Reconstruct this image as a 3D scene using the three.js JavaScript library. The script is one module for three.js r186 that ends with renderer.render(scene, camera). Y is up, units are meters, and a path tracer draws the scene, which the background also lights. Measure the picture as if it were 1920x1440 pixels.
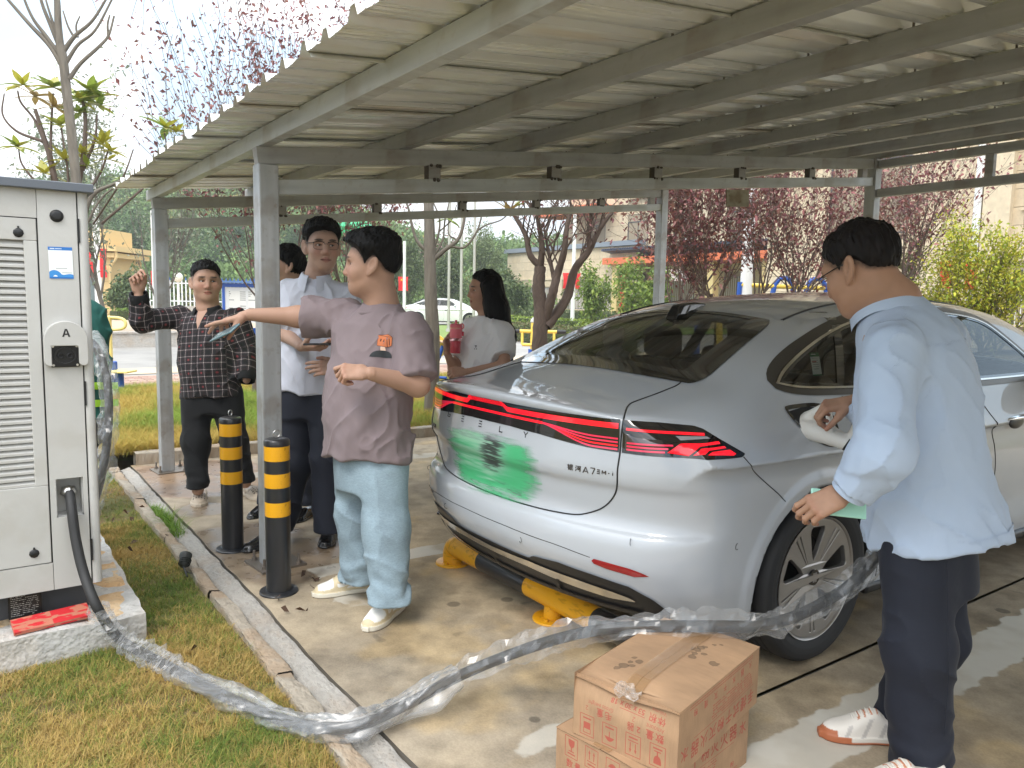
import * as THREE from 'three';
import { mergeGeometries } from 'three/addons/utils/BufferGeometryUtils.js';
import { RoundedBoxGeometry } from 'three/addons/geometries/RoundedBoxGeometry.js';
import { FontLoader } from 'three/addons/loaders/FontLoader.js';
import { TextGeometry } from 'three/addons/geometries/TextGeometry.js';

// ---------- camera, sky, sun, exposure ----------
const scene = new THREE.Scene();
const camera = new THREE.PerspectiveCamera(52.97, 4 / 3, 0.05, 2000);
camera.rotation.order = 'YXZ';
camera.position.set(0, 1.4, 0);
camera.rotation.set(-6.16 * Math.PI / 180, -35.3 * Math.PI / 180, 1.07 * Math.PI / 180);
const renderer = new THREE.WebGLRenderer({ antialias: true });
renderer.setSize(1024, 768);
renderer.toneMapping = THREE.LinearToneMapping;
renderer.toneMappingExposure = 2.1;
renderer.shadowMap.enabled = true;
const sunDir = new THREE.Vector3(-0.75, 1.25, 0.35).normalize();
const sun = new THREE.DirectionalLight(new THREE.Color(1, 0.95, 0.89), 0.9);
sun.position.copy(sunDir).multiplyScalar(60);
sun.target.position.set(3, 0, -5);
sun.castShadow = true; sun.shadow.radius = 40;
sun.shadow.mapSize.set(2048, 2048);
Object.assign(sun.shadow.camera, { left: -30, right: 30, top: 30, bottom: -30, near: 1, far: 140 });
scene.add(sun, sun.target);

scene.fog = new THREE.FogExp2(new THREE.Color(0.86, 0.90, 0.93), 0.0013);

// noise
function hash2(x, y, s) { let h = Math.imul(x, 374761393) + Math.imul(y, 668265263) + Math.imul(s | 0, 1274126177) | 0; h = Math.imul(h ^ (h >>> 13), 1274126177); return ((h ^ (h >>> 16)) >>> 0) / 4294967296; }
function vnoise(x, y, s = 0, px = 0, py = 0) {
  let x0 = Math.floor(x), y0 = Math.floor(y); const fx = x - x0, fy = y - y0, u = fx * fx * (3 - 2 * fx), v = fy * fy * (3 - 2 * fy);
  let x1 = x0 + 1, y1 = y0 + 1;
  if (px) { x0 = ((x0 % px) + px) % px; x1 = ((x1 % px) + px) % px; } if (py) { y0 = ((y0 % py) + py) % py; y1 = ((y1 % py) + py) % py; }
  const a = hash2(x0, y0, s), b = hash2(x1, y0, s), c = hash2(x0, y1, s), d = hash2(x1, y1, s);
  return a + (b - a) * u + (c - a) * v + (a - b - c + d) * u * v;
}
function fbm(x, y, o = 4, s = 0, px = 0, py = 0) { let t = 0, a = 0.5, n = 0; for (let i = 0; i < o; i++) { t += a * vnoise(x, y, s + i * 17, px, py); n += a; a *= 0.5; x *= 2; y *= 2; px *= 2; py *= 2; } return t / n; }
function n3(x, y, z, s = 0) { // smooth 3d value noise in -1..1
  const x0 = Math.floor(x), y0 = Math.floor(y), z0 = Math.floor(z); let fx = x - x0, fy = y - y0, fz = z - z0;
  fx = fx * fx * (3 - 2 * fx); fy = fy * fy * (3 - 2 * fy); fz = fz * fz * (3 - 2 * fz);
  const h = (i, j, k) => hash2(x0 + i + 57 * (z0 + k), y0 + j, s), l = (a, b, t) => a + (b - a) * t;
  return 2 * l(l(l(h(0, 0, 0), h(1, 0, 0), fx), l(h(0, 1, 0), h(1, 1, 0), fx), fy), l(l(h(0, 0, 1), h(1, 0, 1), fx), l(h(0, 1, 1), h(1, 1, 1), fx), fy), fz) - 1;
}
function rng(seed) { let s = seed | 0; return () => { s = (s + 0x6d2b79f5) | 0; let t = Math.imul(s ^ (s >>> 15), 1 | s); t = (t + Math.imul(t ^ (t >>> 7), 61 | t)) ^ t; return ((t ^ (t >>> 14)) >>> 0) / 4294967296; }; }
const clamp = (x, a = 0, b = 1) => Math.min(b, Math.max(a, x)), lerp = (a, b, t) => a + (b - a) * t;
const sstep = (a, b, x) => { const t = clamp((x - a) / (b - a)); return t * t * (3 - 2 * t); };
const V = (x, y, z) => Array.isArray(x) ? new THREE.Vector3(...x) : x.isVector3 ? x.clone() : new THREE.Vector3(x, y, z);
function spline(pts) { // monotone-ish cubic through [x,y] points
  const n = pts.length, m = pts.map((p, i) => i === 0 ? (pts[1][1] - p[1]) / (pts[1][0] - p[0]) : i === n - 1 ? (p[1] - pts[i - 1][1]) / (p[0] - pts[i - 1][0]) : (pts[i + 1][1] - pts[i - 1][1]) / (pts[i + 1][0] - pts[i - 1][0]));
  return (x) => {
    if (x <= pts[0][0]) return pts[0][1]; if (x >= pts[n - 1][0]) return pts[n - 1][1];
    let i = 0; while (x > pts[i + 1][0]) i++;
    const h = pts[i + 1][0] - pts[i][0], t = (x - pts[i][0]) / h, t2 = t * t, t3 = t2 * t;
    return (2 * t3 - 3 * t2 + 1) * pts[i][1] + (t3 - 2 * t2 + t) * h * m[i] + (-2 * t3 + 3 * t2) * pts[i + 1][1] + (t3 - t2) * h * m[i + 1];
  };
}

// sky: bright broken overcast, brighter towards the zenith, blue showing through gaps
{
  const w = 1024, h = 512, d = new Float32Array(w * h * 4);
  for (let j = 0; j < h; j++) for (let i = 0; i < w; i++) {
    const th = ((j + 0.5) / h - 0.5) * Math.PI, ph = ((i + 0.5) / w - 0.5) * 2 * Math.PI, y = Math.sin(th), c = Math.cos(th);
    const X = Math.cos(ph) * c, Z = Math.sin(ph) * c, k = 1 / (Math.max(y, 0) + 0.22);
    const n = fbm(X * k * 1.7 + 7.03, Z * k * 1.7 + 19.27, 5, 3), n2 = fbm(X * k * 4.2 + 3, Z * k * 4.2 + 9, 4, 8);
    const gap = sstep(0.53, 0.40, n) * sstep(0.02, 0.2, y) * 0.85, up = (1 + 2 * Math.max(y, 0)) / 1.0;
    const cl = (0.78 + 0.42 * (n2 - 0.5)) * up * 0.77;
    const o = (j * w + i) * 4, b = 0.43 * up;
    d[o] = lerp(cl * 0.97, b * 0.58, gap); d[o + 1] = lerp(cl * 1.0, b * 0.82, gap); d[o + 2] = lerp(cl * 1.03, b * 1.06, gap); d[o + 3] = 1;
    if (y < 0) { d[o] = 0.30; d[o + 1] = 0.29; d[o + 2] = 0.25; }
  }
  const t = new THREE.DataTexture(d, w, h, THREE.RGBAFormat, THREE.FloatType);
  t.mapping = THREE.EquirectangularReflectionMapping; t.magFilter = THREE.LinearFilter; t.needsUpdate = true;
  scene.background = t; scene.environment = t; scene.backgroundIntensity = 1; scene.environmentIntensity = 1;
}

// ---------- helpers ----------
const used = new Map();
function numbered(name) { const n = used.get(name) ?? 0; used.set(name, n + 1); return n ? `${name}_${String(n).padStart(3, '0')}` : name; }
function mark(o) { o.traverse((m) => { if (m.isMesh) { m.castShadow = true; m.receiveShadow = true; } }); return o; }
function tag(o, label, category, group, kind) { if (label) o.userData.label = label; if (category) o.userData.category = category; if (group) o.userData.group = group; if (kind) o.userData.kind = kind; return o; }
function thing(name, label, category, pos = [0, 0, 0], turn = 0, group) { const g = new THREE.Group(); g.name = numbered(name); g.position.set(...pos); g.rotation.y = turn; scene.add(g); return tag(g, label, category, group); }
function part(parent, name, geo, mat, label, kind) { const m = new THREE.Mesh(Array.isArray(geo) ? merge(geo) : geo, mat); m.name = name; m.castShadow = m.receiveShadow = true; parent.add(m); if (label) m.userData.label = label; if (kind) m.userData.kind = kind; return m; }
function solo(name, geo, mat, label, category, group) { const m = part(scene, numbered(name), geo, mat); return tag(m, label, category, group); }
function struct(name, geo, mat) { const m = part(scene, numbered(name), geo, mat); m.userData.kind = 'structure'; return m; }
function copyOf(root, pos, turn, label, group) { const r = root.clone(); r.name = numbered(root.name.replace(/_\d{3}$/, '')); r.userData = { ...root.userData }; scene.add(r); r.position.set(...pos); r.rotation.y = turn; if (label) r.userData.label = label; if (group) r.userData.group = group; return r; }
function merge(list) {
  list = list.flat(Infinity).map((g) => g.index ? g.toNonIndexed() : g);
  const keys = new Set(list.flatMap((g) => Object.keys(g.attributes))), col = keys.has('color');
  for (const g of list) {
    const n = g.attributes.position.count;
    if (!g.attributes.normal) g.computeVertexNormals();
    if (!g.attributes.uv) g.setAttribute('uv', new THREE.BufferAttribute(new Float32Array(n * 2), 2));
    if (col && !g.attributes.color) g.setAttribute('color', new THREE.BufferAttribute(new Float32Array(n * 3).fill(1), 3));
    for (const k of Object.keys(g.attributes)) if (!['position', 'normal', 'uv', 'color'].includes(k)) g.deleteAttribute(k);
  }
  return mergeGeometries(list, false);
}
function tint(g, r, gg, b) { const n = g.attributes.position.count, a = new Float32Array(n * 3); for (let i = 0; i < n; i++) { a[3 * i] = r; a[3 * i + 1] = gg; a[3 * i + 2] = b; } g.setAttribute('color', new THREE.BufferAttribute(a, 3)); return g; }
// box with uv in metres; c = centre
function box(w, h, d, x = 0, y = 0, z = 0, ry = 0, r = 0) {
  const g = r ? new RoundedBoxGeometry(w, h, d, 2, Math.min(r, w / 2.01, h / 2.01, d / 2.01)) : new THREE.BoxGeometry(w, h, d);
  metreUV(g); if (ry) g.rotateY(ry); g.translate(x, y, z); return g;
}
function metreUV(g, s = 1) {
  const p = g.attributes.position, n = g.attributes.normal, uv = new Float32Array(p.count * 2);
  for (let i = 0; i < p.count; i++) {
    const ax = Math.abs(n.getX(i)), ay = Math.abs(n.getY(i)), az = Math.abs(n.getZ(i)), x = p.getX(i), y = p.getY(i), z = p.getZ(i);
    const [u, v] = ax >= ay && ax >= az ? [z, y] : ay >= az ? [x, z] : [x, y]; uv[2 * i] = u * s; uv[2 * i + 1] = v * s;
  }
  g.setAttribute('uv', new THREE.BufferAttribute(uv, 2)); return g;
}
function cyl(r0, r1, h, x = 0, y = 0, z = 0, seg = 20, open = false) { const g = new THREE.CylinderGeometry(r1, r0, h, seg, 1, open); g.translate(x, y + h / 2, z); return g; }
// tapered round bar between two points
function bar(a, b, r0, r1 = r0, seg = 8) {
  a = V(a); b = V(b); const d = b.clone().sub(a), l = d.length(), g = new THREE.CylinderGeometry(r1, r0, l, seg, 1);
  g.applyQuaternion(new THREE.Quaternion().setFromUnitVectors(V(0, 1, 0), d.normalize())); g.translate((a.x + b.x) / 2, (a.y + b.y) / 2, (a.z + b.z) / 2); return g;
}
// rectangular beam between two points, w across, h tall
function beam(a, b, w, h, r = 0.004) {
  a = V(a); b = V(b); const d = b.clone().sub(a), l = d.length(); d.normalize();
  const g = metreUV(r ? new RoundedBoxGeometry(w, h, l, 1, r) : new THREE.BoxGeometry(w, h, l));
  const up = Math.abs(d.y) > 0.9 ? V(1, 0, 0) : V(0, 1, 0), x = up.clone().cross(d).normalize(), y = d.clone().cross(x);
  g.applyMatrix4(new THREE.Matrix4().makeBasis(x, y, d).setPosition((a.x + b.x) / 2, (a.y + b.y) / 2, (a.z + b.z) / 2)); return g;
}
function tube(pts, r, seg = 60, rs = 10, closed = false) { return new THREE.TubeGeometry(new THREE.CatmullRomCurve3(pts.map((p) => V(p)), closed, 'centripetal'), seg, r, rs, closed); }
// sweep with varying radius
function sweep(pts, radii, rs = 7) {
  const P = pts.map((p) => V(p)), n = P.length, pos = [], nor = [], uv = [], idx = []; let N = null, len = 0;
  for (let i = 0; i < n; i++) {
    const T = P[Math.min(i + 1, n - 1)].clone().sub(P[Math.max(i - 1, 0)]).normalize();
    if (!N) { N = Math.abs(T.y) < 0.9 ? V(0, 1, 0) : V(1, 0, 0); } N.addScaledVector(T, -N.dot(T)).normalize();
    const B = T.clone().cross(N); if (i) len += P[i].distanceTo(P[i - 1]);
    for (let k = 0; k <= rs; k++) { const a = k / rs * Math.PI * 2, c = Math.cos(a), s = Math.sin(a), r = radii[i]; const nx = N.x * c + B.x * s, ny = N.y * c + B.y * s, nz = N.z * c + B.z * s; pos.push(P[i].x + nx * r, P[i].y + ny * r, P[i].z + nz * r); nor.push(nx, ny, nz); uv.push(k / rs * r * 26, len * 0.3); }
  }
  for (let i = 0; i < n - 1; i++) for (let k = 0; k < rs; k++) { const a = i * (rs + 1) + k, b = a + rs + 1; idx.push(a, a + 1, b, a + 1, b + 1, b); }
  return buf(pos, idx, nor, uv);
}
function buf(pos, idx, nor, uv, col) {
  const g = new THREE.BufferGeometry(); g.setAttribute('position', new THREE.BufferAttribute(Float32Array.from(pos), 3));
  if (idx) g.setIndex(new THREE.BufferAttribute(Uint32Array.from(idx), 1));
  if (uv) g.setAttribute('uv', new THREE.BufferAttribute(Float32Array.from(uv), 2));
  if (col) g.setAttribute('color', new THREE.BufferAttribute(Float32Array.from(col), 3));
  if (nor) g.setAttribute('normal', new THREE.BufferAttribute(Float32Array.from(nor), 3)); else g.computeVertexNormals();
  return g;
}
// regular sheet: fn(u,v) -> [x,y,z,(r,g,b)]
function sheet(nu, nv, fn, uvs) {
  const pos = [], uv = [], idx = [], col = [];
  for (let j = 0; j <= nv; j++) for (let i = 0; i <= nu; i++) { const p = fn(i / nu, j / nv); pos.push(p[0], p[1], p[2]); if (p.length > 3) col.push(p[3], p[4], p[5]); const q = uvs ? uvs(i / nu, j / nv, p) : [i / nu, j / nv]; uv.push(q[0], q[1]); }
  for (let j = 0; j < nv; j++) for (let i = 0; i < nu; i++) { const a = j * (nu + 1) + i, b = a + nu + 1; idx.push(a, a + 1, b, a + 1, b + 1, b); }
  return buf(pos, idx, null, uv, col.length ? col : null);
}
function lathe(prof, seg = 28) { return new THREE.LatheGeometry(prof.map((p) => new THREE.Vector2(p[0], p[1])), seg); }
function at(g, pos, rx = 0, ry = 0, rz = 0, s = 1) { g.applyMatrix4(new THREE.Matrix4().compose(V(pos), new THREE.Quaternion().setFromEuler(new THREE.Euler(rx, ry, rz, 'YXZ')), Array.isArray(s) ? V(s) : V(s, s, s))); return g; }
function prism(poly, depth, bevel = 0) { const s = new THREE.Shape(poly.map((p) => new THREE.Vector2(p[0], p[1]))); return new THREE.ExtrudeGeometry(s, { depth, bevelEnabled: bevel > 0, bevelSize: bevel, bevelThickness: bevel, bevelOffset: -bevel, bevelSegments: 2 }); }
// textures
function dataTex(w, h, fn, srgb = false, rep = [1, 1]) {
  const d = new Uint8Array(w * h * 4);
  for (let j = 0; j < h; j++) for (let i = 0; i < w; i++) { const c = fn((i + 0.5) / w, (j + 0.5) / h, i, j), o = (j * w + i) * 4; if (typeof c === 'number') { d[o] = d[o + 1] = d[o + 2] = clamp(c) * 255; } else { d[o] = clamp(c[0]) * 255; d[o + 1] = clamp(c[1]) * 255; d[o + 2] = clamp(c[2]) * 255; } d[o + 3] = 255; }
  return wrapTex(new THREE.DataTexture(d, w, h), srgb, rep);
}
function wrapTex(t, srgb, rep) { t.wrapS = t.wrapT = THREE.RepeatWrapping; t.repeat.set(...rep); t.magFilter = t.minFilter = THREE.LinearFilter; if (srgb) t.colorSpace = THREE.SRGBColorSpace; t.needsUpdate = true; return t; }
function canvasTex(w, h, draw, srgb = true, rep = [1, 1]) { const c = document.createElement('canvas'); c.width = w; c.height = h; draw(c.getContext('2d'), w, h); return wrapTex(new THREE.CanvasTexture(c), srgb, rep); }
const lin = (r, g, b) => new THREE.Color().setRGB(r, g, b);
function std(color, rough = 0.6, metal = 0, extra = {}) { const o = { roughness: rough, metalness: metal, ...extra }; const m = new THREE.MeshPhysicalMaterial(o); if (Array.isArray(color)) m.color.setRGB(...color); else m.color.set(color); m.side = THREE.DoubleSide; return m; }
// implicit surface mesher (surface nets with block skipping)
function nets(f, lo, hi, h, opt = {}) {
  const B = 6, n = [0, 1, 2].map((k) => Math.ceil((hi[k] - lo[k]) / h / B) * B + 1), [nx, ny, nz] = n, F = new Float32Array(nx * ny * nz).fill(NaN), sxy = nx * ny, lip = opt.lip ?? 1.4;
  const rad = h * B * 0.5 * Math.sqrt(3) * lip + (opt.pad ?? 0), live = [];
  for (let bz = 0; bz < nz - 1; bz += B) for (let by = 0; by < ny - 1; by += B) for (let bx = 0; bx < nx - 1; bx += B) {
    if (Math.abs(f(lo[0] + (bx + B / 2) * h, lo[1] + (by + B / 2) * h, lo[2] + (bz + B / 2) * h)) > rad) continue;
    live.push([bx, by, bz]);
    for (let k = bz; k <= bz + B; k++) for (let j = by; j <= by + B; j++) { let o = k * sxy + j * nx + bx; for (let i = bx; i <= bx + B; i++, o++) if (F[o] !== F[o]) F[o] = f(lo[0] + i * h, lo[1] + j * h, lo[2] + k * h); }
  }
  const vid = new Int32Array(nx * ny * nz).fill(-1), pos = [], off = [0, 1, nx, nx + 1, sxy, sxy + 1, sxy + nx, sxy + nx + 1];
  const ed = [[0, 1], [2, 3], [4, 5], [6, 7], [0, 2], [1, 3], [4, 6], [5, 7], [0, 4], [1, 5], [2, 6], [3, 7]];
  for (const [bx, by, bz] of live) for (let k = bz; k < bz + B; k++) for (let j = by; j < by + B; j++) for (let i = bx; i < bx + B; i++) {
    const o = k * sxy + j * nx + i; let c = 0, x = 0, y = 0, z = 0, m = 0;
    for (let q = 0; q < 8; q++) if (F[o + off[q]] < 0) m |= 1 << q;
    if (m === 0 || m === 255) continue;
    for (const [a, b] of ed) { if (((m >> a) & 1) === ((m >> b) & 1)) continue; const fa = F[o + off[a]], fb = F[o + off[b]], t = fa / (fa - fb); x += (a & 1) + t * ((b & 1) - (a & 1)); y += ((a >> 1) & 1) + t * (((b >> 1) & 1) - ((a >> 1) & 1)); z += (a >> 2) + t * ((b >> 2) - (a >> 2)); c++; }
    vid[o] = pos.length / 3; pos.push(lo[0] + (i + x / c) * h, lo[1] + (j + y / c) * h, lo[2] + (k + z / c) * h);
  }
  const idx = [], quad = (a, b, c, d, fl) => { if (a < 0 || b < 0 || c < 0 || d < 0) return; if (fl) idx.push(a, b, c, a, c, d); else idx.push(a, c, b, a, d, c); };
  for (const [bx, by, bz] of live) for (let k = bz; k < bz + B; k++) for (let j = by; j < by + B; j++) for (let i = bx; i < bx + B; i++) {
    const o = k * sxy + j * nx + i, s = F[o] < 0;
    if (j > 0 && k > 0 && (F[o + 1] < 0) !== s) quad(vid[o - nx - sxy], vid[o - sxy], vid[o], vid[o - nx], s);
    if (i > 0 && k > 0 && (F[o + nx] < 0) !== s) quad(vid[o - 1 - sxy], vid[o - 1], vid[o], vid[o - sxy], s);
    if (i > 0 && j > 0 && (F[o + sxy] < 0) !== s) quad(vid[o - 1 - nx], vid[o - nx], vid[o], vid[o - 1], s);
  }
  const nv = pos.length / 3, nor = new Float32Array(nv * 3), e = opt.eps ?? h * 0.5, col = opt.color ? new Float32Array(nv * 3) : null, uv = opt.uv ? new Float32Array(nv * 2) : null;
  for (let v = 0; v < nv; v++) {
    let x = pos[3 * v], y = pos[3 * v + 1], z = pos[3 * v + 2], gx, gy, gz, l;
    for (let it = 0; it < 2; it++) {
      gx = f(x + e, y, z) - f(x - e, y, z); gy = f(x, y + e, z) - f(x, y - e, z); gz = f(x, y, z + e) - f(x, y, z - e); l = Math.hypot(gx, gy, gz) || 1;
      if (it === 0) { const st = f(x, y, z) * 2 * e / (l * l), mv = Math.abs(st) * l; if (mv < h * 0.8) { x -= gx * st; y -= gy * st; z -= gz * st; } }
    }
    pos[3 * v] = x; pos[3 * v + 1] = y; pos[3 * v + 2] = z; nor[3 * v] = gx / l; nor[3 * v + 1] = gy / l; nor[3 * v + 2] = gz / l;
    if (col) { const c = opt.color(x, y, z, gx / l, gy / l, gz / l); col[3 * v] = c[0]; col[3 * v + 1] = c[1]; col[3 * v + 2] = c[2]; }
    if (uv) { const q = opt.uv(x, y, z, gx / l, gy / l, gz / l); uv[2 * v] = q[0]; uv[2 * v + 1] = q[1]; }
  }
  return buf(pos, idx, nor, uv, col);
}
const smin = (a, b, k) => { const h = Math.max(k - Math.abs(a - b), 0) / k; return Math.min(a, b) - h * h * k * 0.25; };
const smax = (a, b, k) => -smin(-a, -b, k);
// tapered capsule distance factory
function cap(a, b, ra, rb) { const [ax, ay, az] = a, dx = b[0] - ax, dy = b[1] - ay, dz = b[2] - az, l2 = dx * dx + dy * dy + dz * dz || 1e-9; return (x, y, z) => { const px = x - ax, py = y - ay, pz = z - az, t = clamp((px * dx + py * dy + pz * dz) / l2), ex = px - dx * t, ey = py - dy * t, ez = pz - dz * t; return Math.sqrt(ex * ex + ey * ey + ez * ez) - (ra + (rb - ra) * t); }; }
// ellipsoid with orthonormal axes rows
function ell(c, r, R) { return (x, y, z) => { let px = x - c[0], py = y - c[1], pz = z - c[2]; if (R) { const a = px * R[0][0] + py * R[0][1] + pz * R[0][2], b = px * R[1][0] + py * R[1][1] + pz * R[1][2], d = px * R[2][0] + py * R[2][1] + pz * R[2][2]; px = a; py = b; pz = d; } const k0 = Math.hypot(px / r[0], py / r[1], pz / r[2]), k1 = Math.hypot(px / (r[0] * r[0]), py / (r[1] * r[1]), pz / (r[2] * r[2])); return k1 < 1e-6 ? -Math.min(...r) : k0 * (k0 - 1) / k1; }; }

// ================= SETTING =================
const R1 = rng(11);
// --- concrete slab: stained, worn paint lines ---
const SLAB = { x0: 1.04, x1: 9.04, z0: -6.86, z1: 3.4 };
const slabW = SLAB.x1 - SLAB.x0, slabD = SLAB.z1 - SLAB.z0;
function slabColour(x, z) {
  const a = fbm(x * 0.9 + 5, z * 0.9, 4, 21), b = fbm(x * 3.1, z * 3.1, 4, 33), c = fbm(x * 14, z * 14, 3, 41), g = hash2(Math.floor(x * 300), Math.floor(z * 300), 5);
  let r = 0.42, gg = 0.343, bb = 0.242; // dry grey-buff concrete
  const br = sstep(0.42, 0.66, a) * 0.8; r = lerp(r, 0.49, br); gg = lerp(gg, 0.385, br); bb = lerp(bb, 0.245, br); // silt film
  const gr = sstep(0.5, 0.72, fbm(x * 1.3 + 40, z * 1.3 + 7, 4, 77)) * 0.55; r = lerp(r, 0.36, gr); gg = lerp(gg, 0.308, gr); bb = lerp(bb, 0.24, gr); // rubbed grey
  const dk = sstep(0.60, 0.76, fbm(x * 2.2 + 9, z * 2.2 + 3, 5, 91)) * 0.4; r *= 1 - dk * 0.4; gg *= 1 - dk * 0.43; bb *= 1 - dk * 0.47;
  const ow = sstep(0.60, 0.72, fbm(x * 1.9 + 19, z * 2.6 + 1, 5, 133)); r += ow * 0.07; gg += ow * 0.03; bb -= ow * 0.02;
  const v = 0.88 + 0.30 * (b - 0.5) + 0.52 * (c - 0.5) + 0.20 * (g - 0.5); { const q = sstep(0.58, 0.78, fbm(x * 6.5 + 31, z * 6.5, 5, 17)) * 0.20; r *= 1 - q; gg *= 1 - q * 1.04; bb *= 1 - q * 1.1; } r *= v; gg *= v; bb *= v;
  const sp = fbm(x * 9 + 3, z * 9, 2, 7); if (sp > 0.86) { const k = sstep(0.86, 0.92, sp) * 0.3; r *= 1 - k; gg *= 1 - k; bb *= 1 - k; }
  // dark round spots of old gum and oil
  for (const [sx, sz, sr] of [[1.78, -2.95, 0.035], [2.02, -2.86, 0.03], [1.62, -2.33, 0.02], [3.3, -1.55, 0.035], [3.9, -1.5, 0.03], [1.5, -1.95, 0.02]]) { const dd = Math.hypot(x - sx, (z - sz)) + (b - 0.5) * 0.02; if (dd < sr) { const k = sstep(sr, sr * 0.7, dd) * 0.5; r *= 1 - k; gg *= 1 - k; bb *= 1 - k; } }
  // damp patches by the post feet and bollards
  let wet = 0; for (const [wx, wz, wr] of [[1.3, -3.9, 0.34], [1.25, -4.4, 0.36], [1.35, -6.3, 0.55], [1.45, -5.85, 0.4], [1.2, -5.2, 0.2], [1.5, -4.05, 0.28]]) wet = Math.max(wet, sstep(1, 0.62, Math.hypot(x - wx, z - wz) / wr + (a - 0.5) * 1.5 + (b - 0.5) * 0.8));
  r = lerp(r, r * 0.66, wet); gg = lerp(gg, gg * 0.60, wet); bb = lerp(bb, bb * 0.57, wet);
  if (wet > 0.4 && z < -5.5) { r *= 1.12; bb *= 0.97; }
  // worn white lines
  const e = (fbm(x * 11, z * 11, 4, 51) - 0.5) * 0.13, worn = sstep(0.62, 0.42, fbm(x * 5 + 2, z * 5, 5, 61));
  let p = 0; const line = (zc, hw, xa) => { const d = Math.min(hw - Math.abs(z - zc), x - xa) + e * 0.55; return sstep(0, 0.012, d); };
  p = Math.max(line(-1.34, 0.115, 1.35) * (0.75 + 0.25 * worn), line(-3.68, 0.085, 1.38) * (0.3 + 0.45 * worn), line(-6.02, 0.1, 1.38) * 0.5 * worn);
  p = Math.max(p, sstep(0, 0.02, 0.12 - Math.hypot((x - 1.50) * 0.8, (z + 1.84) * 1.7) + e) * 0.6, sstep(0, 0.02, 0.2 - Math.hypot((x - 1.55) * 1.0, (z + 3.36) * 0.75) + e) * 0.65 * worn);
  r = lerp(r, 0.60, p); gg = lerp(gg, 0.575, p); bb = lerp(bb, 0.51, p);
  return [r, gg, bb, wet, p, c];
}
const toS = (v) => v <= 0.0031308 ? v * 12.92 : 1.055 * Math.pow(v, 1 / 2.4) - 0.055;
{
  const W = 2048, H = 2048, col = new Uint8Array(W * H * 4), rw = 1024, rgh = new Uint8Array(rw * rw * 4), bmp = new Uint8Array(rw * rw * 4);
  for (let j = 0; j < H; j++) for (let i = 0; i < W; i++) { // finer towards the low-x, camera-side corner is not needed: uniform
    const x = SLAB.x0 + (i + 0.5) / W * slabW, z = SLAB.z0 + (j + 0.5) / H * slabD, c = slabColour(x, z), o = (j * W + i) * 4;
    col[o] = clamp(toS(c[0])) * 255; col[o + 1] = clamp(toS(c[1])) * 255; col[o + 2] = clamp(toS(c[2])) * 255; col[o + 3] = 255;
    if (!(i & 1) && !(j & 1)) { const q = ((j >> 1) * rw + (i >> 1)) * 4, rr = lerp(0.82 - c[4] * 0.1, 0.16 + 0.3 * c[5], sstep(0.3, 0.9, c[3])); rgh[q] = rgh[q + 1] = rgh[q + 2] = rr * 255; rgh[q + 3] = 255; const h = 0.5 + (c[5] - 0.5) * 0.8 * (1 - c[3]) + c[4] * 0.1; bmp[q] = bmp[q + 1] = bmp[q + 2] = clamp(h) * 255; bmp[q + 3] = 255; }
  }
  const mat = std([1, 1, 1], 1, 0, { map: wrapTex(new THREE.DataTexture(col, W, H), true, [1, 1]), roughnessMap: wrapTex(new THREE.DataTexture(rgh, rw, rw), false, [1, 1]), bumpMap: wrapTex(new THREE.DataTexture(bmp, rw, rw), false, [1, 1]), bumpScale: 0.004 });
  // slab in two pours with an open joint along x at z = -1.63
  const slabPiece = (za, zb) => { const g = sheet(60, 40, (u, v) => { const x = lerp(SLAB.x0, SLAB.x1, u), z = lerp(za, zb, v); return [u === 0 ? x + 0.006 + (fbm(z * 6, 2, 4, 15) - 0.5) * 0.022 : x, (fbm(x * 0.8, z * 0.8, 2, 3) - 0.5) * 0.006, z]; }, (u, v) => [u, (lerp(za, zb, v) - SLAB.z0) / slabD]); return g; };
  const flip = (g) => { const a = g.index.array; for (let i = 0; i < a.length; i += 3) { const t = a[i + 1]; a[i + 1] = a[i + 2]; a[i + 2] = t; } g.computeVertexNormals(); return g; };
  struct('concrete_slab', merge([flip(slabPiece(SLAB.z0, -1.645)), flip(slabPiece(-1.628, SLAB.z1))]), mat);
  const side = std([0.26, 0.23, 0.19], 0.9);
  struct('slab_edge', merge([box(0.02, 0.1, slabD, SLAB.x0 + 0.026, -0.0565, (SLAB.z0 + SLAB.z1) / 2), box(slabW, 0.02, 0.05, SLAB.x0 + slabW / 2, -0.035, -1.636)]), side);
}
// rough concrete for kerbs, gutter, plinth
function roughConcrete(base, seed, brown = 0.5) {
  const map = dataTex(512, 512, (u, v) => { const a = fbm(u * 5, v * 5, 5, seed, 5, 5), b = fbm(u * 24, v * 24, 4, seed + 3, 24, 24), k = sstep(0.42, 0.68, a) * brown; let t = 0.78 + 0.5 * (b - 0.5) + 0.22; const pit = b > 0.66 ? 0.8 : 1; t *= pit; return [toS(lerp(base[0], base[0] * 0.86 + 0.03, k) * t), toS(lerp(base[1], base[1] * 0.72, k) * t), toS(lerp(base[2], base[2] * 0.52, k) * t)]; }, true);
  const bump = dataTex(512, 512, (u, v) => fbm(u * 18, v * 18, 5, seed + 9, 18, 18) * 0.7 + fbm(u * 70, v * 70, 2, seed, 70, 70) * 0.3);
  map.repeat.set(1.1, 1.1); bump.repeat.set(1.1, 1.1);
  return std([1, 1, 1], 0.92, 0, { map, bumpMap: bump, bumpScale: 0.014 });
}
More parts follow.
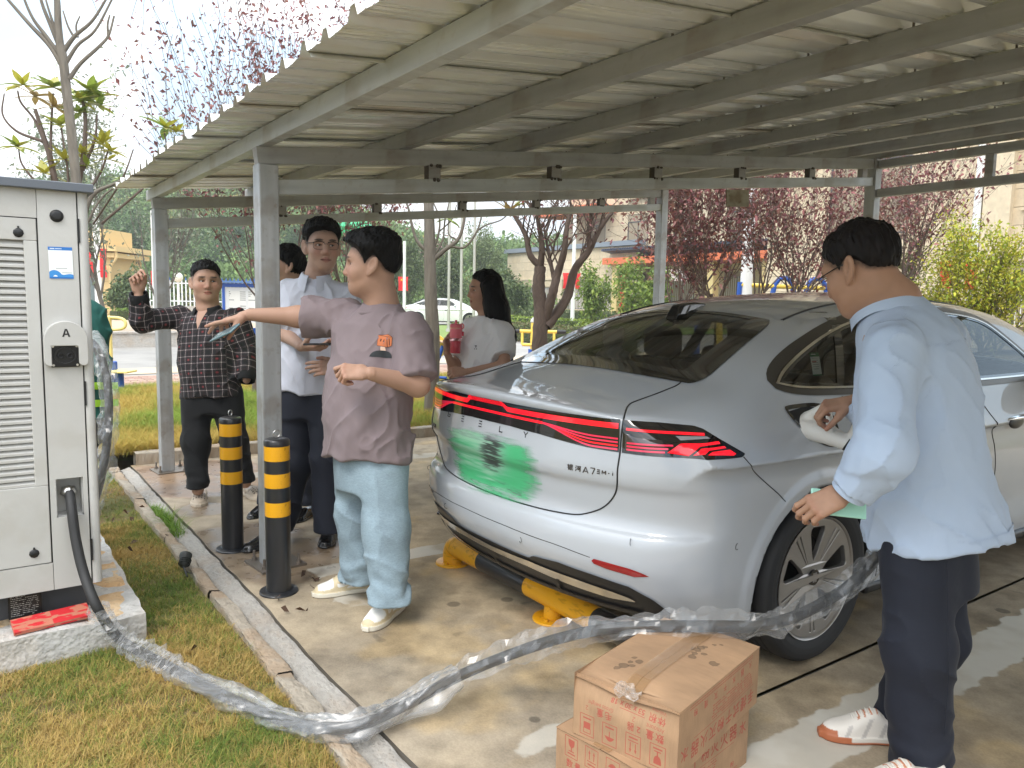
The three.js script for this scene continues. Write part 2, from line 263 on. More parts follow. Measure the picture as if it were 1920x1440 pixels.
const kerbMat = roughConcrete([0.36, 0.315, 0.255], 301, 0.55), gutterMat = roughConcrete([0.36, 0.34, 0.31], 311, 0.3), plinthMat = roughConcrete([0.50, 0.49, 0.47], 321, 0.25), capMat = roughConcrete([0.62, 0.47, 0.30], 331, 0.8), wallMat = roughConcrete([0.46, 0.43, 0.39], 341, 0.3);
// lengths of kerb beside the gutter; each length is its own piece
{
  const kerb = new THREE.Group(); kerb.name = 'kerb'; kerb.userData.kind = 'structure'; scene.add(kerb);
  let z = 2.2, k = 0;
  while (z > -6.75) {
    const l = Math.min(0.98, z + 6.8), z1 = z - l + 0.012, xo = (hash2(k, 1, 4) - 0.5) * 0.012, tilt = (hash2(k, 2, 4) - 0.5) * 0.015, za = z;
    const prof = [[0.868, -0.12], [0.870, 0.006], [0.880, 0.018], [0.930, 0.013], [0.938, 0.002], [0.940, -0.12]];
    const g = sheet(prof.length - 1, 26, (u, v) => { const p = prof[Math.round(u * (prof.length - 1))], zz = lerp(za, z1, v), n = (fbm(zz * 9, p[0] * 40, 3, 5) - 0.5); return [p[0] + xo + n * 0.024, p[1] + (p[1] > 0 ? tilt * (v - 0.5) + (fbm(zz * 13 + 2, p[0] * 60, 3, 6) - 0.62) * 0.03 : 0), zz]; }, (u, v) => [u * 0.35, lerp(za, z1, v)]);
    part(kerb, 'kerb_stone', g, kerbMat); z -= l; k++;
  }
  // sloped gutter skirt, cracked off the slab
  const crack = (z) => (fbm(z * 6, 2, 4, 15) - 0.5) * 0.022;
  struct('gutter', sheet(8, 260, (u, v) => { const zz = lerp(2.2, -6.82, v), x = lerp(0.936, 1.036 + crack(zz), u); return [x, lerp(-0.042, -0.003, Math.pow(u, 0.6)) + (fbm(x * 30, zz * 14, 3, 8) - 0.5) * 0.008 - (u > 0.9 ? 0.004 : 0), zz]; }, (u, v) => [u * 0.2 + 0.3, v * 9]), gutterMat);
  struct('gutter_bed', box(0.4, 0.02, 9.2, 0.95, -0.075, -2.3), std([0.10, 0.08, 0.055], 0.95));
  const back = new THREE.Group(); back.name = 'kerb_back'; back.userData.kind = 'structure'; scene.add(back);
  for (let i = 0; i < 11; i++) { const x = 1.08 + i * 0.82; part(back, 'kerb_stone', sheet(5, 12, (u, v) => { const p = [[-6.84, -0.1], [-6.842, 0.085], [-6.86, 0.10], [-6.945, 0.10], [-6.955, 0.085], [-6.955, -0.1]][Math.round(u * 5)], xx = lerp(x, x + 0.81, v); return [xx, p[1] + (fbm(xx * 9, p[0] * 30, 3, 3) - 0.5) * 0.012, p[0] + (fbm(xx * 8, p[1] * 20, 3, 2) - 0.5) * 0.012]; }, (u, v) => [u * 0.3, x + v * 0.8]), kerbMat); }
}
// --- ground ---
const soil = std([0.15, 0.115, 0.065], 0.95, 0, { map: dataTex(512, 512, (u, v) => { const a = fbm(u * 6, v * 6, 5, 401, 6, 6), b = fbm(u * 40, v * 40, 3, 402, 40, 40); const k = sstep(0.4, 0.62, a), t = 0.75 + 0.5 * b; return [toS(lerp(1.0, 0.78, k) * t), toS(lerp(0.86, 1.0, k) * t), toS(lerp(0.66, 0.46, k) * t)]; }, true) });
{ const g = new THREE.PlaneGeometry(700, 700, 4, 4); g.rotateX(-Math.PI / 2); metreUV(g, 0.5); g.translate(0, -0.17, -120); struct('ground', g, soil); }
const lawnY = (x, z) => -0.012 + (fbm(x * 1.3, z * 1.3, 3, 71) - 0.5) * 0.05 - sstep(0.80, 0.87, x) * 0.012;
{ const g = sheet(90, 140, (u, v) => { const x = lerp(-9, 0.874, 1 - Math.pow(1 - u, 1.6)), z = lerp(3.5, -12.4, v); return [x, lawnY(x, z), z]; }, (u, v, p) => [p[0] * 0.5, p[2] * 0.5]); struct('lawn_soil', g, soil); }
const backY = (x, z) => 0.075 + (fbm(x * 0.9 + 4, z * 0.9, 3, 72) - 0.5) * 0.08 - sstep(-11.2, -12.2, z) * 0.06;
struct('back_lawn_soil', sheet(80, 50, (u, v) => { const x = lerp(0.868, 14, u), z = lerp(-6.94, -12.3, v); return [x, backY(x, z), z]; }, (u, v, p) => [p[0] * 0.5, p[2] * 0.5]), soil);
// grass: tufts of bent blades, copies tinted one by one
function tuft(seed, blades, h, spread, wid) {
  const r = rng(seed), gs = [];
  for (let b = 0; b < blades; b++) {
    const a = r() * 6.283, d = Math.sqrt(r()) * spread, hh = h * (0.55 + 0.7 * r()), lean = (0.35 + r() * 0.9) * hh, w = wid * (0.7 + 0.6 * r()), x = Math.cos(a * 3.1) * d, z = Math.sin(a * 3.1) * d, dx = Math.cos(a), dz = Math.sin(a), px = -dz * w / 2, pz = dx * w / 2, pos = [], n = 3;
    for (let k = 0; k <= n; k++) { const t = k / n, ww = 1 - t * 0.92, ox = x + dx * lean * t * t, oz = z + dz * lean * t * t, oy = hh * (t - 0.28 * t * t); pos.push(ox - px * ww, oy, oz - pz * ww, ox + px * ww, oy, oz + pz * ww); }
    const idx = []; for (let k = 0; k < n; k++) idx.push(2 * k, 2 * k + 1, 2 * k + 2, 2 * k + 1, 2 * k + 3, 2 * k + 2);
    gs.push(buf(pos, idx));
  }
  return merge(gs);
}
const bladeMat = std([1, 1, 1], 0.75, 0, { transmission: 0.25, specularIntensity: 0.3 });
function grass(name, label, list, geos) {
  const root = new THREE.Group(); root.name = name; scene.add(root); tag(root, label, 'grass', null, 'stuff');
  geos.forEach((g, k) => { const mine = list.filter((_, i) => i % geos.length === k), m = new THREE.InstancedMesh(g, bladeMat, mine.length), o = new THREE.Object3D(), c = new THREE.Color(); m.name = 'grass_blades'; m.castShadow = m.receiveShadow = true; m.userData.kind = 'stuff'; mine.forEach((p, i) => { o.position.set(p[0], p[1], p[2]); o.rotation.set(p[7] ?? 0, p[3], p[8] ?? 0); o.scale.setScalar(p[4]); o.updateMatrix(); m.setMatrixAt(i, o.matrix); m.setColorAt(i, c.setRGB(p[5][0] * 1.22, p[5][1] * 1.2, p[5][2] * 1.15)); }); root.add(m); });
}
{
  const r = rng(5), list = [];
  const pal = (k, r) => k < 0.36 ? [0.36 + r * 0.10, 0.265 + r * 0.06, 0.105] : k < 0.52 ? [0.27 + r * 0.06, 0.235 + r * 0.05, 0.075] : k < 0.8 ? [0.155 + r * 0.05, 0.19 + r * 0.05, 0.045] : [0.10 + r * 0.03, 0.16 + r * 0.05, 0.035];
  for (let i = 0; i < 72000; i++) {
    const near = i < 52000, z = near ? -1.0 - r() * 4.2 : -5.2 - r() * 7, x = near ? -0.75 + r() * 1.6 : -0.6 + r() * 1.46;
    if (x < 0.57 && z < -3.33 && z > -4.78) continue;
    const bare = fbm(x * 2.6 + 3, z * 2.6, 4, 88), dirt = sstep(0.63, 0.53, Math.hypot((x - 0.72) * 1.2, z + 3.95) * 0.9 + bare * 0.2);
    if (bare > 0.62 && r() < 0.5) continue; if (dirt > 0.5 && r() < 0.55) continue;
    const g = fbm(x * 3.4 + 9, z * 3.4 + 4, 5, 55), tone = clamp((g - 0.5) * 2.0 + 0.44 + (z < -4.6 ? 0.10 : 0) + (r() - 0.5) * 1.0);
    list.push([x, lawnY(x, z) - 0.004, z, r() * 6.3, (0.6 + 0.7 * r()) * (z < -7 ? 1.5 : 1), pal(tone, r()), 0, (r() - 0.5) * 0.5, (r() - 0.5) * 0.5]);
  }
  grass('lawn_grass', 'short patchy lawn of straw and green grass around the white charging cabinet', list, [tuft(1, 9, 0.042, 0.02, 0.0026), tuft(2, 8, 0.034, 0.024, 0.0026), tuft(3, 10, 0.03, 0.026, 0.0022)]);
  const l2 = [];
  for (let i = 0; i < 52000; i++) { const x = 0.9 + r() * r() * 11.5, z = -6.97 - Math.pow(r(), 0.9) * 5.2, g = fbm(x * 0.9 + 1, z * 1.1, 4, 66), tone = clamp(0.42 + (g - 0.5) * 2.4 + (r() - 0.5) * 0.5), c = tone < 0.4 ? [0.37 + r() * 0.07, 0.285 + r() * 0.04, 0.075] : tone < 0.58 ? [0.27 + r() * 0.05, 0.27 + r() * 0.04, 0.055] : [0.17 + r() * 0.05, 0.25 + r() * 0.05, 0.04]; l2.push([x, backY(x, z) - 0.01, z, r() * 6.3, 0.6 + 0.8 * r() * (0.5 + g), c, 0, (r() - 0.5) * 0.4, (r() - 0.5) * 0.4]); }
  grass('back_lawn_grass', 'long soft yellow green grass behind the carport kerb', l2, [tuft(4, 12, 0.12, 0.05, 0.0035), tuft(5, 12, 0.10, 0.06, 0.0035)]);
  const l3 = []; for (let i = 0; i < 190; i++) { const z = -4.75 - r() * 0.75 + (r() - 0.5) * 0.1, x = 0.958 + (r() - 0.5) * 0.06 + (z < -5.3 ? 0 : 0.01); l3.push([x, -0.03, z, r() * 6.3, 0.8 + r() * 1.1 * sstep(-5.5, -5.1, z), [0.12 + r() * 0.05, 0.22 + r() * 0.06, 0.04], 0, (r() - 0.5) * 0.5, (r() - 0.5) * 0.5]); }
  grass('gutter_weeds', 'green weeds growing in the gutter beside the kerb', l3, [tuft(6, 9, 0.055, 0.02, 0.003), tuft(7, 9, 0.045, 0.025, 0.003)]);
}
// --- paved yard behind the lawn ---
const paveMat = std([1, 1, 1], 0.55, 0, { map: dataTex(512, 512, (u, v) => { const a = fbm(u * 6, v * 6, 5, 501, 6, 6), b = fbm(u * 30, v * 30, 3, 502, 30, 30); const t = 0.27 + 0.14 * (a - 0.5) + 0.08 * (b - 0.5); return [toS(t * 1.06), toS(t), toS(t * 0.92)]; }, true, [0.12, 0.12]) });
{
  const strip = (name, z0, z1, y, mat, x0 = -8, x1 = 60) => { const g = new THREE.PlaneGeometry(x1 - x0, z0 - z1); g.rotateX(-Math.PI / 2); g.translate((x0 + x1) / 2, y, (z0 + z1) / 2); metreUV(g); return struct(name, g, mat); };
  strip('yard_paving', -12.2, -75, -0.03, paveMat, -30, 75);
  strip('yard_step', -15.0, -16.2, -0.02, std([0.50, 0.40, 0.28], 0.7));
  strip('yard_lawn', -24.5, -38.5, 0.0, std([0.16, 0.23, 0.05], 0.9), 9.5, 60);
  strip('low_terrace', -22.9, -36, 0.345, std([0.40, 0.31, 0.22], 0.8), -12, 9.3);
  // brick path pieces by the lawn
  const path = new THREE.Group(); path.name = 'brick_path'; path.userData.kind = 'structure'; scene.add(path);
  const bg = box(0.225, 0.03, 0.11, 0, 0, 0, 0, 0.006), bm = [[0.34, 0.20, 0.15], [0.38, 0.25, 0.19], [0.30, 0.17, 0.13], [0.40, 0.29, 0.22]].map((c) => std(c, 0.75));
  part(path, 'mortar', box(14, 0.02, 2.2, 7.5, -0.022, -13.3), std([0.2, 0.15, 0.11], 0.9));
  const r = rng(19), inst = bm.map(() => []);
  for (let j = 0; j < 18; j++) for (let i = 0; i < 58; i++) inst[Math.floor(r() * 4)].push([0.8 + i * 0.236 + (j % 2) * 0.118, -0.008 + r() * 0.004, -12.3 - j * 0.12]);
  let left = 290; inst.forEach((l, k) => { const rest = []; for (const p of l) { if (left > 0 && p[2] > -13.0 && p[0] > 1.6 && p[0] < 8.8) { const m = part(path, 'brick', bg, bm[k]); m.position.set(...p); left--; } else rest.push(box(0.225, 0.03, 0.11, ...p)); } part(path, 'brick_field', merge(rest), bm[k], null, 'stuff'); });
}
// low retaining wall and steps of the terrace
solo('terrace_wall', merge([box(16, 0.40, 0.25, 1.2, 0.14, -22.95), box(16.1, 0.05, 0.34, 1.2, 0.362, -22.95)]), wallMat, 'low grey concrete wall across the yard behind the gym equipment', 'wall');

// ================= CARPORT =================
const SL = 0.107, chordTop = (x) => 2.133 + SL * (x - 1.234);
function metalTex(seed, streakV, base, dirt) {
  return dataTex(512, 512, (u, v) => { const s = streakV ? fbm(u * 40, v * 3, 4, seed, 40, 3) : fbm(u * 3, v * 40, 4, seed, 3, 40), b = fbm(u * 6, v * 6, 5, seed + 4, 6, 6), sp = fbm(u * 30, v * 30, 3, seed + 8, 30, 30), k = sstep(0.55, 0.75, b) * dirt + sstep(0.68, 0.78, sp) * dirt * 0.5; const t = base * (0.84 + 0.32 * s); return [toS(t * (1 - k * 0.35)), toS(t * (1 - k * 0.45)), toS(t * (1 - k * 0.55))]; }, true);
}
const galvTex = metalTex(601, false, 0.53, 0.4), galvRough = dataTex(256, 256, (u, v) => 0.42 + 0.35 * fbm(u * 12, v * 12, 4, 606, 12, 12));
const galv = std([0.96, 1, 1], 1, 0.35, { map: galvTex, roughnessMap: galvRough });
const galvDark = std([0.76, 0.77, 0.77], 1, 0.35, { map: galvTex, roughnessMap: galvRough });
const postMat = std([0.88, 0.91, 0.93], 1, 0.55, { map: metalTex(611, true, 0.52, 0.5), roughnessMap: galvRough });
const weldMat = std([0.09, 0.075, 0.065], 0.9);
const boltMat = std([0.25, 0.22, 0.19], 0.5, 0.8);
const carport = thing('carport', 'open steel carport with grey square posts and ribbed metal roof over the car', 'carport');
{
  const ZT = [-3.925, -6.505, 1.6];
  ZT.forEach((z, ti) => {
    // posts
    for (const [x, h] of [[1.252, chordTop(1.252) - 0.086], [6.71, chordTop(6.71) - 0.0]]) {
      const p = part(carport, 'post', ti === 2 && x < 2 ? box(0.1, h, 0.1, -0.35, h / 2, z) : box(0.1, h + 0.02, 0.1, x, (h + 0.02) / 2 - 0.02, z, 0, 0.008), postMat);
      if (ti === 2) continue;
      const pl = part(p, 'base_plate', box(0.24, 0.012, 0.24, x + 0.02, 0.004, z, 0.1), boltMat);
      for (const [bx, bz] of [[-0.085, -0.085], [0.095, -0.085], [-0.085, 0.085], [0.095, 0.085]]) part(p, 'anchor_bolt', merge([cyl(0.007, 0.007, 0.062, x + 0.02 + bx, 0, z + bz, 8), cyl(0.014, 0.014, 0.014, x + 0.02 + bx, 0.012, z + bz, 6), cyl(0.019, 0.019, 0.004, x + 0.02 + bx, 0.008, z + bz, 10)]), boltMat);
    }
    const c = (x, o) => [x, chordTop(x) - o, z];
    part(carport, 'upper_chord', beam(c(1.2, 0.0425), c(6.66, 0.0425), 0.06, 0.085), galvDark);
    part(carport, 'lower_chord', beam(c(1.303, 0.197), c(6.66, 0.197), 0.06, 0.073), galv);
    for (const x of [2.17, 3.045, 3.945, 4.84, 5.73, 6.5]) part(carport, 'strut', merge([box(0.075, 0.08, 0.05, x + 0.03, chordTop(x + 0.03) - 0.123, z)]), galvDark);
    if (ti < 2) { const r = rng(30 + ti), s = []; for (const x of [2.17, 3.045, 3.945, 4.84, 5.73]) for (let k = 0; k < 7; k++) s.push(at(new THREE.IcosahedronGeometry(0.007 + r() * 0.006, 0), [x - 0.012 + r() * 0.085, chordTop(x) - (r() < 0.5 ? 0.084 : 0.162), z + 0.03])); part(carport, 'weld_bead', merge(s), weldMat, null, 'stuff'); for (const x of [2.17, 3.045, 3.945, 4.84, 5.73]) part(carport, 'cut_end', box(0.004, 0.078, 0.046, x - 0.0095, chordTop(x) - 0.123, z), weldMat); }
  });
  // purlins along z on top of the chords
  [1.245, 2.02, 2.79, 3.6, 4.48, 5.36, 6.2, 6.72].forEach((x, i) => part(carport, 'purlin', beam([x, chordTop(x) + 0.043, -6.82], [x, chordTop(x) + 0.043, 3.2], 0.055, 0.082), i ? galvDark : galv));
  // high-side lengthwise truss
  part(carport, 'edge_beam', beam([6.71, 2.665, -3.87], [6.71, 2.665, 1.55], 0.06, 0.07), galvDark);
  part(carport, 'edge_beam', beam([6.71, 2.415, -3.87], [6.71, 2.415, 1.55], 0.06, 0.07), galvDark);
  for (const z of [-2.95, -1.9, -0.9, 0.2]) part(carport, 'strut', box(0.05, 0.178, 0.06, 6.71, 2.54, z), galvDark);
  // roof sheets: trapezoid ribs 0.21 m apart, four to a sheet, each sheet lapped over the next
  const sheetRough = dataTex(512, 256, (u, v) => 0.16 + 0.26 * fbm(u * 4, v * 30, 4, 621, 4, 30)), sheetBump = dataTex(512, 512, (u, v) => fbm(u * 3, v * 14, 4, 631, 3, 14));
  sheetRough.repeat.set(0.25, 1); sheetBump.repeat.set(0.3, 0.8);
  const sheetCol = dataTex(512, 512, (u, v) => { const t = 0.82 * (0.96 + 0.08 * fbm(u * 3, v * 24, 4, 641, 3, 24)), d = sstep(0.6, 0.8, fbm(u * 4, v * 10, 4, 645, 4, 10)) * 0.2; return [toS(t * (1 - d * 0.6)), toS(t * 0.985 * (1 - d)), toS(t * 0.95 * (1 - d * 1.3))]; }, true); sheetCol.repeat.set(0.3, 0.8);
  const roofMat = std([0.95, 0.98, 1], 1, 0.15, { map: sheetCol, roughnessMap: sheetRough, bumpMap: sheetBump, bumpScale: 0.0012 });
  const prof = []; // [z, y] over one sheet
  for (let k = 0; k < 4; k++) { const z0 = k * 0.21; prof.push([z0, 0], [z0 + 0.045, 0.001], [z0 + 0.05, 0.004], [z0 + 0.06, 0.001], [z0 + 0.098, 0.001], [z0 + 0.104, 0.004], [z0 + 0.109, 0.001], [z0 + 0.140, 0], [z0 + 0.160, 0.038], [z0 + 0.190, 0.038]); }
  prof.push([0.84, 0], [0.868, -0.001], [0.873, -0.013]);
  const X0 = 0.955, X1 = 7.35, nx = 40;
  for (let s = 0; s < 12; s++) {
    const zb = -6.74 + s * 0.84, lift = 0.0015;
    const g = sheet(prof.length - 1, nx, (u, v) => { const p = prof[Math.round(u * (prof.length - 1))], x = lerp(X0 + (hash2(s, 3, 1) - 0.5) * 0.03, X1, v), z = zb + p[0], wob = (fbm(x * 1.6, z * 2.2, 3, 12) - 0.5) * 0.006, edge = sstep(1.5, 0.95, x) * (fbm(z * 7, 5, 2, 6) - 0.5) * 0.022; return [x, chordTop(x) + 0.0865 + p[1] + lift + wob * 0.6 + edge + 0.004 + (p[0] > 0.85 ? -(fbm(x * 2, s * 3, 3, 8)) * 0.01 : 0), z]; }, (u, v, p) => [p[0], p[2]]);
    const m = part(carport, 'roof_sheet', g, roofMat);
    const sc = []; for (const px of [1.245, 2.02, 2.79, 3.6, 4.48, 5.36, 6.2]) for (const k of [0, 2]) sc.push(cyl(0.005, 0.005, 0.05, px, chordTop(px) + 0.08, zb + k * 0.21 + 0.18, 6)); part(m, 'screw', merge(sc), boltMat, null, 'stuff');
  }
}
{ const g = box(0.255, 0.125, 0.008, 0, 0, 0); g.rotateZ(0.08); solo('hanging_plate', at(g, [4.79, 2.2, -3.87]), std([0.36, 0.33, 0.24], 0.7, 0, { map: metalTex(651, false, 0.9, 1) }), 'plain dull beige metal plate hung under the carport beam', 'plate'); }
// leaf caught on the far beam is part of the tree behind it

// ================= CHARGING CABINET =================
const cabWhite = std([0.58, 0.575, 0.555], 0.42, 0, { clearcoat: 0.15, bumpMap: dataTex(256, 256, (u, v) => fbm(u * 60, v * 60, 2, 701, 60, 60)), bumpScale: 0.0006, map: dataTex(512, 512, (u, v) => { const d = sstep(0.62, 0.8, fbm(u * 5, v * 5, 6, 705, 5, 5)) * 0.03, t = 0.97 - d - 0.04 * fbm(u * 2, v * 2, 2, 707, 2, 2); return [t, t * (1 - d * 0.2), t * (1 - d * 0.5)]; }, true) });
const darkGrey = std([0.06, 0.062, 0.07], 0.5), blackPlastic = std([0.012, 0.012, 0.013], 0.42), blackRubber = std([0.022, 0.022, 0.023], 0.62, 0, { bumpMap: dataTex(128, 128, (u, v) => fbm(u * 20, v * 20, 3, 711, 20, 20)), bumpScale: 0.001 }), steel = std([0.62, 0.61, 0.59], 0.28, 1), chrome = std([0.80, 0.80, 0.80], 0.12, 1), whitePaint = std([0.80, 0.80, 0.78], 0.4);
const CABZ = -3.42;
{
  const cab = thing('charging_cabinet', 'white electric car charging cabinet with louvred door and socket marked A, on a concrete plinth', 'charging station', [0, 0, CABZ]);
  const X0 = -0.36, X1 = 0.397, T = 1.78, B = 0.236, D = 0.86;
  // shell: front built round the cable niche, the louvre opening and the rounded corner
  const f = [], fr = 0.03, W = (a, b, c, d, z0 = -0.02, z1 = 0) => f.push(box(b - a, d - c, z1 - z0, (a + b) / 2, (c + d) / 2, (z0 + z1) / 2));
  W(X0, 0.232, 1.675, T); W(0.234, 0.363, 0.676, T); W(0.234, 0.254, 0.522, 0.676); W(0.347, 0.363, 0.522, 0.676); W(0.234, 0.363, B, 0.522); W(X0, 0.232, B, 0.344);
  part(cab, 'front_panel', merge(f), cabWhite);
  part(cab, 'cable_niche', merge([box(0.093, 0.154, 0.004, 0.3005, 0.599, -0.09), box(0.004, 0.154, 0.07, 0.256, 0.599, -0.055), box(0.004, 0.154, 0.07, 0.345, 0.599, -0.055), box(0.093, 0.004, 0.07, 0.3005, 0.674, -0.055), box(0.093, 0.004, 0.07, 0.3005, 0.524, -0.055)]), cabWhite);
  // door with louvres
  const d = [], DW = (a, b, c, e) => d.push(box(b - a, e - c, 0.02, (a + b) / 2, (c + e) / 2, -0.012, 0, 0.003));
  DW(X0 + 0.01, 0.229, 1.59, 1.672); DW(X0 + 0.01, 0.229, 0.347, 0.655); DW(0.186, 0.229, 0.655, 1.59); DW(X0 + 0.01, -0.3, 0.655, 1.59);
  const door = part(cab, 'louvred_door', merge(d), cabWhite);
  part(door, 'louvre_back', box(0.5, 0.94, 0.004, -0.057, 1.122, -0.04), std([0.10, 0.10, 0.11], 0.8));
  const sl = box(0.487, 0.003, 0.026); sl.rotateX(0.95); const sl2 = box(0.487, 0.009, 0.003); sl2.translate(0, -0.011, 0.008); const slat = merge([sl, sl2]);
  for (let i = 0; i < 38; i++) { const m = part(door, 'slat', slat, cabWhite); m.position.set(-0.057, 0.672 + i * 0.0245, -0.016); }
  part(cab, 'seam', merge([box(0.0045, T - B, 0.004, 0.3655, (T + B) / 2, -0.012), box(0.005, 1.33, 0.004, 0.2318, 1.01, -0.014), box(0.59, 0.005, 0.004, -0.06, 1.6745, -0.014), box(0.59, 0.005, 0.004, -0.06, 0.345, -0.014)]), blackPlastic);
  // rounded corner post, side, back
  const cpp = [[0.3685, -0.03], [0.3685, 0], [0.385, 0], [0.394, -0.002], [0.400, -0.008], [0.403, -0.018], [0.403, -0.03]];
  part(cab, 'corner_post', sheet(cpp.length - 1, 1, (u, v) => { const p = cpp[Math.round(u * (cpp.length - 1))]; return [p[0], lerp(B, T, v), p[1]]; }, (u, v) => [u * 0.05, v * 1.5]), cabWhite);
  part(cab, 'side_panel', merge([box(0.02, T - B, D - 0.03, X1 - 0.006, (T + B) / 2, -D / 2 - 0.016), box(0.02, T - B, D - 0.03, X0 - 0.008, (T + B) / 2, -D / 2 - 0.016), box(0.76, T - B, 0.02, 0.02, (T + B) / 2, -D)]), cabWhite);
  part(cab, 'roof_cap', box(0.80, 0.033, D + 0.05, 0.022, 1.7965, -D / 2 + 0.005, 0, 0.004), std([0.115, 0.13, 0.155], 0.45));
  part(cab, 'base', box(0.73, 0.128, D - 0.14, 0.0, 0.174, -D / 2 - 0.035), darkGrey);
  const np = part(cab, 'nameplate', box(0.112, 0.102, 0.003, 0.135, 0.186, -0.0335), std([1, 1, 1], 0.35, 0, { map: canvasTex(512, 512, (c, w, h) => { c.fillStyle = '#141414'; c.fillRect(0, 0, w, h); c.fillStyle = '#b9b9b4'; const r = rng(6); for (let i = 0; i < 11; i++) { let x = 40; const y = 70 + i * 38; while (x < 440) { const l = 10 + r() * 34; if (r() < 0.8) c.fillRect(x, y, l, 6 + r() * 5); x += l + 8; } } c.fillRect(150, 28, 220, 14); }) }));
  np.geometry.attributes.uv.array.forEach((v, i, a) => { a[i] = i % 2 ? (np.geometry.attributes.position.getY((i - 1) / 2) - 0.135) / 0.102 : (np.geometry.attributes.position.getX(i / 2) - 0.079) / 0.112; });
  for (const [x, y] of [[0.083, 0.232], [0.187, 0.232], [0.187, 0.14]]) part(cab, 'screw', at(cyl(0.004, 0.004, 0.004, 0, 0, 0, 8), [x, y, -0.033], Math.PI / 2), steel);
  part(cab, 'round_lock', merge([at(lathe([[0, 0.012], [0.012, 0.012], [0.018, 0.01], [0.0225, 0.004], [0.0235, 0]], 24), [0.297, 1.687, 0], Math.PI / 2)]), blackPlastic);
  for (const y of [1.617, 0.393]) part(cab, 'keyhole_cover', merge([at(lathe([[0, 0.008], [0.013, 0.007], [0.0175, 0.002], [0.0175, 0]], 9), [0.172, y, -0.002], Math.PI / 2), box(0.006, 0.012, 0.004, 0.172, y + 0.018, 0)]), blackPlastic);
  for (const [a, b] of [[1.591, 1.682], [0.96, 1.055], [0.332, 0.42]]) part(cab, 'hinge', box(0.008, b - a, 0.012, 0.367, (a + b) / 2, -0.002), blackPlastic);
  // sticker, no code on it
  const st = part(cab, 'sticker', new THREE.PlaneGeometry(0.08, 0.119), std([1, 1, 1], 0.3, 0, { map: canvasTex(320, 476, (c, w, h) => { c.fillStyle = '#eef1f3'; c.fillRect(0, 0, w, h); c.fillStyle = '#2e76c4'; c.fillRect(0, 0, w, 50); c.fillRect(0, h - 30, w, 30); c.fillStyle = '#dfe9f5'; c.fillRect(24, 20, 60, 14); c.fillRect(92, 22, 88, 10); c.fillStyle = '#8f959a'; c.fillRect(90, 318, 150, 8); c.fillRect(170, 384, 130, 8); c.fillStyle = '#3d8fd6'; c.beginPath(); c.moveTo(0, 380); c.bezierCurveTo(40, 330, 120, 340, 160, 410); c.bezierCurveTo(200, 440, 260, 380, 320, 420); c.lineTo(320, 450); c.lineTo(0, 450); c.fill(); c.fillStyle = '#fff'; c.beginPath(); c.moveTo(48, 446); c.quadraticCurveTo(80, 400, 110, 446); c.fill(); }) }));
  st.position.set(0.304, 1.512, 0.0025); st.rotation.z = 0.012; st.castShadow = false;
  // connector holster
  const a = new THREE.Shape(); a.moveTo(-0.071, -0.08); a.lineTo(-0.071, 0.0); a.absarc(0, 0.0, 0.071, Math.PI, 0, true); a.lineTo(0.071, -0.08); a.quadraticCurveTo(0.071, -0.095, 0.058, -0.095); a.quadraticCurveTo(0.045, -0.095, 0.045, -0.082); a.lineTo(0.045, -0.035); a.quadraticCurveTo(0.045, -0.018, 0.03, -0.018); a.lineTo(-0.052, -0.018); a.lineTo(-0.052, -0.095); a.quadraticCurveTo(-0.068, -0.095, -0.071, -0.08);
  const hg = new THREE.ExtrudeGeometry(a, { depth: 0.034, bevelEnabled: true, bevelSize: 0.003, bevelThickness: 0.003, bevelSegments: 2, curveSegments: 16 }); hg.translate(0.307, 1.218, 0);
  const hol = part(cab, 'connector_holster', hg, cabWhite);
  const font = await new FontLoader().loadAsync('fonts/droid/droid_sans_bold.typeface.json');
  const ta = new TextGeometry('A', { font, size: 0.03, depth: 0.0012, bevelEnabled: false }); ta.translate(0.307 - 0.0125, 1.232, 0.0365); part(hol, 'letter', ta, blackPlastic);
  const sk = part(cab, 'socket', merge([box(0.098, 0.089, 0.012, 0.304, 1.158, 0.006, 0, 0.008)]), blackPlastic);
  const so = new THREE.Shape(); so.absellipse(0, 0, 0.037, 0.032, 0, Math.PI * 2); const ho = new THREE.Path(); ho.absellipse(0, 0, 0.033, 0.028, 0, Math.PI * 2); so.holes.push(ho); const ring = new THREE.ExtrudeGeometry(so, { depth: 0.012, bevelEnabled: false }); ring.translate(0.304, 1.158, 0.01); part(sk, 'socket_ring', ring, std([0.02, 0.02, 0.022], 0.3));
  for (const dx of [-0.015, 0.015]) { const g = at(lathe([[0.006, 0], [0.006, 0.01], [0.011, 0.01], [0.0115, 0]], 16), [0.304 + dx, 1.158, 0.012], Math.PI / 2); part(sk, 'pin_hole', g, std([0.02, 0.02, 0.022], 0.3)); }
  for (const [sx, sy] of [[-0.04, -0.036], [0.04, -0.036], [-0.04, 0.036], [0.04, 0.036]]) part(sk, 'screw', at(cyl(0.0045, 0.0045, 0.004, 0, 0, 0, 10), [0.304 + sx, 1.158 + sy, 0.011], Math.PI / 2), steel);
  part(cab, 'cable_gland', merge([at(lathe([[0.018, 0], [0.026, 0], [0.027, 0.012], [0.03, 0.014], [0.03, 0.026], [0.026, 0.03], [0.02, 0.034], [0.02, 0.02]], 8), [0.299, 0.632, -0.04], 2.75)]), steel);
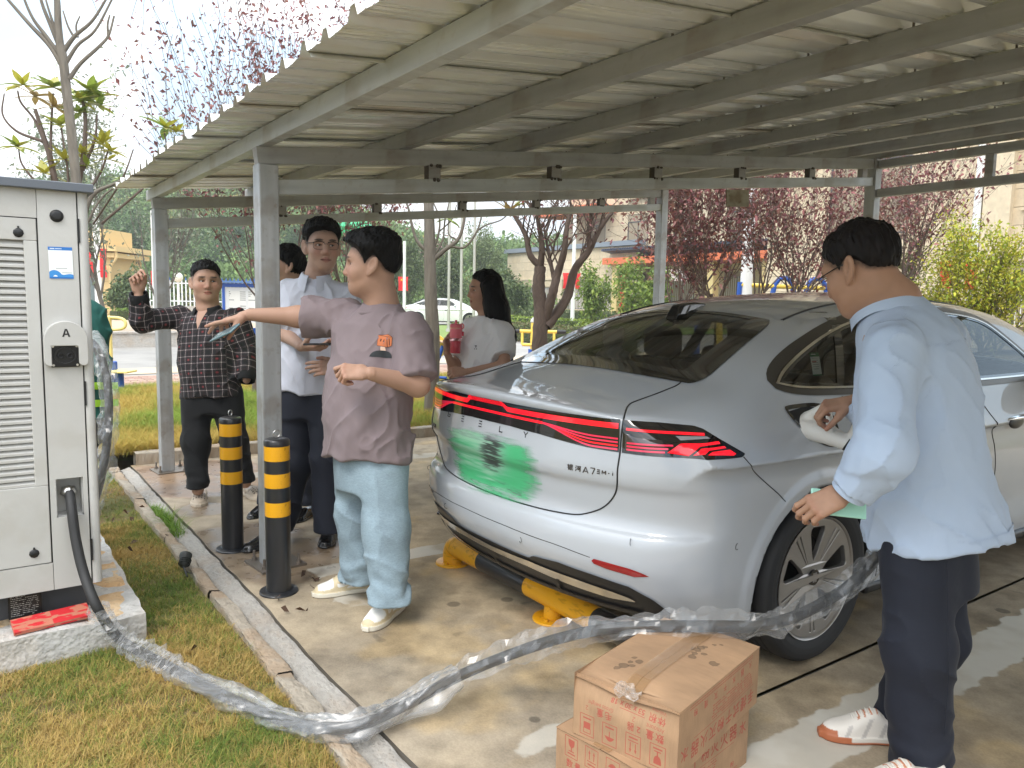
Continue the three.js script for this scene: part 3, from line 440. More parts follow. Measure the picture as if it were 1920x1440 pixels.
  // plinth
  const pg = new THREE.BoxGeometry(1.7, 0.26, 1.5, 60, 6, 50); metreUV(pg); { const p = pg.attributes.position; for (let i = 0; i < p.count; i++) { const x = p.getX(i), y = p.getY(i), z = p.getZ(i); p.setXYZ(i, x + (fbm(z * 9 + x, y * 9, 3, 5) - 0.5) * 0.02, y + (y > 0.1 ? (fbm(x * 6, z * 6, 3, 4) - 0.5) * 0.02 : 0), z + (fbm(x * 7, y * 12, 3, 6) - 0.5) * 0.02); } pg.computeVertexNormals(); }
  solo('plinth', at(pg, [-0.31, -0.02, -4.06]), plinthMat, 'grey concrete plinth with earthy top under the charging cabinet', 'plinth');
  // earth and mortar left on the plinth top
  struct('plinth_earth', sheet(70, 60, (u, v) => { const x = lerp(-1.1, 0.525, u), z = lerp(-3.322, -4.76, v), n = fbm(x * 9, z * 9, 4, 14); return [x, 0.105 + (n - 0.4) * 0.035 * sstep(0, 0.08, v) , z]; }, (u, v) => [u * 1.6, v * 1.4]), capMat);
  const bg = at(box(0.262, 0.016, 0.085, 0, 0, 0, 0, 0.002), [0.217,0.135,-3.381], 0.28, 0.10, 0.02);
  { const p = bg.attributes.position, u = bg.attributes.uv; }
  solo('painted_board', bg, std([1, 1, 1], 0.7, 0, { map: dataTex(256, 128, (u, v) => { const k = sstep(0.40, 0.52, fbm(u * 5, v * 9, 4, 741)); return [lerp(0.76, 0.72, k), lerp(0.13, 0.52, k * 0.8), lerp(0.16, 0.40, k * 0.8)]; }, true, [4, 6]) }), 'short red painted board lying on the plinth below the cabinet', 'board');
}
// ================= BOLLARDS =================
{
  const yel = std([0.86, 0.42, 0.012], 0.32, 0, { map: dataTex(256, 64, (u, v) => { const t = 0.96 - sstep(0.62, 0.75, fbm(u * 20, v * 8, 4, 751)) * 0.14; return [t, t, t]; }, true) }), blk = std([0.018, 0.019, 0.022], 0.38, 0, { clearcoat: 0.3, roughnessMap: dataTex(256, 256, (u, v) => 0.7 + 0.5 * fbm(u * 20, v * 20, 4, 755)) });
  const b = thing('bollard', 'yellow and black striped steel bollard in front of the nearer carport post', 'bollard', [1.158,0,-3.529], 0, 'striped bollards by the carport posts');
  const R = 0.0575, H = 0.735;
  part(b, 'tube', lathe([[R, 0], [R, H - 0.01]], 40), blk);
  part(b, 'base_flange', lathe([[R, 0.012], [0.088, 0.010], [0.09, 0.003], [0.09, 0]], 36), blk);
  for (const [a, c] of [[0.640, 0.708], [0.513, 0.580], [0.376, 0.444]]) part(b, 'stripe', lathe([[R + 0.0002, a], [R + 0.0012, a + 0.001], [R + 0.0012, c - 0.001], [R + 0.0002, c]], 40), yel);
  part(b, 'cap', lathe([[R + 0.002, H - 0.022], [R + 0.002, H - 0.004], [R - 0.004, H + 0.004], [R - 0.02, H + 0.009], [0, H + 0.011]], 36), blk);
  const ring = new THREE.TorusGeometry(0.016, 0.0028, 8, 20); ring.translate(0, H + 0.028, 0); part(b, 'ring', ring, steel);
  copyOf(b, [1.152,0,-4.282], 0.7, 'yellow and black striped steel bollard in front of the man in the plaid shirt');
  // fallen rust flakes and bolts at post foot belong to carport
  // ================= WHEEL STOPS =================
  const ws = thing('wheel_stop', 'yellow and black pipe wheel stop under the rear bumper of the silver car', 'wheel stop', [2.065, 0, -2.62]);
  const Rp = 0.052, pipe = (a, c, m) => part(ws, 'band', at(new THREE.CylinderGeometry(Rp, Rp, c - a, 24, 1, true).rotateX(Math.PI / 2), [0, 0.1, (a + c) / 2]), m);
  pipe(-0.74, -0.516, yel); pipe(-0.516, -0.117, blk); pipe(-0.117, 0.345, yel); pipe(0.345, 0.74, blk);
  part(ws, 'end_cap', at(new THREE.CircleGeometry(Rp, 20), [0, 0.1, 0.74]), blk); part(ws, 'elbow', tube([[0, 0.1, -0.735], [0, 0.098, -0.79], [0, 0.06, -0.815], [0, 0.0, -0.815]], Rp, 14, 18), yel);
  for (const z of [-0.815, 0.05]) part(ws, 'foot', merge([cyl(0.043, 0.04, 0.06, 0, 0.005, z, 18), lathe([[0.042, 0.013], [0.088, 0.011], [0.091, 0.004], [0.091, 0]], 28).translate(0, 0, z), cyl(0.011, 0.011, 0.01, -0.06, 0.012, z + 0.03, 6)]), yel);
  copyOf(ws, [2.065, 0, -4.95], 0, 'yellow and black pipe wheel stop in the empty bay behind the standing group');
}
// ================= ground light lying on the lawn =================
{
  const l = thing('garden_spotlight', 'small black garden spotlight lying on the lawn by the kerb', 'spotlight', [0.839,0.03,-4.042], 0.9);
  part(l, 'lamp_body', at(lathe([[0, 0], [0.018, 0.002], [0.024, 0.02], [0.026, 0.05], [0.03, 0.055], [0.031, 0.072], [0.027, 0.074], [0, 0.07]], 20), [0, 0, 0], 0, 0.2, -0.95), std([0.03, 0.033, 0.03], 0.45));
  part(l, 'fins', merge([0, 1, 2].map((k) => at(lathe([[0.022, 0], [0.029, 0], [0.029, 0.003], [0.022, 0.003]], 20), [0.012 + k * 0.008, 0.008 + k * 0.007, 0], 0, 0.2, -0.95))), std([0.03, 0.033, 0.03], 0.45));
  part(l, 'wire', tube([[0, 0, 0], [-0.03, -0.015, 0.03], [-0.01, -0.03, 0.07], [0.04, -0.035, 0.05], [0.06, -0.03, 0.02]], 0.003, 20, 6), blackRubber);
  part(l, 'stake', merge([bar([-0.01, 0.0, 0.01], [-0.06, -0.03, 0.05], 0.005), box(0.028, 0.016, 0.02, -0.01, -0.03, 0.085, 0.4)]), blackPlastic);
}

// ================= SILVER CAR: body as an implicit surface; x forward from the tail, y up, z to the near side =================
const carProf = spline([[0.1, 0.2], [0.17, 0.17], [0.27, 0.10], [0.345, 0.055], [0.39, 0.03], [0.46, 0.0], [0.53, -0.005], [0.575, 0.006], [0.60, 0.03], [0.64, 0.042], [0.70, 0.035], [0.735, 0.028], [0.765, 0.010], [0.80, 0.006], [0.86, 0.014], [0.90, 0.02], [0.98, 0.018], [1.0, 0.008], [1.025, 0.0], [1.04, 0.003]]);
const carSec = spline([[0.15, 0.86], [0.22, 0.90], [0.35, 0.925], [0.5, 0.937], [0.68, 0.943], [0.80, 0.936], [0.88, 0.918], [0.96, 0.890], [1.05, 0.855], [1.2, 0.80]]);
const carDeck = spline([[-0.1, 1.035], [0.0, 1.037], [0.12, 1.036], [0.25, 1.05], [0.54, 1.085], [0.8, 1.06], [1.2, 1.0], [2.0, 0.985], [3.4, 0.98], [4.0, 0.955], [4.5, 0.86], [4.85, 0.72], [5, 0.6]]);
const carTop = spline([[0.2, 0.93], [0.40, 1.045], [0.54, 1.108], [0.80, 1.222], [1.0, 1.303], [1.17, 1.363], [1.4, 1.417], [1.7, 1.455], [2.1, 1.478], [2.4, 1.480], [2.8, 1.455], [3.1, 1.405], [3.5, 1.25], [3.9, 1.06], [4.1, 0.95]]);
const carPlan = spline([[-0.2, 0.92], [0.1, 0.945], [0.5, 0.975], [1.0, 0.995], [1.6, 1], [3.3, 1], [4.2, 0.985], [4.7, 0.93], [5, 0.85]]);
function carOuter(x, y, zz) {
  const z = Math.abs(zz), q = z / 0.85, R = carProf(y) + 0.21 * Math.pow(q, 2.5);
  const dw = Math.hypot(x - 0.958, y - 0.335), dw2 = Math.hypot(x - 3.803, y - 0.335);
  const flare = 0.010 * sstep(0.45, 0.41, dw) + 0.010 * sstep(0.45, 0.41, dw2);
  const crease = 0.012 * sstep(0.70, 0.30, y) * sstep(1.5, 1.7, x) * sstep(3.1, 2.9, x);
  const W = carSec(y) * carPlan(x) + flare - crease;
  const dk = y - (carDeck(x) - 0.03 * Math.pow(z / 0.62, 2.2));
  const rear = (R - x) * 0.93, kk = 0.025 + 0.16 * sstep(0.55, 0.9, z);
  let f = smax(dk, rear, kk);
  f = smax(f, z - W, 0.17);
  f = smax(f, x - (4.9 - 0.32 * Math.pow(z / 0.9, 3) - 0.10 * sstep(0.4, 0.75, y)), 0.12);
  f = smax(f, 0.185 + 0.08 * sstep(0.6, 0.1, x) - y, 0.03);
  const g = (0.90 - 0.60 * (y - 0.97)) * (1 - 0.05 * sstep(1.3, 0.2, x)) - 0.22 * sstep(3.2, 4.1, x) * 0.4;
  let G = smax(z - g, (y - (carTop(x) - 0.045 * Math.pow(z / 0.55, 2))) * 0.93, 0.075); G = Math.max(G, 0.85 - y, 0.32 - x);
  f = smin(f, G, 0.09);
  // lower edge of the boot lid recessed for the number plate
  const arch = 0.372; f = smax(f, Math.min(arch - dw, z - 0.55), 0.014); f = smax(f, Math.min(arch - dw2, z - 0.55), 0.014);
  return f;
}
const CAR = [1.73, 0, -2.62];
// point on the body met from outside at angle th round the tail (0 = straight behind, positive = near side)
function carRear(th, y, off = 0) { const dx = -Math.cos(th), dz = Math.sin(th); let a = 0.2, b = 1.6; for (let t = 1.6; t > 0.2; t -= 0.03) if (carOuter(1 + dx * t, y, dz * t) < 0) { a = t; b = t + 0.03; break; } for (let i = 0; i < 22; i++) { const m = (a + b) / 2; if (carOuter(1 + dx * m, y, dz * m) < 0) a = m; else b = m; } const t = a + off; return [1 + dx * t, y, dz * t]; }
function carSide(x, y, s = 1, off = 0) { let a = 0.2, b = 1.1; for (let t = 1.1; t > 0.2; t -= 0.02) if (carOuter(x, y, t) < 0) { a = t; b = t + 0.02; break; } for (let i = 0; i < 22; i++) { const m = (a + b) / 2; if (carOuter(x, y, m) < 0) a = m; else b = m; } return [x, y, s * (a + off)]; }
function carAbove(x, z, off = 0) { let a = 0.5, b = 1.7; for (let t = 1.7; t > 0.3; t -= 0.02) if (carOuter(x, t, z) < 0) { a = t; b = t + 0.02; break; } for (let i = 0; i < 22; i++) { const m = (a + b) / 2; if (carOuter(x, m, z) < 0) a = m; else b = m; } return [x, a + off, z]; }
const carAbove2 = (x) => carTop(x);
// strokes of the few printed characters on a 10 x 10 grid, y down
const bx4 = (a, b, c, d) => [[a, b], [c, b], [c, d], [a, d], [a, b]];
const CJK = {
  mie: [[[1, 2], [9, 2]], [[2.5, 4.4], [1.8, 6.2]], [[7.9, 4.2], [7, 5.8]], [[5, 2], [5, 5], [3.5, 7.5], [1.2, 9.4]], [[5, 5], [6.5, 7.6], [9, 9.4]]],
  huo: [[[2.2, 3], [1.5, 5.2]], [[8, 2.8], [7, 5]], [[5, 1], [5, 4.5], [3.8, 7], [1, 9.5]], [[5, 4.5], [6.3, 7], [9.2, 9.4]]],
  qi: [bx4(1.5, 1, 4, 3.2), bx4(6, 1, 8.5, 3.2), [[1, 5], [9, 5]], [[5, 3.5], [4.5, 5], [1, 6.8]], [[5.2, 5], [9, 6.8]], bx4(1.5, 7, 4, 9.5), bx4(6, 7, 8.5, 9.5)],
  gan: [[[2, 2], [8, 2]], [[1, 5], [9, 5]], [[5, 2], [5, 9.6]]],
  fen: [[[1, 4.5], [4.5, 4.5]], [[2.7, 1.2], [2.7, 9.2]], [[1.2, 2], [1.8, 3.4]], [[4.3, 2], [3.7, 3.4]], [[2.7, 4.6], [1, 7]], [[2.8, 4.6], [4.4, 6.2]], [[6.3, 1.5], [5, 4.6]], [[7.6, 1.5], [9.4, 4.6]], [[5.6, 5.4], [8.8, 5.4], [8.3, 9], [7.3, 8.6]], [[6.8, 5.4], [6.4, 7.4], [5, 9.3]]],
  shi: [[[1, 3], [9, 3]], [[1.5, 5], [5, 5]], [[3.2, 5], [3.2, 8.4]], [[1.2, 8.8], [5.4, 8]], [[6.3, 1], [6.8, 5], [7.8, 8], [9, 9.3], [9.3, 7.6]], [[7.6, 1.4], [8.4, 2.2]]],
  shui: [[[5, 1], [5, 9], [4, 8.4]], [[1.3, 3.2], [4.2, 3.2], [3, 6], [1.2, 8]], [[8.6, 2], [6, 4.2]], [[5.4, 4], [7, 6.5], [9.3, 8.4]]],
  shou: [[[2, 1.8], [8, 1.2]], [[1.8, 4], [8.2, 4]], [[1, 6.3], [9, 6.3]], [[5, 1.6], [5, 9.2], [4, 8.8]]],
  ti: [[[1, 3], [4, 3]], [[2.6, 1], [2.6, 9], [1.8, 8.4]], [[1, 6.4], [4.2, 5.4]], bx4(5.2, 1, 8.6, 4), [[5.2, 2.5], [8.6, 2.5]], [[4.6, 5.2], [9.4, 5.2]], [[7, 5.2], [7, 9]], [[7, 7], [9, 7]], [[5.8, 6.2], [5, 9.2]], [[5.5, 7.8], [7, 9], [9.5, 9.4]]],
  mao: [[[7.5, 1.2], [2.5, 2.4]], [[2, 4.2], [8.4, 3.4]], [[1.4, 6.6], [9, 5.6]], [[4.8, 2], [4.8, 8.6], [5.6, 9.3], [8.8, 9.2], [9, 7.8]]],
  zhong: [[[8, 1], [2.4, 1.7]], [[1, 3], [9, 3]], bx4(2.4, 4.1, 7.6, 6.8), [[2.4, 5.4], [7.6, 5.4]], [[5, 1.4], [5, 9.4]], [[2, 8], [8, 8]], [[1, 9.5], [9, 9.5]]],
  liang: [bx4(2.5, 1, 7.5, 3.4), [[2.5, 2.2], [7.5, 2.2]], [[1, 4.3], [9, 4.3]], bx4(2.5, 5.2, 7.5, 7.3), [[2.5, 6.2], [7.5, 6.2]], [[5, 5.2], [5, 9.5]], [[2, 8.3], [8, 8.3]], [[1, 9.5], [9, 9.5]]],
  tiy: [[[3, 1], [1, 5]], [[2.2, 3.6], [2.2, 9.5]], [[3.6, 3], [9.4, 3]], [[6.5, 1], [6.5, 9.5]], [[6.3, 3], [3.6, 7.4]], [[6.7, 3], [9.4, 7.4]], [[5.2, 7.4], [7.8, 7.4]]],
  ji: [[[4, 1.2], [1.4, 2]], [[1, 3.6], [4.8, 3.6]], [[2.8, 1.8], [2.8, 9.5]], [[2.8, 4], [1, 7]], [[3, 4.4], [4.6, 6]], bx4(5.6, 1.8, 9, 5.4), [[6.2, 6.6], [5, 9.4]], [[8.2, 6.6], [9.4, 9.4]]],
  shu: [[[1, 2.8], [5, 2.8]], [[3, 1], [3, 4.8]], [[1.4, 1.2], [2, 2.2]], [[4.6, 1.2], [4, 2.2]], [[3, 3], [1, 4.6]], [[3, 3], [5, 4.6]], [[1, 6.2], [5.2, 6.2]], [[2.8, 5], [1.8, 7.6], [4.6, 9.4]], [[4.3, 6.4], [3.2, 8.4], [1.2, 9.4]], [[6.8, 1], [5.6, 4.4]], [[6.2, 3], [9.4, 3]], [[8.4, 3], [7.4, 6.6], [5.4, 9.4]], [[6.2, 4.6], [7.4, 7.4], [9.4, 9.4]]],
  yin: [[[2.4, 1], [1, 3.4]], [[1.8, 2.6], [4.2, 2.6]], [[1.6, 4.4], [4, 4.4]], [[1, 6], [4.4, 6]], [[2.7, 4.4], [2.7, 9], [4.4, 8]], [[5.4, 1.4], [8.6, 1.4], [8.6, 5]], [[5.4, 3.2], [8.6, 3.2]], [[5.4, 5], [8.6, 5]], [[5.4, 1.4], [5.4, 9.2], [7.2, 8.2]], [[9, 5.8], [7.2, 7]], [[6.8, 5], [7.8, 7.6], [9.4, 9.4]]],
  he: [[[1.4, 1.4], [2.6, 2.4]], [[1, 4], [2.2, 5]], [[1, 9], [2.8, 6.4]], [[3.6, 1.8], [9.4, 1.8]], [[8.2, 1.8], [8.2, 9], [7, 8.6]], bx4(4.4, 3.8, 6.6, 6.6)],
};
// closed outline resampled to n points; inset by d (positive = inwards, outline given either way round)
function resample(poly, n) { const L = [0]; const P = [...poly, poly[0]]; for (let i = 1; i < P.length; i++) L.push(L[i - 1] + Math.hypot(P[i][0] - P[i - 1][0], P[i][1] - P[i - 1][1])); const out = []; for (let k = 0; k < n; k++) { const s = k / n * L[L.length - 1]; let i = 1; while (L[i] < s) i++; const t = (s - L[i - 1]) / (L[i] - L[i - 1] || 1); out.push([lerp(P[i - 1][0], P[i][0], t), lerp(P[i - 1][1], P[i][1], t)]); } return out; }
function smoothPoly(poly, it = 2) { for (let k = 0; k < it; k++) { const o = []; poly.forEach((p, i) => { const q = poly[(i + 1) % poly.length]; o.push([p[0] * 0.75 + q[0] * 0.25, p[1] * 0.75 + q[1] * 0.25], [p[0] * 0.25 + q[0] * 0.75, p[1] * 0.25 + q[1] * 0.75]); }); poly = o; } return poly; }
function area2(poly) { return poly.reduce((s, p, i) => { const q = poly[(i + 1) % poly.length]; return s + p[0] * q[1] - q[0] * p[1]; }, 0); }
function inset(poly, d) { const s = area2(poly) > 0 ? 1 : -1; return poly.map((p, i) => { const a = poly[(i + poly.length - 1) % poly.length], b = poly[(i + 1) % poly.length], tx = b[0] - a[0], ty = b[1] - a[1], l = Math.hypot(tx, ty) || 1; return [p[0] - s * ty / l * d, p[1] + s * tx / l * d]; }); }
function polyDist(poly) { return (x, y) => { let d = 1e9, inside = false; for (let i = 0, j = poly.length - 1; i < poly.length; j = i++) { const [ax, ay] = poly[j], [bx, by] = poly[i], ex = bx - ax, ey = by - ay, t = clamp(((x - ax) * ex + (y - ay) * ey) / (ex * ex + ey * ey || 1e-9)), qx = x - ax - ex * t, qy = y - ay - ey * t; d = Math.min(d, qx * qx + qy * qy); if ((ay > y) !== (by > y) && x < ex * (y - ay) / (ey || 1e-12) + ax) inside = !inside; } return (inside ? -1 : 1) * Math.sqrt(d); }; }
// sheet filling an outline whose rows of equal v are single spans; proj(u,v) gives the point
function rowSheet(poly, nu, nv, proj) {
  const ys = poly.map((p) => p[1]), y0 = Math.min(...ys) + 1e-5, y1 = Math.max(...ys) - 1e-5, P = [...poly, poly[0]];
  const span = (y) => { let a = 1e9, b = -1e9; for (let i = 1; i < P.length; i++) { const [px, py] = P[i - 1], [qx, qy] = P[i]; if ((py - y) * (qy - y) <= 0 && py !== qy) { const x = px + (qx - px) * (y - py) / (qy - py); a = Math.min(a, x); b = Math.max(b, x); } } return [a, b]; };
  return sheet(nu, nv, (u, v) => { const y = lerp(y0, y1, v), [a, b] = span(y); return proj(lerp(a, b, u), y); }, (u, v) => { const y = lerp(y0, y1, v), [a, b] = span(y); return [lerp(a, b, u), y]; });
}
function ringSheet(o, i, nv, proj) { const n = o.length; return sheet(n, nv, (u, v) => { const k = Math.round(u * n) % n; return proj(lerp(o[k][0], i[k][0], v), lerp(o[k][1], i[k][1], v)); }); }
const DLO = smoothPoly([[0.772, 1.10], [0.80, 1.135], [0.89, 1.185], [1.06, 1.255], [1.26, 1.318], [1.5, 1.37], [1.8, 1.407], [2.2, 1.418], [2.55, 1.40], [2.75, 1.365], [2.90, 1.275], [3.05, 1.165], [3.17, 1.05], [3.1, 1.028], [2.4, 1.026], [1.6, 1.034], [1.137, 1.046], [0.92, 1.055], [0.80, 1.075]], 2);
const dloD = polyDist(inset(resample(DLO, 48), 0.02));
const rearHW = (x) => lerp(0.60, 0.50, (x - 0.52) / 0.68);
function carShell(x, y, z) {
  let f = carOuter(x, y, z); if (f > 0.05) return f;
  if (y > 0.55) {
    f = Math.max(f, -Math.max(f + 0.034, 0.60 - y, 0.40 - x, x - 3.95));
    const az = Math.abs(z);
    if (y > 1.0) {
      if (x < 1.35) f = Math.max(f, -Math.max(az - rearHW(x) + 0.022, 0.60 - x, x - 1.145, 1.0 - y));
      if (az > 0.45 && x > 0.7) f = Math.max(f, -Math.max(dloD(x, y), 0.45 - az));
      if (x > 2.9) f = Math.max(f, -Math.max(az - lerp(0.60, 0.68, (x - 2.95) / 0.9), 3.0 - x, x - 3.82, 1.0 - y));
    }
  }
  return f;
}
const carPaint = std([0.49, 0.52, 0.56], 0.42, 0.04, { clearcoat: 1, clearcoatRoughness: 0.03, vertexColors: true });
const gloss = std([0.008, 0.008, 0.009], 0.06, 0, { clearcoat: 1, clearcoatRoughness: 0.02 });
const trimBlack = std([0.014, 0.014, 0.015], 0.35);
const tintGlass = std([0.26, 0.26, 0.245], 0.0, 0, { transmission: 1, ior: 1.5 });
const sideGlass = std([0.40, 0.42, 0.41], 0.0, 0, { transmission: 1, ior: 1.5 });
const tyreMat = std([0.018, 0.018, 0.019], 0.72), rimMat = std([0.40, 0.38, 0.36], 0.32, 0.7), underMat = std([0.012, 0.012, 0.012], 0.8);
const redLamp = std([0.55, 0.004, 0.012], 0.2, 0, { emissive: new THREE.Color(0.9, 0.006, 0.02), emissiveIntensity: 0.55, clearcoat: 1, clearcoatRoughness: 0.03 });
const pinkLamp = std([0.62, 0.02, 0.07], 0.2, 0, { emissive: new THREE.Color(0.8, 0.015, 0.07), emissiveIntensity: 0.3, clearcoat: 1 });
const reflectorRed = std([0.30, 0.003, 0.006], 0.15, 0, { clearcoat: 1 });
{
  const car = thing('sedan', 'silver grey fastback sedan seen from its rear corner, plugged in at the right rear wing', 'car', CAR);
  part(car, 'body', nets(carShell, [-0.04, 0.15, -0.98], [4.95, 1.52, 0.98], 0.0135, {
    color: (x, y, z) => { const o = carOuter(x, y, z), a = Math.hypot(x - 0.958, y - 0.335), b = Math.hypot(x - 3.803, y - 0.335); return o < -0.012 ? [0.06, 0.05, 0.045] : (Math.min(a, b) < 0.378 || y < 0.2) ? [0.02, 0.02, 0.02] : [1, 1, 1]; },
  }), carPaint);
  const mir = (l) => [...l, ...l.slice().reverse().map((p) => [-p[0], p[1]])];
  const R = (off) => (t, y) => carRear(t, y, off), S = (s, off) => (x, y) => carSide(x, y, s, off);
  // ---- light bar ----
  const barTop = [[0, 0.998], [0.3, 0.996], [0.646, 0.992], [0.766, 0.987], [0.885, 0.976], [0.915, 0.967], [0.963, 0.938], [1.055, 0.884]], barBot = [[1.04, 0.874], [0.9, 0.874], [0.7, 0.876], [0.63, 0.877], [0.533, 0.879], [0.446, 0.886], [0.318, 0.897], [0.143, 0.904], [0, 0.904]];
  const interp = (l, t) => { const a = l.slice().sort((p, q) => p[0] - q[0]); t = Math.abs(t); for (let i = 1; i < a.length; i++) if (t <= a[i][0]) return lerp(a[i - 1][1], a[i][1], (t - a[i - 1][0]) / (a[i][0] - a[i - 1][0])); return a[a.length - 1][1]; };
  const bar2 = (t0, t1, nu, up, lo, off, nv = 3) => sheet(nu, nv, (u, v) => { const t = lerp(t0, t1, u); return carRear(t, lerp(lo(t), up(t), v), off); });
  const upB = (t) => interp(barTop, t), loB = (t) => interp([...barBot, [1.055, 0.884]], t);
  part(car, 'light_bar', merge([bar2(-0.645, 0.645, 90, upB, loB, 0.0025, 8)]), gloss);
  const stepY = (t) => 0.0185 * sstep(0.158, 0.122, Math.abs(t + 0.03));
  const ribs = []; for (let k = 0; k < 26; k++) { const t = -0.14 + k * 0.0086; ribs.push(bar2(t, t + 0.0055, 1, () => 0.9965, () => 0.9785, 0.0045, 1)); }
  for (const [a, b] of [[-0.64, -0.142], [0.082, 0.64]]) part(car, 'upper_light_strip', bar2(a, b, 40, (t) => 0.979 + stepY(t), (t) => 0.9595 + stepY(t), 0.004), redLamp);
  part(car, 'ribbed_light_strip', merge(ribs), redLamp, null, 'stuff');
  part(car, 'lower_light_strip', bar2(-0.33, 0.33, 40, (t) => 0.951 - 0.028 * t * t, (t) => 0.9405 - 0.028 * t * t, 0.004), redLamp);
  for (const s of [-1, 1]) for (let k = 0; k < 4; k++) {
    const yEnd = 0.924 - k * 0.0125, q = (t) => { const w = sstep(0.30, 0.56, Math.abs(t)); return lerp(0.944, yEnd, w); };
    part(car, 'fan_light_line', bar2(s * 0.33, s * 0.64, 26, (t) => q(t) + 0.0030, (t) => q(t) - 0.0030, 0.004), k === 2 ? redLamp : pinkLamp);
  }
  for (const s of [-1, 1]) {
    const mm = (l) => l.map((p) => [s * p[0], p[1]]);
    const tl = part(car, 'tail_lamp', bar2(s * 0.655, s * 1.052, 60, upB, loB, 0.0028, 8), gloss);
    part(tl, 'light_strip', bar2(s * 0.666, s * 0.917, 24, (t) => lerp(0.9655, 0.9545, (Math.abs(t) - 0.666) / 0.25), (t) => lerp(0.957, 0.946, (Math.abs(t) - 0.666) / 0.25), 0.005), redLamp);
    part(tl, 'reversing_lamp', rowSheet(mm([[0.821, 0.9445], [0.923, 0.9445], [0.943, 0.933], [0.838, 0.931]]), 12, 2, R(0.0048)), std([0.55, 0.55, 0.62], 0.1, 0.5, { clearcoat: 1, bumpMap: dataTex(64, 64, (u, v) => ((u * 16) % 1 > 0.5 ? 1 : 0)), bumpScale: 0.002 }));
    part(tl, 'brake_lamp', rowSheet(mm([[0.790, 0.884], [0.845, 0.927], [0.961, 0.929], [0.966, 0.920], [0.896, 0.913], [0.862, 0.8815]]), 24, 6, R(0.005)), redLamp);
    part(tl, 'brake_lamp', rowSheet(mm([[0.875, 0.8835], [0.904, 0.911], [0.978, 0.9135], [0.986, 0.905], [0.928, 0.9035], [0.905, 0.885]]), 20, 5, R(0.005)), redLamp);
    part(tl, 'brake_lamp', rowSheet(mm([[0.914, 0.885], [0.941, 0.901], [0.996, 0.902], [1.018, 0.887], [1.008, 0.8825]]), 20, 4, R(0.005)), redLamp);
    for (const [y, e] of [[0.913, 0.815], [0.9015, 0.80], [0.890, 0.79]]) part(tl, 'light_line', bar2(s * 0.67, s * e, 12, (t) => y + 0.0032, (t) => y - 0.0028, 0.0046, 1), pinkLamp);
    part(tl, 'lens_facet', rowSheet(mm([[0.664, 0.945], [0.775, 0.940], [0.80, 0.885], [0.664, 0.884]]), 12, 4, R(0.0036)), std([0.10, 0.09, 0.095], 0.12, 0.6, { clearcoat: 1 }));
    part(car, 'reflector', rowSheet(mm(smoothPoly([[0.559, 0.481], [0.62, 0.479], [0.695, 0.472], [0.735, 0.462], [0.766, 0.447], [0.74, 0.442], [0.701, 0.441], [0.579, 0.456], [0.568, 0.466]], 1)), 24, 4, R(0.004)), reflectorRed);
  }
  // ---- bumper ----
  const bTop = (t) => interp([[0, 0.399], [0.27, 0.397], [0.297, 0.415], [0.424, 0.425], [0.569, 0.412], [0.694, 0.395], [0.77, 0.357], [0.842, 0.295], [0.875, 0.215]], t);
  part(car, 'rear_diffuser', bar2(-0.83, 0.83, 120, bTop, (t) => 0.268, 0.006, 10), trimBlack);
  const cTop = (t) => interp([[0, 0.378], [0.264, 0.385], [0.491, 0.374], [0.63, 0.360], [0.693, 0.347], [0.716, 0.335]], t), cBot = (t) => interp([[0, 0.349], [0.246, 0.352], [0.482, 0.333], [0.628, 0.325], [0.716, 0.334]], t);
  part(car, 'chrome_strip', bar2(-0.715, 0.715, 90, (t) => lerp(cBot(t), cTop(t), 0.95), cBot, 0.012, 4), chrome);
  part(car, 'diffuser_ledge', bar2(-0.74, 0.74, 60, () => 0.292, () => 0.272, 0.016, 2), std([0.02, 0.02, 0.021], 0.5));
  for (const t of [-0.42, 0.0, 0.4]) part(car, 'diffuser_fin', merge([bar2(t - 0.008, t + 0.008, 2, () => 0.335, () => 0.272, 0.018, 4)]), trimBlack);
  // panel gaps
  const gap = (pts, r = 0.0026, close = false) => tube(pts, r, pts.length * 6, 5, close);
  const dense = (l, fn, k = 6) => { const c = new THREE.CatmullRomCurve3(l.map((p) => V(p[0], p[1], 0)), false, 'centripetal'), n = l.length * k; return Array.from({ length: n + 1 }, (_, i) => { const p = c.getPoint(i / n); return fn(p.x, p.y); }); };
  const lidSide = (s) => [...dense([[0.608, 0.513], [0.531, 0.546], [0.438, 0.552], [0.327, 0.55], [0.273, 0.558], [0.228, 0.585]], (x, z) => carAbove(x, s * z, 0.0004)), ...dense([[0.655, 1.0], [0.651, 0.94], [0.649, 0.876], [0.644, 0.817], [0.643, 0.758], [0.628, 0.708], [0.588, 0.660], [0.526, 0.627], [0.483, 0.615], [0.387, 0.607], [0.2, 0.601], [0.02, 0.599]], (t, y) => carRear(s * t, y, 0.0004))];
  const all = [...lidSide(-1), carRear(0, 0.599, 0.0004), ...lidSide(1).reverse()];
  part(car, 'boot_lid_gap', gap(all, 0.0031), trimBlack);
  for (const s of [-1, 1]) {
    part(car, 'bumper_gap', gap(dense([[1.046, 0.874], [1.10, 0.815], [1.17, 0.76], [1.245, 0.705], [1.27, 0.682]], (t, y) => carRear(s * t, y, 0.0004)), 0.0022), trimBlack);
    part(car, 'door_gap', gap(dense([[2.262, 0.975], [2.285, 0.90], [2.35, 0.78], [2.40, 0.6], [2.40, 0.4], [2.36, 0.25]], (x, y) => carSide(x, y, s, 0.0004)), 0.0026), trimBlack);
    part(car, 'door_gap', gap(dense([[1.16, 1.04], [1.24, 0.93], [1.30, 0.80], [1.33, 0.64], [1.36, 0.5], [1.42, 0.25]], (x, y) => carSide(x, y, s, 0.0004)), 0.0026), trimBlack);
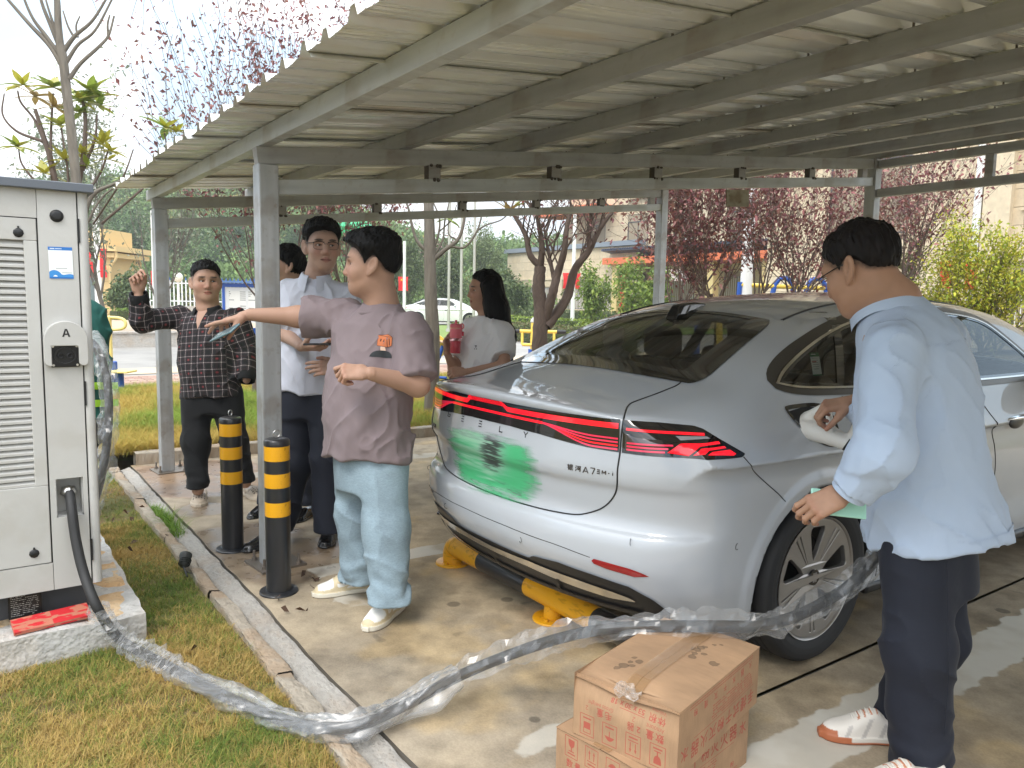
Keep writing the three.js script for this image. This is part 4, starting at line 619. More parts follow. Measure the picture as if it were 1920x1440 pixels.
    part(car, 'roof_ditch', gap(dense([[1.215, 0.515], [1.4, 0.505], [1.7, 0.495], [2.1, 0.49], [2.5, 0.495], [2.85, 0.52]], (x, z) => carAbove(x, s * z, -0.001)), 0.0075), trimBlack);
    // side windows
    const O = resample(DLO, 150), I = inset(O, 0.026), J = inset(O, 0.034), K = inset(O, 0.045);
    part(car, 'window_frame', ringSheet(O, I, 3, S(s, 0.005)), std([0.10, 0.092, 0.08], 0.3, 0.6));
    part(car, 'chrome_moulding', ringSheet(I, J, 2, S(s, 0.009)), std([0.75, 0.73, 0.68], 0.18, 1));
    part(car, 'window_seal', ringSheet(J, K, 2, S(s, 0.006)), gloss);
    part(car, 'side_glass', rowSheet(inset(O, 0.03), 90, 26, S(s, 0.002)), sideGlass);
    for (const [a, b, w] of [[1.16, 1.42, 0.028], [2.12, 2.17, 0.06]]) part(car, 'window_pillar', sheet(2, 10, (u, v) => { const y = lerp(1.05, 1.405, v), x = lerp(a, b, v) + (u - 0.5) * 2 * w; const yy = Math.min(y, 1.40); return dloD(x, yy) < 0.0 ? carSide(x, yy, s, 0.0065) : carSide(x, lerp(yy, 1.2, 0.12), s, 0.0065); }), gloss);
    const h = []; part(car, 'door_handle', merge([at(new THREE.SphereGeometry(1, 24, 12), carSide(2.56, 0.868, s, 0.004), 0, 0, 0.02, [0.13, 0.013, 0.02]), at(new THREE.SphereGeometry(1, 20, 10), carSide(2.66, 0.862, s, 0.012), 0, 0, 0, [0.05, 0.016, 0.02])]), chrome);
    part(car, 'handle_bowl', at(new THREE.SphereGeometry(1, 20, 12), carSide(2.52, 0.845, s, -0.004), 0, 0, 0, [0.08, 0.032, 0.012]), trimBlack);
    // mirror
    part(car, 'door_mirror', merge([at(new THREE.SphereGeometry(1, 20, 14), [3.0, 1.06, s * 1.0], 0, s * 0.2, 0, [0.07, 0.07, 0.11]), bar([3.0, 1.03, s * 0.85], [3.0, 1.05, s * 0.95], 0.02)]), carPaint.clone());
  }
  for (const m of car.children) if (m.name === 'door_mirror') m.material.vertexColors = false;
  part(car, 'bumper_crease_gap', gap(Array.from({ length: 25 }, (_, i) => { const t = -0.66 + i * 0.0508; return carRear(t, interp([[0, 0.502], [0.146, 0.503], [0.43, 0.496], [0.60, 0.476], [0.68, 0.44]], t), -0.001); }), 0.002), trimBlack);
  for (const [t, y] of [[-0.352, 0.462], [0.24, 0.467], [0.695, 0.566], [1.046, 0.546], [-0.69, 0.56]]) { const p = carRear(t, y, 0.0012), q = new THREE.Object3D(); const g = new THREE.TorusGeometry(0.0115, 0.0011, 5, 22); g.rotateY(-Math.PI / 2 - t * 1.25); g.translate(...p); part(car, 'parking_sensor', g, trimBlack); }
  // ---- rear screen ----
  const gx = (v) => lerp(0.515, 1.185, v), crn = (u, v) => { const x = gx(v) + 0.035 * Math.pow(Math.abs(u * 2 - 1), 3) * (1 - v) * 1.5, z = (u * 2 - 1) * (rearHW(gx(v)) - 0.03 * Math.pow(Math.abs(2 * v - 1), 8)); return [x, z]; };
  part(car, 'rear_screen', sheet(50, 40, (u, v) => { const [x, z] = crn(lerp(0.03, 0.97, u), lerp(0.03, 0.97, v)); return carAbove(x, z, 0.002); }), tintGlass);
  const frit = (u0, u1, v0, v1, nu, nv) => sheet(nu, nv, (u, v) => { const [x, z] = crn(lerp(u0, u1, u), lerp(v0, v1, v)); return carAbove(x, z, 0.004); });
  part(car, 'screen_border', merge([frit(0, 1, 0, 0.17, 50, 8), frit(0, 0.10, 0.17, 0.95, 6, 30), frit(0.90, 1, 0.17, 0.95, 6, 30), frit(0, 1, 0.95, 1, 50, 3)]), std([0.012, 0.011, 0.010], 0.05, 0, { clearcoat: 1, clearcoatRoughness: 0.02 }));
  part(car, 'windscreen', sheet(30, 20, (u, v) => { const x = lerp(2.98, 3.86, v), z = (u * 2 - 1) * lerp(0.58, 0.69, v); return carAbove(x, z, 0.003); }), sideGlass);
  // ---- shark fin ----
  part(car, 'shark_fin_aerial', nets((x, y, z) => { const t = clamp((x - 1.06) / 0.25), h = 0.062 * Math.pow(1 - t, 0.75) + 0.004, w = lerp(0.036, 0.008, t) * (1 - 0.75 * clamp((y - 1.35) / 0.09)), base = carAbove2(x); return smax(smax(Math.abs(z) - w, y - base - h, 0.012), Math.max(1.055 + (y - base) * 0.55 - x, x - 1.31, base - 0.01 - y), 0.008); }, [1.03, 1.30, -0.06], [1.34, 1.5, 0.06], 0.005), gloss);
  // ---- badges ----
  const line3 = (pts, rr) => tube(pts, rr, pts.length * 3, 5);
  const word = (strokes, t0, y0, w, h, slant = 0) => strokes.map((s) => { const pts = []; for (let i = 0; i < s.length - 1; i++) { const n = 4; for (let k = 0; k < n + (i === s.length - 2 ? 1 : 0); k++) { const a = lerp(s[i][0], s[i + 1][0], k / n) / 10, b = lerp(s[i][1], s[i + 1][1], k / n) / 10; pts.push(carRear(t0 + a * w + slant * (1 - b), y0 + (1 - b) * h, 0.001)); } } return line3(pts, 0.0021); });
  const GL = { G: [[[9, 0], [0, 0], [0, 10], [9, 10], [9, 5], [4, 5]]], E: [[[9, 0], [0, 0]], [[9, 5], [0, 5]], [[9, 10], [0, 10]]], L: [[[0, 0], [0, 10], [9, 10]]], Y: [[[0, 0], [4.5, 5], [9, 0]], [[4.5, 5], [4.5, 10]]], A: [[[0, 10], [4.5, 0], [9, 10]], [[2, 7], [7, 7]]], 7: [[[0, 0], [9, 0], [4, 10]]], M: [[[0, 10], [0, 0], [4.5, 7], [9, 0], [9, 10]]], '-': [[[1, 5], [7, 5]]], i: [[[3, 3], [3, 10]], [[3, 0], [3, 1]]] };
  for (const [c, t] of [['G', -0.385], ['E', -0.238], ['E', -0.085], ['L', 0.072], ['Y', 0.228]]) part(car, 'badge_letter', merge(word(GL[c], t, 0.872, 0.026, 0.022)), std([0.10, 0.10, 0.105], 0.2, 0.8));
  let bt = 0.455; for (const [c, w, h] of [['yin', 0.026, 0.024], ['he', 0.026, 0.024], ['A', 0.022, 0.022], ['7', 0.018, 0.022], ['E', 0.012, 0.013], ['M', 0.014, 0.013], ['-', 0.008, 0.012], ['i', 0.006, 0.014]]) { part(car, 'badge_letter', merge(word(CJK[c] ?? GL[c], bt, 0.786 + (h < 0.02 ? 0.006 : 0), w, h)), std([0.14, 0.125, 0.115], 0.25, 0.7)); bt += w + 0.0065; }
  part(car, 'badge_letter', merge(['A', 'E', 'M'].flatMap((c, i) => word(GL[c], -0.60 + i * 0.02, 0.79, 0.014, 0.016))), std([0.14, 0.125, 0.115], 0.25, 0.7));
  // number plate, its characters covered by an added green smudge
  {
    const al = dataTex(512, 384, (u, v) => { const d = Math.max(Math.abs(u - 0.5) * 2.15, Math.abs(v - 0.47) * 2.2) + Math.pow(Math.hypot((u - 0.5) * 2, (v - 0.5) * 2), 6) * 0.12, n = fbm(u * 3, v * 26, 4, 811) * 0.62 + fbm(u * 12, v * 40, 3, 815) * 0.3; return sstep(1.30, 0.66, d + (n - 0.45) * 0.9) * 0.88 * (v > 0.9 ? 0.7 : 1); });
    const cm = dataTex(512, 384, (u, v) => { const g = fbm(u * 4, v * 22, 5, 821), pale = sstep(0.35, 0.7, g * 0.7 + v * 0.45) * 0.8 * sstep(0.9, 0.3, Math.abs(u - 0.28) * 1.6), band = sstep(0.20, 0.03, Math.abs(u - 0.57 - (v - 0.6) * 0.1)) * sstep(0.30, 0.45, v), bl = sstep(0.40, 0.60, fbm(u * 9, v * 60, 4, 831) * 0.72 + band * 0.34 - 0.1) * band; const bl2 = sstep(0.55, 0.7, fbm(u * 8, v * 55, 4, 833)) * sstep(0.35, 0.1, v) * sstep(0.4, 0.7, u) * 0.6; let c = [lerp(0.30, 0.68, pale), lerp(0.74, 0.84, pale), lerp(0.50, 0.74, pale)]; const k = Math.max(bl, bl2); c = c.map((x, i) => lerp(x, [0.24, 0.28, 0.26][i], k)); const w = band * (1 - bl) * 0.45; return c.map((x, i) => lerp(x, [0.66, 0.70, 0.69][i], w)); }, true);
    al.wrapS = al.wrapT = cm.wrapS = cm.wrapT = THREE.ClampToEdgeWrapping;
    part(car, 'number_plate', sheet(40, 30, (u, v) => carRear(lerp(-0.375, 0.325, u), lerp(0.585, 0.868, v) + 0.01 * u, 0.0035)), std([1, 1, 1], 0.45, 0, { map: cm, alphaMap: al, transparent: true }), 'number plate covered by an added green and black smudge');
  }
  // ---- charge port ----
  {
    const O = resample(smoothPoly([[0.772, 1.018], [0.80, 1.026], [0.95, 1.028], [1.02, 1.018], [1.05, 0.98], [1.03, 0.90], [0.98, 0.868], [0.93, 0.868], [0.86, 0.90], [0.80, 0.955]], 2), 60);
    part(car, 'charge_port_rim', ringSheet(O, inset(O, 0.014), 2, S(1, 0.004)), gloss);
    part(car, 'charge_port_recess', rowSheet(inset(O, 0.012), 20, 12, S(1, 0.0022)), underMat);
    part(car, 'charge_port_flap', at(box(0.16, 0.15, 0.008, 0, 0, 0, 0, 0.003), [1.22, 0.95, 0.975], 0, -1.2, 0), carPaint.clone());
    car.children[car.children.length - 1].material.vertexColors = false;
  }
  // ---- wheels ----
  const tyreProf = [[0.245, -0.10], [0.262, -0.112], [0.30, -0.118], [0.322, -0.112], [0.333, -0.098], [0.336, -0.07]]; for (const z of [-0.055, -0.02, 0.02, 0.055]) tyreProf.push([0.337, z - 0.007], [0.329, z - 0.004], [0.329, z + 0.004], [0.337, z + 0.007]); tyreProf.push([0.336, 0.07], [0.333, 0.098], [0.322, 0.112], [0.316, 0.114], [0.300, 0.118], [0.298, 0.1165], [0.280, 0.1165], [0.278, 0.115], [0.262, 0.112], [0.245, 0.10]);
  const ty = lathe(tyreProf, 72).rotateX(Math.PI / 2);
  const sh = new THREE.Shape(); sh.absarc(0, 0, 0.236, 0, Math.PI * 2); const pol = (r, a) => [r * Math.cos(a), r * Math.sin(a)];
  for (let k = 0; k < 5; k++) {
    const a = k * Math.PI * 0.4 + 0.31, P = new THREE.Path(); // wide opening
    P.moveTo(...pol(0.062, a)); P.lineTo(...pol(0.10, a - 0.20)); P.lineTo(...pol(0.185, a - 0.255)); P.quadraticCurveTo(...pol(0.208, a - 0.25), ...pol(0.211, a - 0.17)); P.lineTo(...pol(0.213, a + 0.17)); P.quadraticCurveTo(...pol(0.208, a + 0.25), ...pol(0.185, a + 0.255)); P.lineTo(...pol(0.10, a + 0.20)); P.closePath(); sh.holes.push(P);
    for (const s of [-1, 1]) { const b = a + Math.PI * 0.2, Q = new THREE.Path(); Q.moveTo(...pol(0.07, b + s * 0.03)); Q.lineTo(...pol(0.222, b + s * 0.035)); Q.lineTo(...pol(0.222, b + s * 0.085)); Q.lineTo(...pol(0.075, b + s * 0.085)); Q.closePath(); sh.holes.push(Q); }
  }
  const rg = new THREE.ExtrudeGeometry(sh, { depth: 0.016, bevelEnabled: true, bevelSize: 0.002, bevelThickness: 0.003, bevelSegments: 2, curveSegments: 48 }); { const p = rg.attributes.position; for (let i = 0; i < p.count; i++) { const r = Math.hypot(p.getX(i), p.getY(i)); p.setZ(i, p.getZ(i) + 0.082 - 0.022 * Math.pow(Math.max(0, 1 - r / 0.236), 1.2)); } rg.computeVertexNormals(); }
  for (const [x, z, s] of [[0.958, 0.82, 1], [0.958, -0.82, -1], [3.803, 0.82, 1], [3.803, -0.82, -1]]) {
    const w = part(car, 'wheel', ty, tyreMat); w.position.set(x, 0.336, z); w.rotation.y = s > 0 ? 0 : Math.PI;
    part(w, 'rim', rg, rimMat); part(w, 'rim_barrel', merge([lathe([[0.247, 0.108], [0.240, 0.104], [0.236, 0.085], [0.225, 0.02], [0.22, -0.1]], 60).rotateX(Math.PI / 2)]), rimMat);
    part(w, 'brake_disc', merge([at(new THREE.CylinderGeometry(0.16, 0.16, 0.02, 40), [0, 0, 0.01], Math.PI / 2), at(new THREE.CylinderGeometry(0.225, 0.225, 0.01, 40), [0, 0, -0.06], Math.PI / 2)]), std([0.03, 0.03, 0.03], 0.5, 0.5));
    const hc = part(w, 'hub_cap', at(new THREE.CylinderGeometry(0.032, 0.034, 0.02, 28), [0, 0, 0.085], Math.PI / 2), gloss);
    part(hc, 'emblem', merge([0, 1].flatMap((i) => [0, 1, 2].map((j) => box(0.011, 0.011, 0.002, -0.0065 + i * 0.013, -0.013 + j * 0.013, 0.0955)))), std([0.35, 0.33, 0.32], 0.3, 0.6));
  }
  for (const x of [0.958, 3.803]) for (const s of [-1, 1]) part(car, 'wheel_arch_liner', at(new THREE.CylinderGeometry(0.385, 0.385, 0.42, 40, 1, true, Math.PI * 0.42, Math.PI * 1.16), [x, 0.335, s * 0.69], Math.PI / 2), underMat);
  part(car, 'underbody', merge([box(4.0, 0.05, 1.2, 2.55, 0.23, 0), box(4.0, 0.06, 1.1, 2.5, 0.3, 0)]), underMat);
  part(car, 'side_skirt', merge([-1, 1].map((s) => box(2.05, 0.05, 0.05, 2.38, 0.20, s * 0.885, 0, 0.02))), trimBlack);
  // ---- cabin ----
  const seatM = std([0.15, 0.105, 0.075], 0.55), darkIn = std([0.02, 0.019, 0.018], 0.7);
  part(car, 'parcel_shelf', box(0.86, 0.02, 1.3, 0.88, 1.03, 0), darkIn);
  part(car, 'rear_seat', merge([box(0.16, 0.5, 1.28, 1.42, 0.84, 0, 0, 0.06), box(0.5, 0.2, 1.3, 1.75, 0.62, 0, 0, 0.06)]), seatM);
  for (const z of [-0.40, 0.02, 0.42]) part(car, 'headrest', merge([box(0.09, z === 0.02 ? 0.12 : 0.17, 0.25, 1.43, z === 0.02 ? 1.13 : 1.19, z, 0, 0.042), bar([1.43, 1.0, z - 0.06], [1.43, 1.15, z - 0.06], 0.006), bar([1.43, 1.0, z + 0.06], [1.43, 1.15, z + 0.06], 0.006)]), seatM);
  for (const z of [-0.38, 0.38]) { const fs = part(car, 'front_seat', merge([at(box(0.14, 0.62, 0.5, 0, 0, 0, 0, 0.06), [2.22, 0.86, z], 0, 0, 0.18), box(0.5, 0.16, 0.5, 2.5, 0.58, z, 0, 0.06)]), seatM); part(fs, 'headrest', at(box(0.09, 0.18, 0.27, 0, 0, 0, 0, 0.042), [2.13, 1.24, z], 0, 0, 0.15), seatM); }
  part(car, 'dashboard', box(0.5, 0.3, 1.4, 3.55, 0.86, 0, 0, 0.08), darkIn);
  part(car, 'cabin_floor', box(3.4, 0.03, 1.5, 2.2, 0.5, 0), darkIn);
  part(car, 'steering_wheel', at(new THREE.TorusGeometry(0.18, 0.014, 8, 30), [3.12, 0.98, -0.38], 0, Math.PI / 2 - 0.4, 0), darkIn);
  part(car, 'energy_label', sheet(4, 6, (u, v) => { const p = [[1.045, 1.122], [1.092, 1.212], [1.15, 1.21], [1.104, 1.12]]; const x = lerp(lerp(p[0][0], p[3][0], u), lerp(p[1][0], p[2][0], u), v), y = lerp(1.122, 1.211, v); return carSide(x, y, 1, -0.006); }), std([1, 1, 1], 0.5, 0, { map: canvasTex(128, 256, (c, w, h) => { c.fillStyle = '#eceee9'; c.fillRect(0, 0, w, h); c.fillStyle = '#2f7d45'; c.fillRect(0, 0, w, 46); c.fillRect(0, h - 14, w, 14); c.fillStyle = '#c23b3b'; c.fillRect(14, 96, 60, 14); c.fillStyle = '#7d7f7c'; for (let i = 0; i < 6; i++) c.fillRect(20, 60 + i * 24, 80, 5); c.fillStyle = '#e8efe8'; c.fillRect(20, 14, 60, 12); }) }), 'green and white energy label inside the quarter window');
}
{ // soft toy on the shelf behind the rear screen
  const toy = thing('soft_toy', 'white plush bear on the shelf behind the rear window of the car', 'soft toy', [CAR[0] + 1.02, 1.045, CAR[2] - 0.36], 0.9);
  const parts = [ell([0, 0.065, 0], [0.075, 0.075, 0.07]), ell([0, 0.165, 0], [0.058, 0.052, 0.055]), ell([-0.01, 0.212, 0.04], [0.02, 0.022, 0.015]), ell([-0.01, 0.212, -0.04], [0.02, 0.022, 0.015]), ell([-0.05, 0.08, 0.06], [0.04, 0.03, 0.03]), ell([-0.05, 0.08, -0.06], [0.04, 0.03, 0.03]), ell([-0.07, 0.025, 0.045], [0.05, 0.03, 0.032]), ell([-0.07, 0.025, -0.045], [0.05, 0.03, 0.032]), ell([-0.05, 0.155, 0], [0.03, 0.024, 0.026])];
  part(toy, 'plush', nets((x, y, z) => { let d = 1e9; for (const p of parts) d = smin(d, p(x, y, z), 0.02); return d; }, [-0.14, -0.02, -0.12], [0.1, 0.25, 0.12], 0.008), std([0.75, 0.74, 0.70], 0.95));
}

// ================= PEOPLE =================
const CR = V(0.8161, 0, 0.5779), CT = V(-0.5779, 0, 0.8161); // right of and towards the photographer, as world directions
const dirv = (r, t, u) => V(CR.x * r + CT.x * t, u, CR.z * r + CT.z * t).normalize();
const skinTex = dataTex(256, 256, (u, v) => 0.5 + 0.5 * (fbm(u * 60, v * 60, 3, 901, 60, 60) - 0.5));
const skinMat = std([1, 1, 1], 0.5, 0, { vertexColors: true, specularIntensity: 0.5 });
const hairBump = dataTex(256, 256, (u, v) => fbm(u * 120, v * 6, 3, 905, 120, 6));
const hairMat = std([1, 1, 1], 0.5, 0, { vertexColors: true, specularIntensity: 0.28 });
const eyeMat = std([1, 1, 1], 0.15, 0, { vertexColors: true, clearcoat: 1 });
const weave = (s) => dataTex(128, 128, (u, v) => 0.5 + 0.25 * Math.sin(u * Math.PI * 2 * s) * Math.sin(v * Math.PI * 2 * s) + 0.25 * (fbm(u * 50, v * 50, 2, 911, 50, 50) - 0.5));
const weaveTex = weave(32);
const cloth = (c, rough = 0.85, extra = {}) => std(c, rough, 0, { sheen: 0.25, sheenRoughness: 0.6, sheenColor: new THREE.Color(0.5, 0.5, 0.5), bumpMap: weaveTex, bumpScale: 0.0008, ...extra });
const add3 = (a, b, k = 1) => [a[0] + b[0] * k, a[1] + b[1] * k, a[2] + b[2] * k], mid3 = (a, b, t) => [lerp(a[0], b[0], t), lerp(a[1], b[1], t), lerp(a[2], b[2], t)], sub3 = (a, b) => [a[0] - b[0], a[1] - b[1], a[2] - b[2]], dot3 = (a, b) => a[0] * b[0] + a[1] * b[1] + a[2] * b[2], len3 = (a) => Math.hypot(...a), nrm3 = (a) => { const l = len3(a) || 1; return [a[0] / l, a[1] / l, a[2] / l]; }, crs3 = (a, b) => [a[1] * b[2] - a[2] * b[1], a[2] * b[0] - a[0] * b[2], a[0] * b[1] - a[1] * b[0]];
function bounds(pts, pad) { const lo = [1e9, 1e9, 1e9], hi = [-1e9, -1e9, -1e9]; for (const p of pts) for (let k = 0; k < 3; k++) { lo[k] = Math.min(lo[k], p[k] - pad); hi[k] = Math.max(hi[k], p[k] + pad); } return [lo, hi]; }
function basis(g, o, x, y, z, s = 1) { g.applyMatrix4(new THREE.Matrix4().makeBasis(V(x), V(y), V(z)).scale(V(s, s, s)).setPosition(...o)); return g; }
// ---- head in its own frame: z forward, y up ----
function headSDF(o) {
  const fat = o.fat ?? 0, parts = [];
  const skull = ell([0, 0.034, -0.014], [0.077, 0.090, 0.099]), face = ell([0, -0.034, 0.022], [0.063 + fat, 0.088, 0.070]), jaw = ell([0, -0.076, 0.026], [0.052 + fat * 1.2, 0.040, 0.058]), chin = ell([0, -0.097, 0.062], [0.026 + fat * 0.5, 0.020, 0.024]);
  const chk = [ell([0.036, -0.032, 0.056], [0.030 + fat, 0.032, 0.030]), ell([-0.036, -0.032, 0.056], [0.030 + fat, 0.032, 0.030])];
  const brow = cap([-0.036, 0.026, 0.074], [0.036, 0.026, 0.074], 0.014, 0.014), nb = cap([0, 0.010, 0.083], [0, -0.030, 0.101], 0.0085, 0.0125), nw = [ell([0.012, -0.035, 0.091], [0.0095, 0.008, 0.011]), ell([-0.012, -0.035, 0.091], [0.0095, 0.008, 0.011])];
  const lipU = cap([-0.019, -0.0625, 0.081], [0.019, -0.0625, 0.081], 0.0065, 0.0065), lipU2 = cap([-0.006, -0.060, 0.088], [0.006, -0.060, 0.088], 0.006, 0.006), lipL = cap([-0.014, -0.0725, 0.083], [0.014, -0.0725, 0.083], 0.0075, 0.0075), slit = cap([-0.021, -0.0675, 0.089], [0.021, -0.0675, 0.089], 0.0018, 0.0018);
  const soc = [ell([0.031, 0.004, 0.088], [0.019, 0.011, 0.018]), ell([-0.031, 0.004, 0.088], [0.019, 0.011, 0.018])];
  const lid = [cap([0.019, 0.009, 0.0775], [0.044, 0.0085, 0.0705], 0.0045, 0.0038), cap([-0.019, 0.009, 0.0775], [-0.044, 0.0085, 0.0705], 0.0045, 0.0038)], lid2 = [cap([0.020, -0.005, 0.0775], [0.042, -0.004, 0.0715], 0.0035, 0.003), cap([-0.020, -0.005, 0.0775], [-0.042, -0.004, 0.0715], 0.0035, 0.003)];
  const ear = (s) => { const a = ell([s * 0.081, -0.004, -0.012], [0.010, 0.032, 0.019]), b = ell([s * 0.090, 0.0, -0.006], [0.008, 0.017, 0.010]), c = ell([s * 0.078, -0.034, -0.004], [0.008, 0.011, 0.009]); return (x, y, z) => { const yy = y, zz = z + (y + 0.004) * 0.25, xx = x + s * zz * 0.35; return smax(smin(a(xx, yy, zz), c(xx, yy, zz), 0.01), -b(xx, yy, zz), 0.006); }; };
  const e1 = ear(1), e2 = ear(-1), neckTo = o.neckTo, nk = cap([0, -0.062, -0.024], neckTo, 0.056 + fat * 0.8, 0.062 + fat * 1.2);
  return (x, y, z) => {
    let d = smin(skull(x, y, z), face(x, y, z), 0.045); d = smin(d, jaw(x, y, z), 0.03); d = smin(d, chin(x, y, z), 0.03); d = smin(d, Math.min(chk[0](x, y, z), chk[1](x, y, z)), 0.02);
    if (z > 0.02) {
      d = smin(d, brow(x, y, z), 0.022); d = smax(d, -Math.min(soc[0](x, y, z), soc[1](x, y, z)), 0.014); d = smin(d, nb(x, y, z), 0.016); d = smin(d, Math.min(nw[0](x, y, z), nw[1](x, y, z)), 0.008);
      d = smin(d, Math.min(lid[0](x, y, z), lid[1](x, y, z), lid2[0](x, y, z), lid2[1](x, y, z)), 0.006); d = smin(d, Math.min(lipU(x, y, z), lipU2(x, y, z), lipL(x, y, z)), 0.008); d = smax(d, -slit(x, y, z), 0.004);
    }
    d = smin(d, Math.min(e1(x, y, z), e2(x, y, z)), 0.008); return smin(d, nk(x, y, z), 0.03);
  };
}
const hairTh = { short: spline([[-0.13, -0.050], [-0.09, -0.046], [-0.055, -0.02], [-0.035, 0.012], [-0.01, 0.030], [0.012, 0.006], [0.022, -0.012], [0.030, 0.02], [0.05, 0.055], [0.075, 0.072], [0.1, 0.078]]), long: spline([[-0.13, -0.12], [-0.05, -0.12], [-0.02, -0.08], [0.0, 0.0], [0.03, 0.03], [0.055, 0.06], [0.08, 0.078], [0.1, 0.082]]) };
function buildHead(o) { // returns { skin: geometry, extras: [[name, geometry, material]] } in head frame
  const F = headSDF(o), sk = o.skin, th = hairTh[o.long ? 'long' : 'short'], skull = ell([0, 0.034, -0.014], [0.077, 0.090, 0.099]), fade = o.fade ?? 0.5;
  const lo = [-0.115, Math.min(-0.15, o.neckTo[1] - 0.02), Math.min(-0.135, o.neckTo[2] - 0.08)], hi = [0.115, 0.145, 0.13]; for (const k of [0]) { lo[k] = Math.min(lo[k], o.neckTo[k] - 0.09); hi[k] = Math.max(hi[k], o.neckTo[k] + 0.09); } hi[2] = Math.max(hi[2], o.neckTo[2] + 0.09);
  const hd = o.hair ?? [0.0075, 0.007, 0.0072];
  const skin = nets(F, lo, hi, 0.0034, { color: (x, y, z) => {
    let c = sk.slice(); const ax = Math.abs(x), n = 1 + 0.05 * n3(x * 60, y * 60, z * 60, 3); c = c.map((v) => v * n);
    if (z > 0.05) { const ck = Math.exp(-(Math.pow((ax - 0.04) / 0.022, 2) + Math.pow((y + 0.03) / 0.022, 2))) * 0.14 + Math.exp(-(Math.pow(x / 0.013, 2) + Math.pow((y + 0.03) / 0.012, 2))) * 0.12; c = [c[0] * (1 + ck * 0.2), c[1] * (1 - ck), c[2] * (1 - ck)];
      const lp = Math.hypot(x / 0.023, (y + 0.0665) / (0.0125 * (1 - 0.35 * Math.pow(ax / 0.022, 2)))); if (lp < 1.15 && z > 0.07) { const k = sstep(1.15, 0.85, lp); c = [lerp(c[0], sk[0] * 0.80, k), lerp(c[1], sk[1] * (o.lip ?? 0.58), k), lerp(c[2], sk[2] * (o.lip ?? 0.62), k)]; const m = sstep(0.0022, 0.0008, Math.abs(y + 0.0675)); c = c.map((v) => v * (1 - 0.6 * m)); }
      const eb = sstep(1.15, 0.75, Math.hypot((ax - 0.033) / 0.021, (y - 0.0265 + (ax - 0.033) * 0.02 - (o.browUp ?? 0)) / (o.browW ?? 0.0052))); c = c.map((v, i) => lerp(v, hd[i] * 1.6, eb * 0.85));
      const el = sstep(0.0035, 0.001, Math.abs(y - 0.0065 + Math.pow((ax - 0.031) / 0.014, 2) * 0.004)) * sstep(0.017, 0.013, Math.abs(ax - 0.031)); c = c.map((v) => v * (1 - 0.75 * el)); }
    const scalp = sstep(o.long ? -0.01 : -0.034, 0.010, y - th(z) - (o.thOff ?? 0)) * sstep(0.012, 0.0, skull(x, y, z) - 0.003) * (ax > 0.0845 ? 0 : 1); const f2 = scalp * (0.55 + 0.4 * fade) * (0.85 + 0.25 * n3(x * 240, y * 240, z * 240, 5)); c = c.map((v, i) => lerp(v, hd[i] * 1.3, clamp(f2)));
    return c; } });
  const ex = [];
  const vol = o.vol ?? 0.02, side = o.side ?? 0.006;
  const hairF = (x, y, z) => {
    const top = sstep(0.02, 0.085, y - Math.max(0, -z - 0.05) * 0.4), tk = lerp(side, vol, top) + (o.fringe ? o.fringe * sstep(0.03, 0.09, z) * sstep(0.05, 0.085, y) : 0), str = 0.0045 * n3(x * 170, y * 36 + z * 45, z * 110, 7) + 0.006 * top * n3(x * 45, y * 30, z * 38, 9);
    let d = skull(x, y, z) - (tk + str) * sstep(-0.004, 0.022, y - th(z) - (o.thOff ?? 0)) - 0.001; d = smax(d, th(z) + (o.thOff ?? 0) - (o.fringeDrop ?? 0) * sstep(0.05, 0.08, z) + 0.004 * n3(x * 90, 3, z * 60, 11) - y, 0.008);
    return d;
  };
  const hb = [[-0.125, -0.14, -0.15], [0.125, 0.18, 0.135]];
  const hg = [nets(hairF, hb[0], hb[1], 0.0042, { eps: 0.0015, color: (x, y, z) => { const k = 1 + 0.5 * n3(x * 150, y * 50, z * 100, 13); return hd.map((v) => v * k); } })];
  ex.push(['hair', hg, hairMat]);
  for (const s of [-1, 1]) { const g = new THREE.SphereGeometry(0.0125, 20, 14); const p = g.attributes.position, c = new Float32Array(p.count * 3); const gz = V(o.gaze?.[0] ?? 0, o.gaze?.[1] ?? 0, 1).normalize(); for (let i = 0; i < p.count; i++) { const d = (p.getX(i) * gz.x + p.getY(i) * gz.y + p.getZ(i) * gz.z) / 0.0125; const col = d > 0.93 ? [0.008, 0.006, 0.005] : d > 0.86 ? [0.03, 0.017, 0.01] : [0.62, 0.57, 0.53]; c.set(col, i * 3); } g.setAttribute('color', new THREE.BufferAttribute(c, 3)); g.translate(s * 0.031, 0.0025, 0.0655); ex.push(['eye', [g], eyeMat]); }
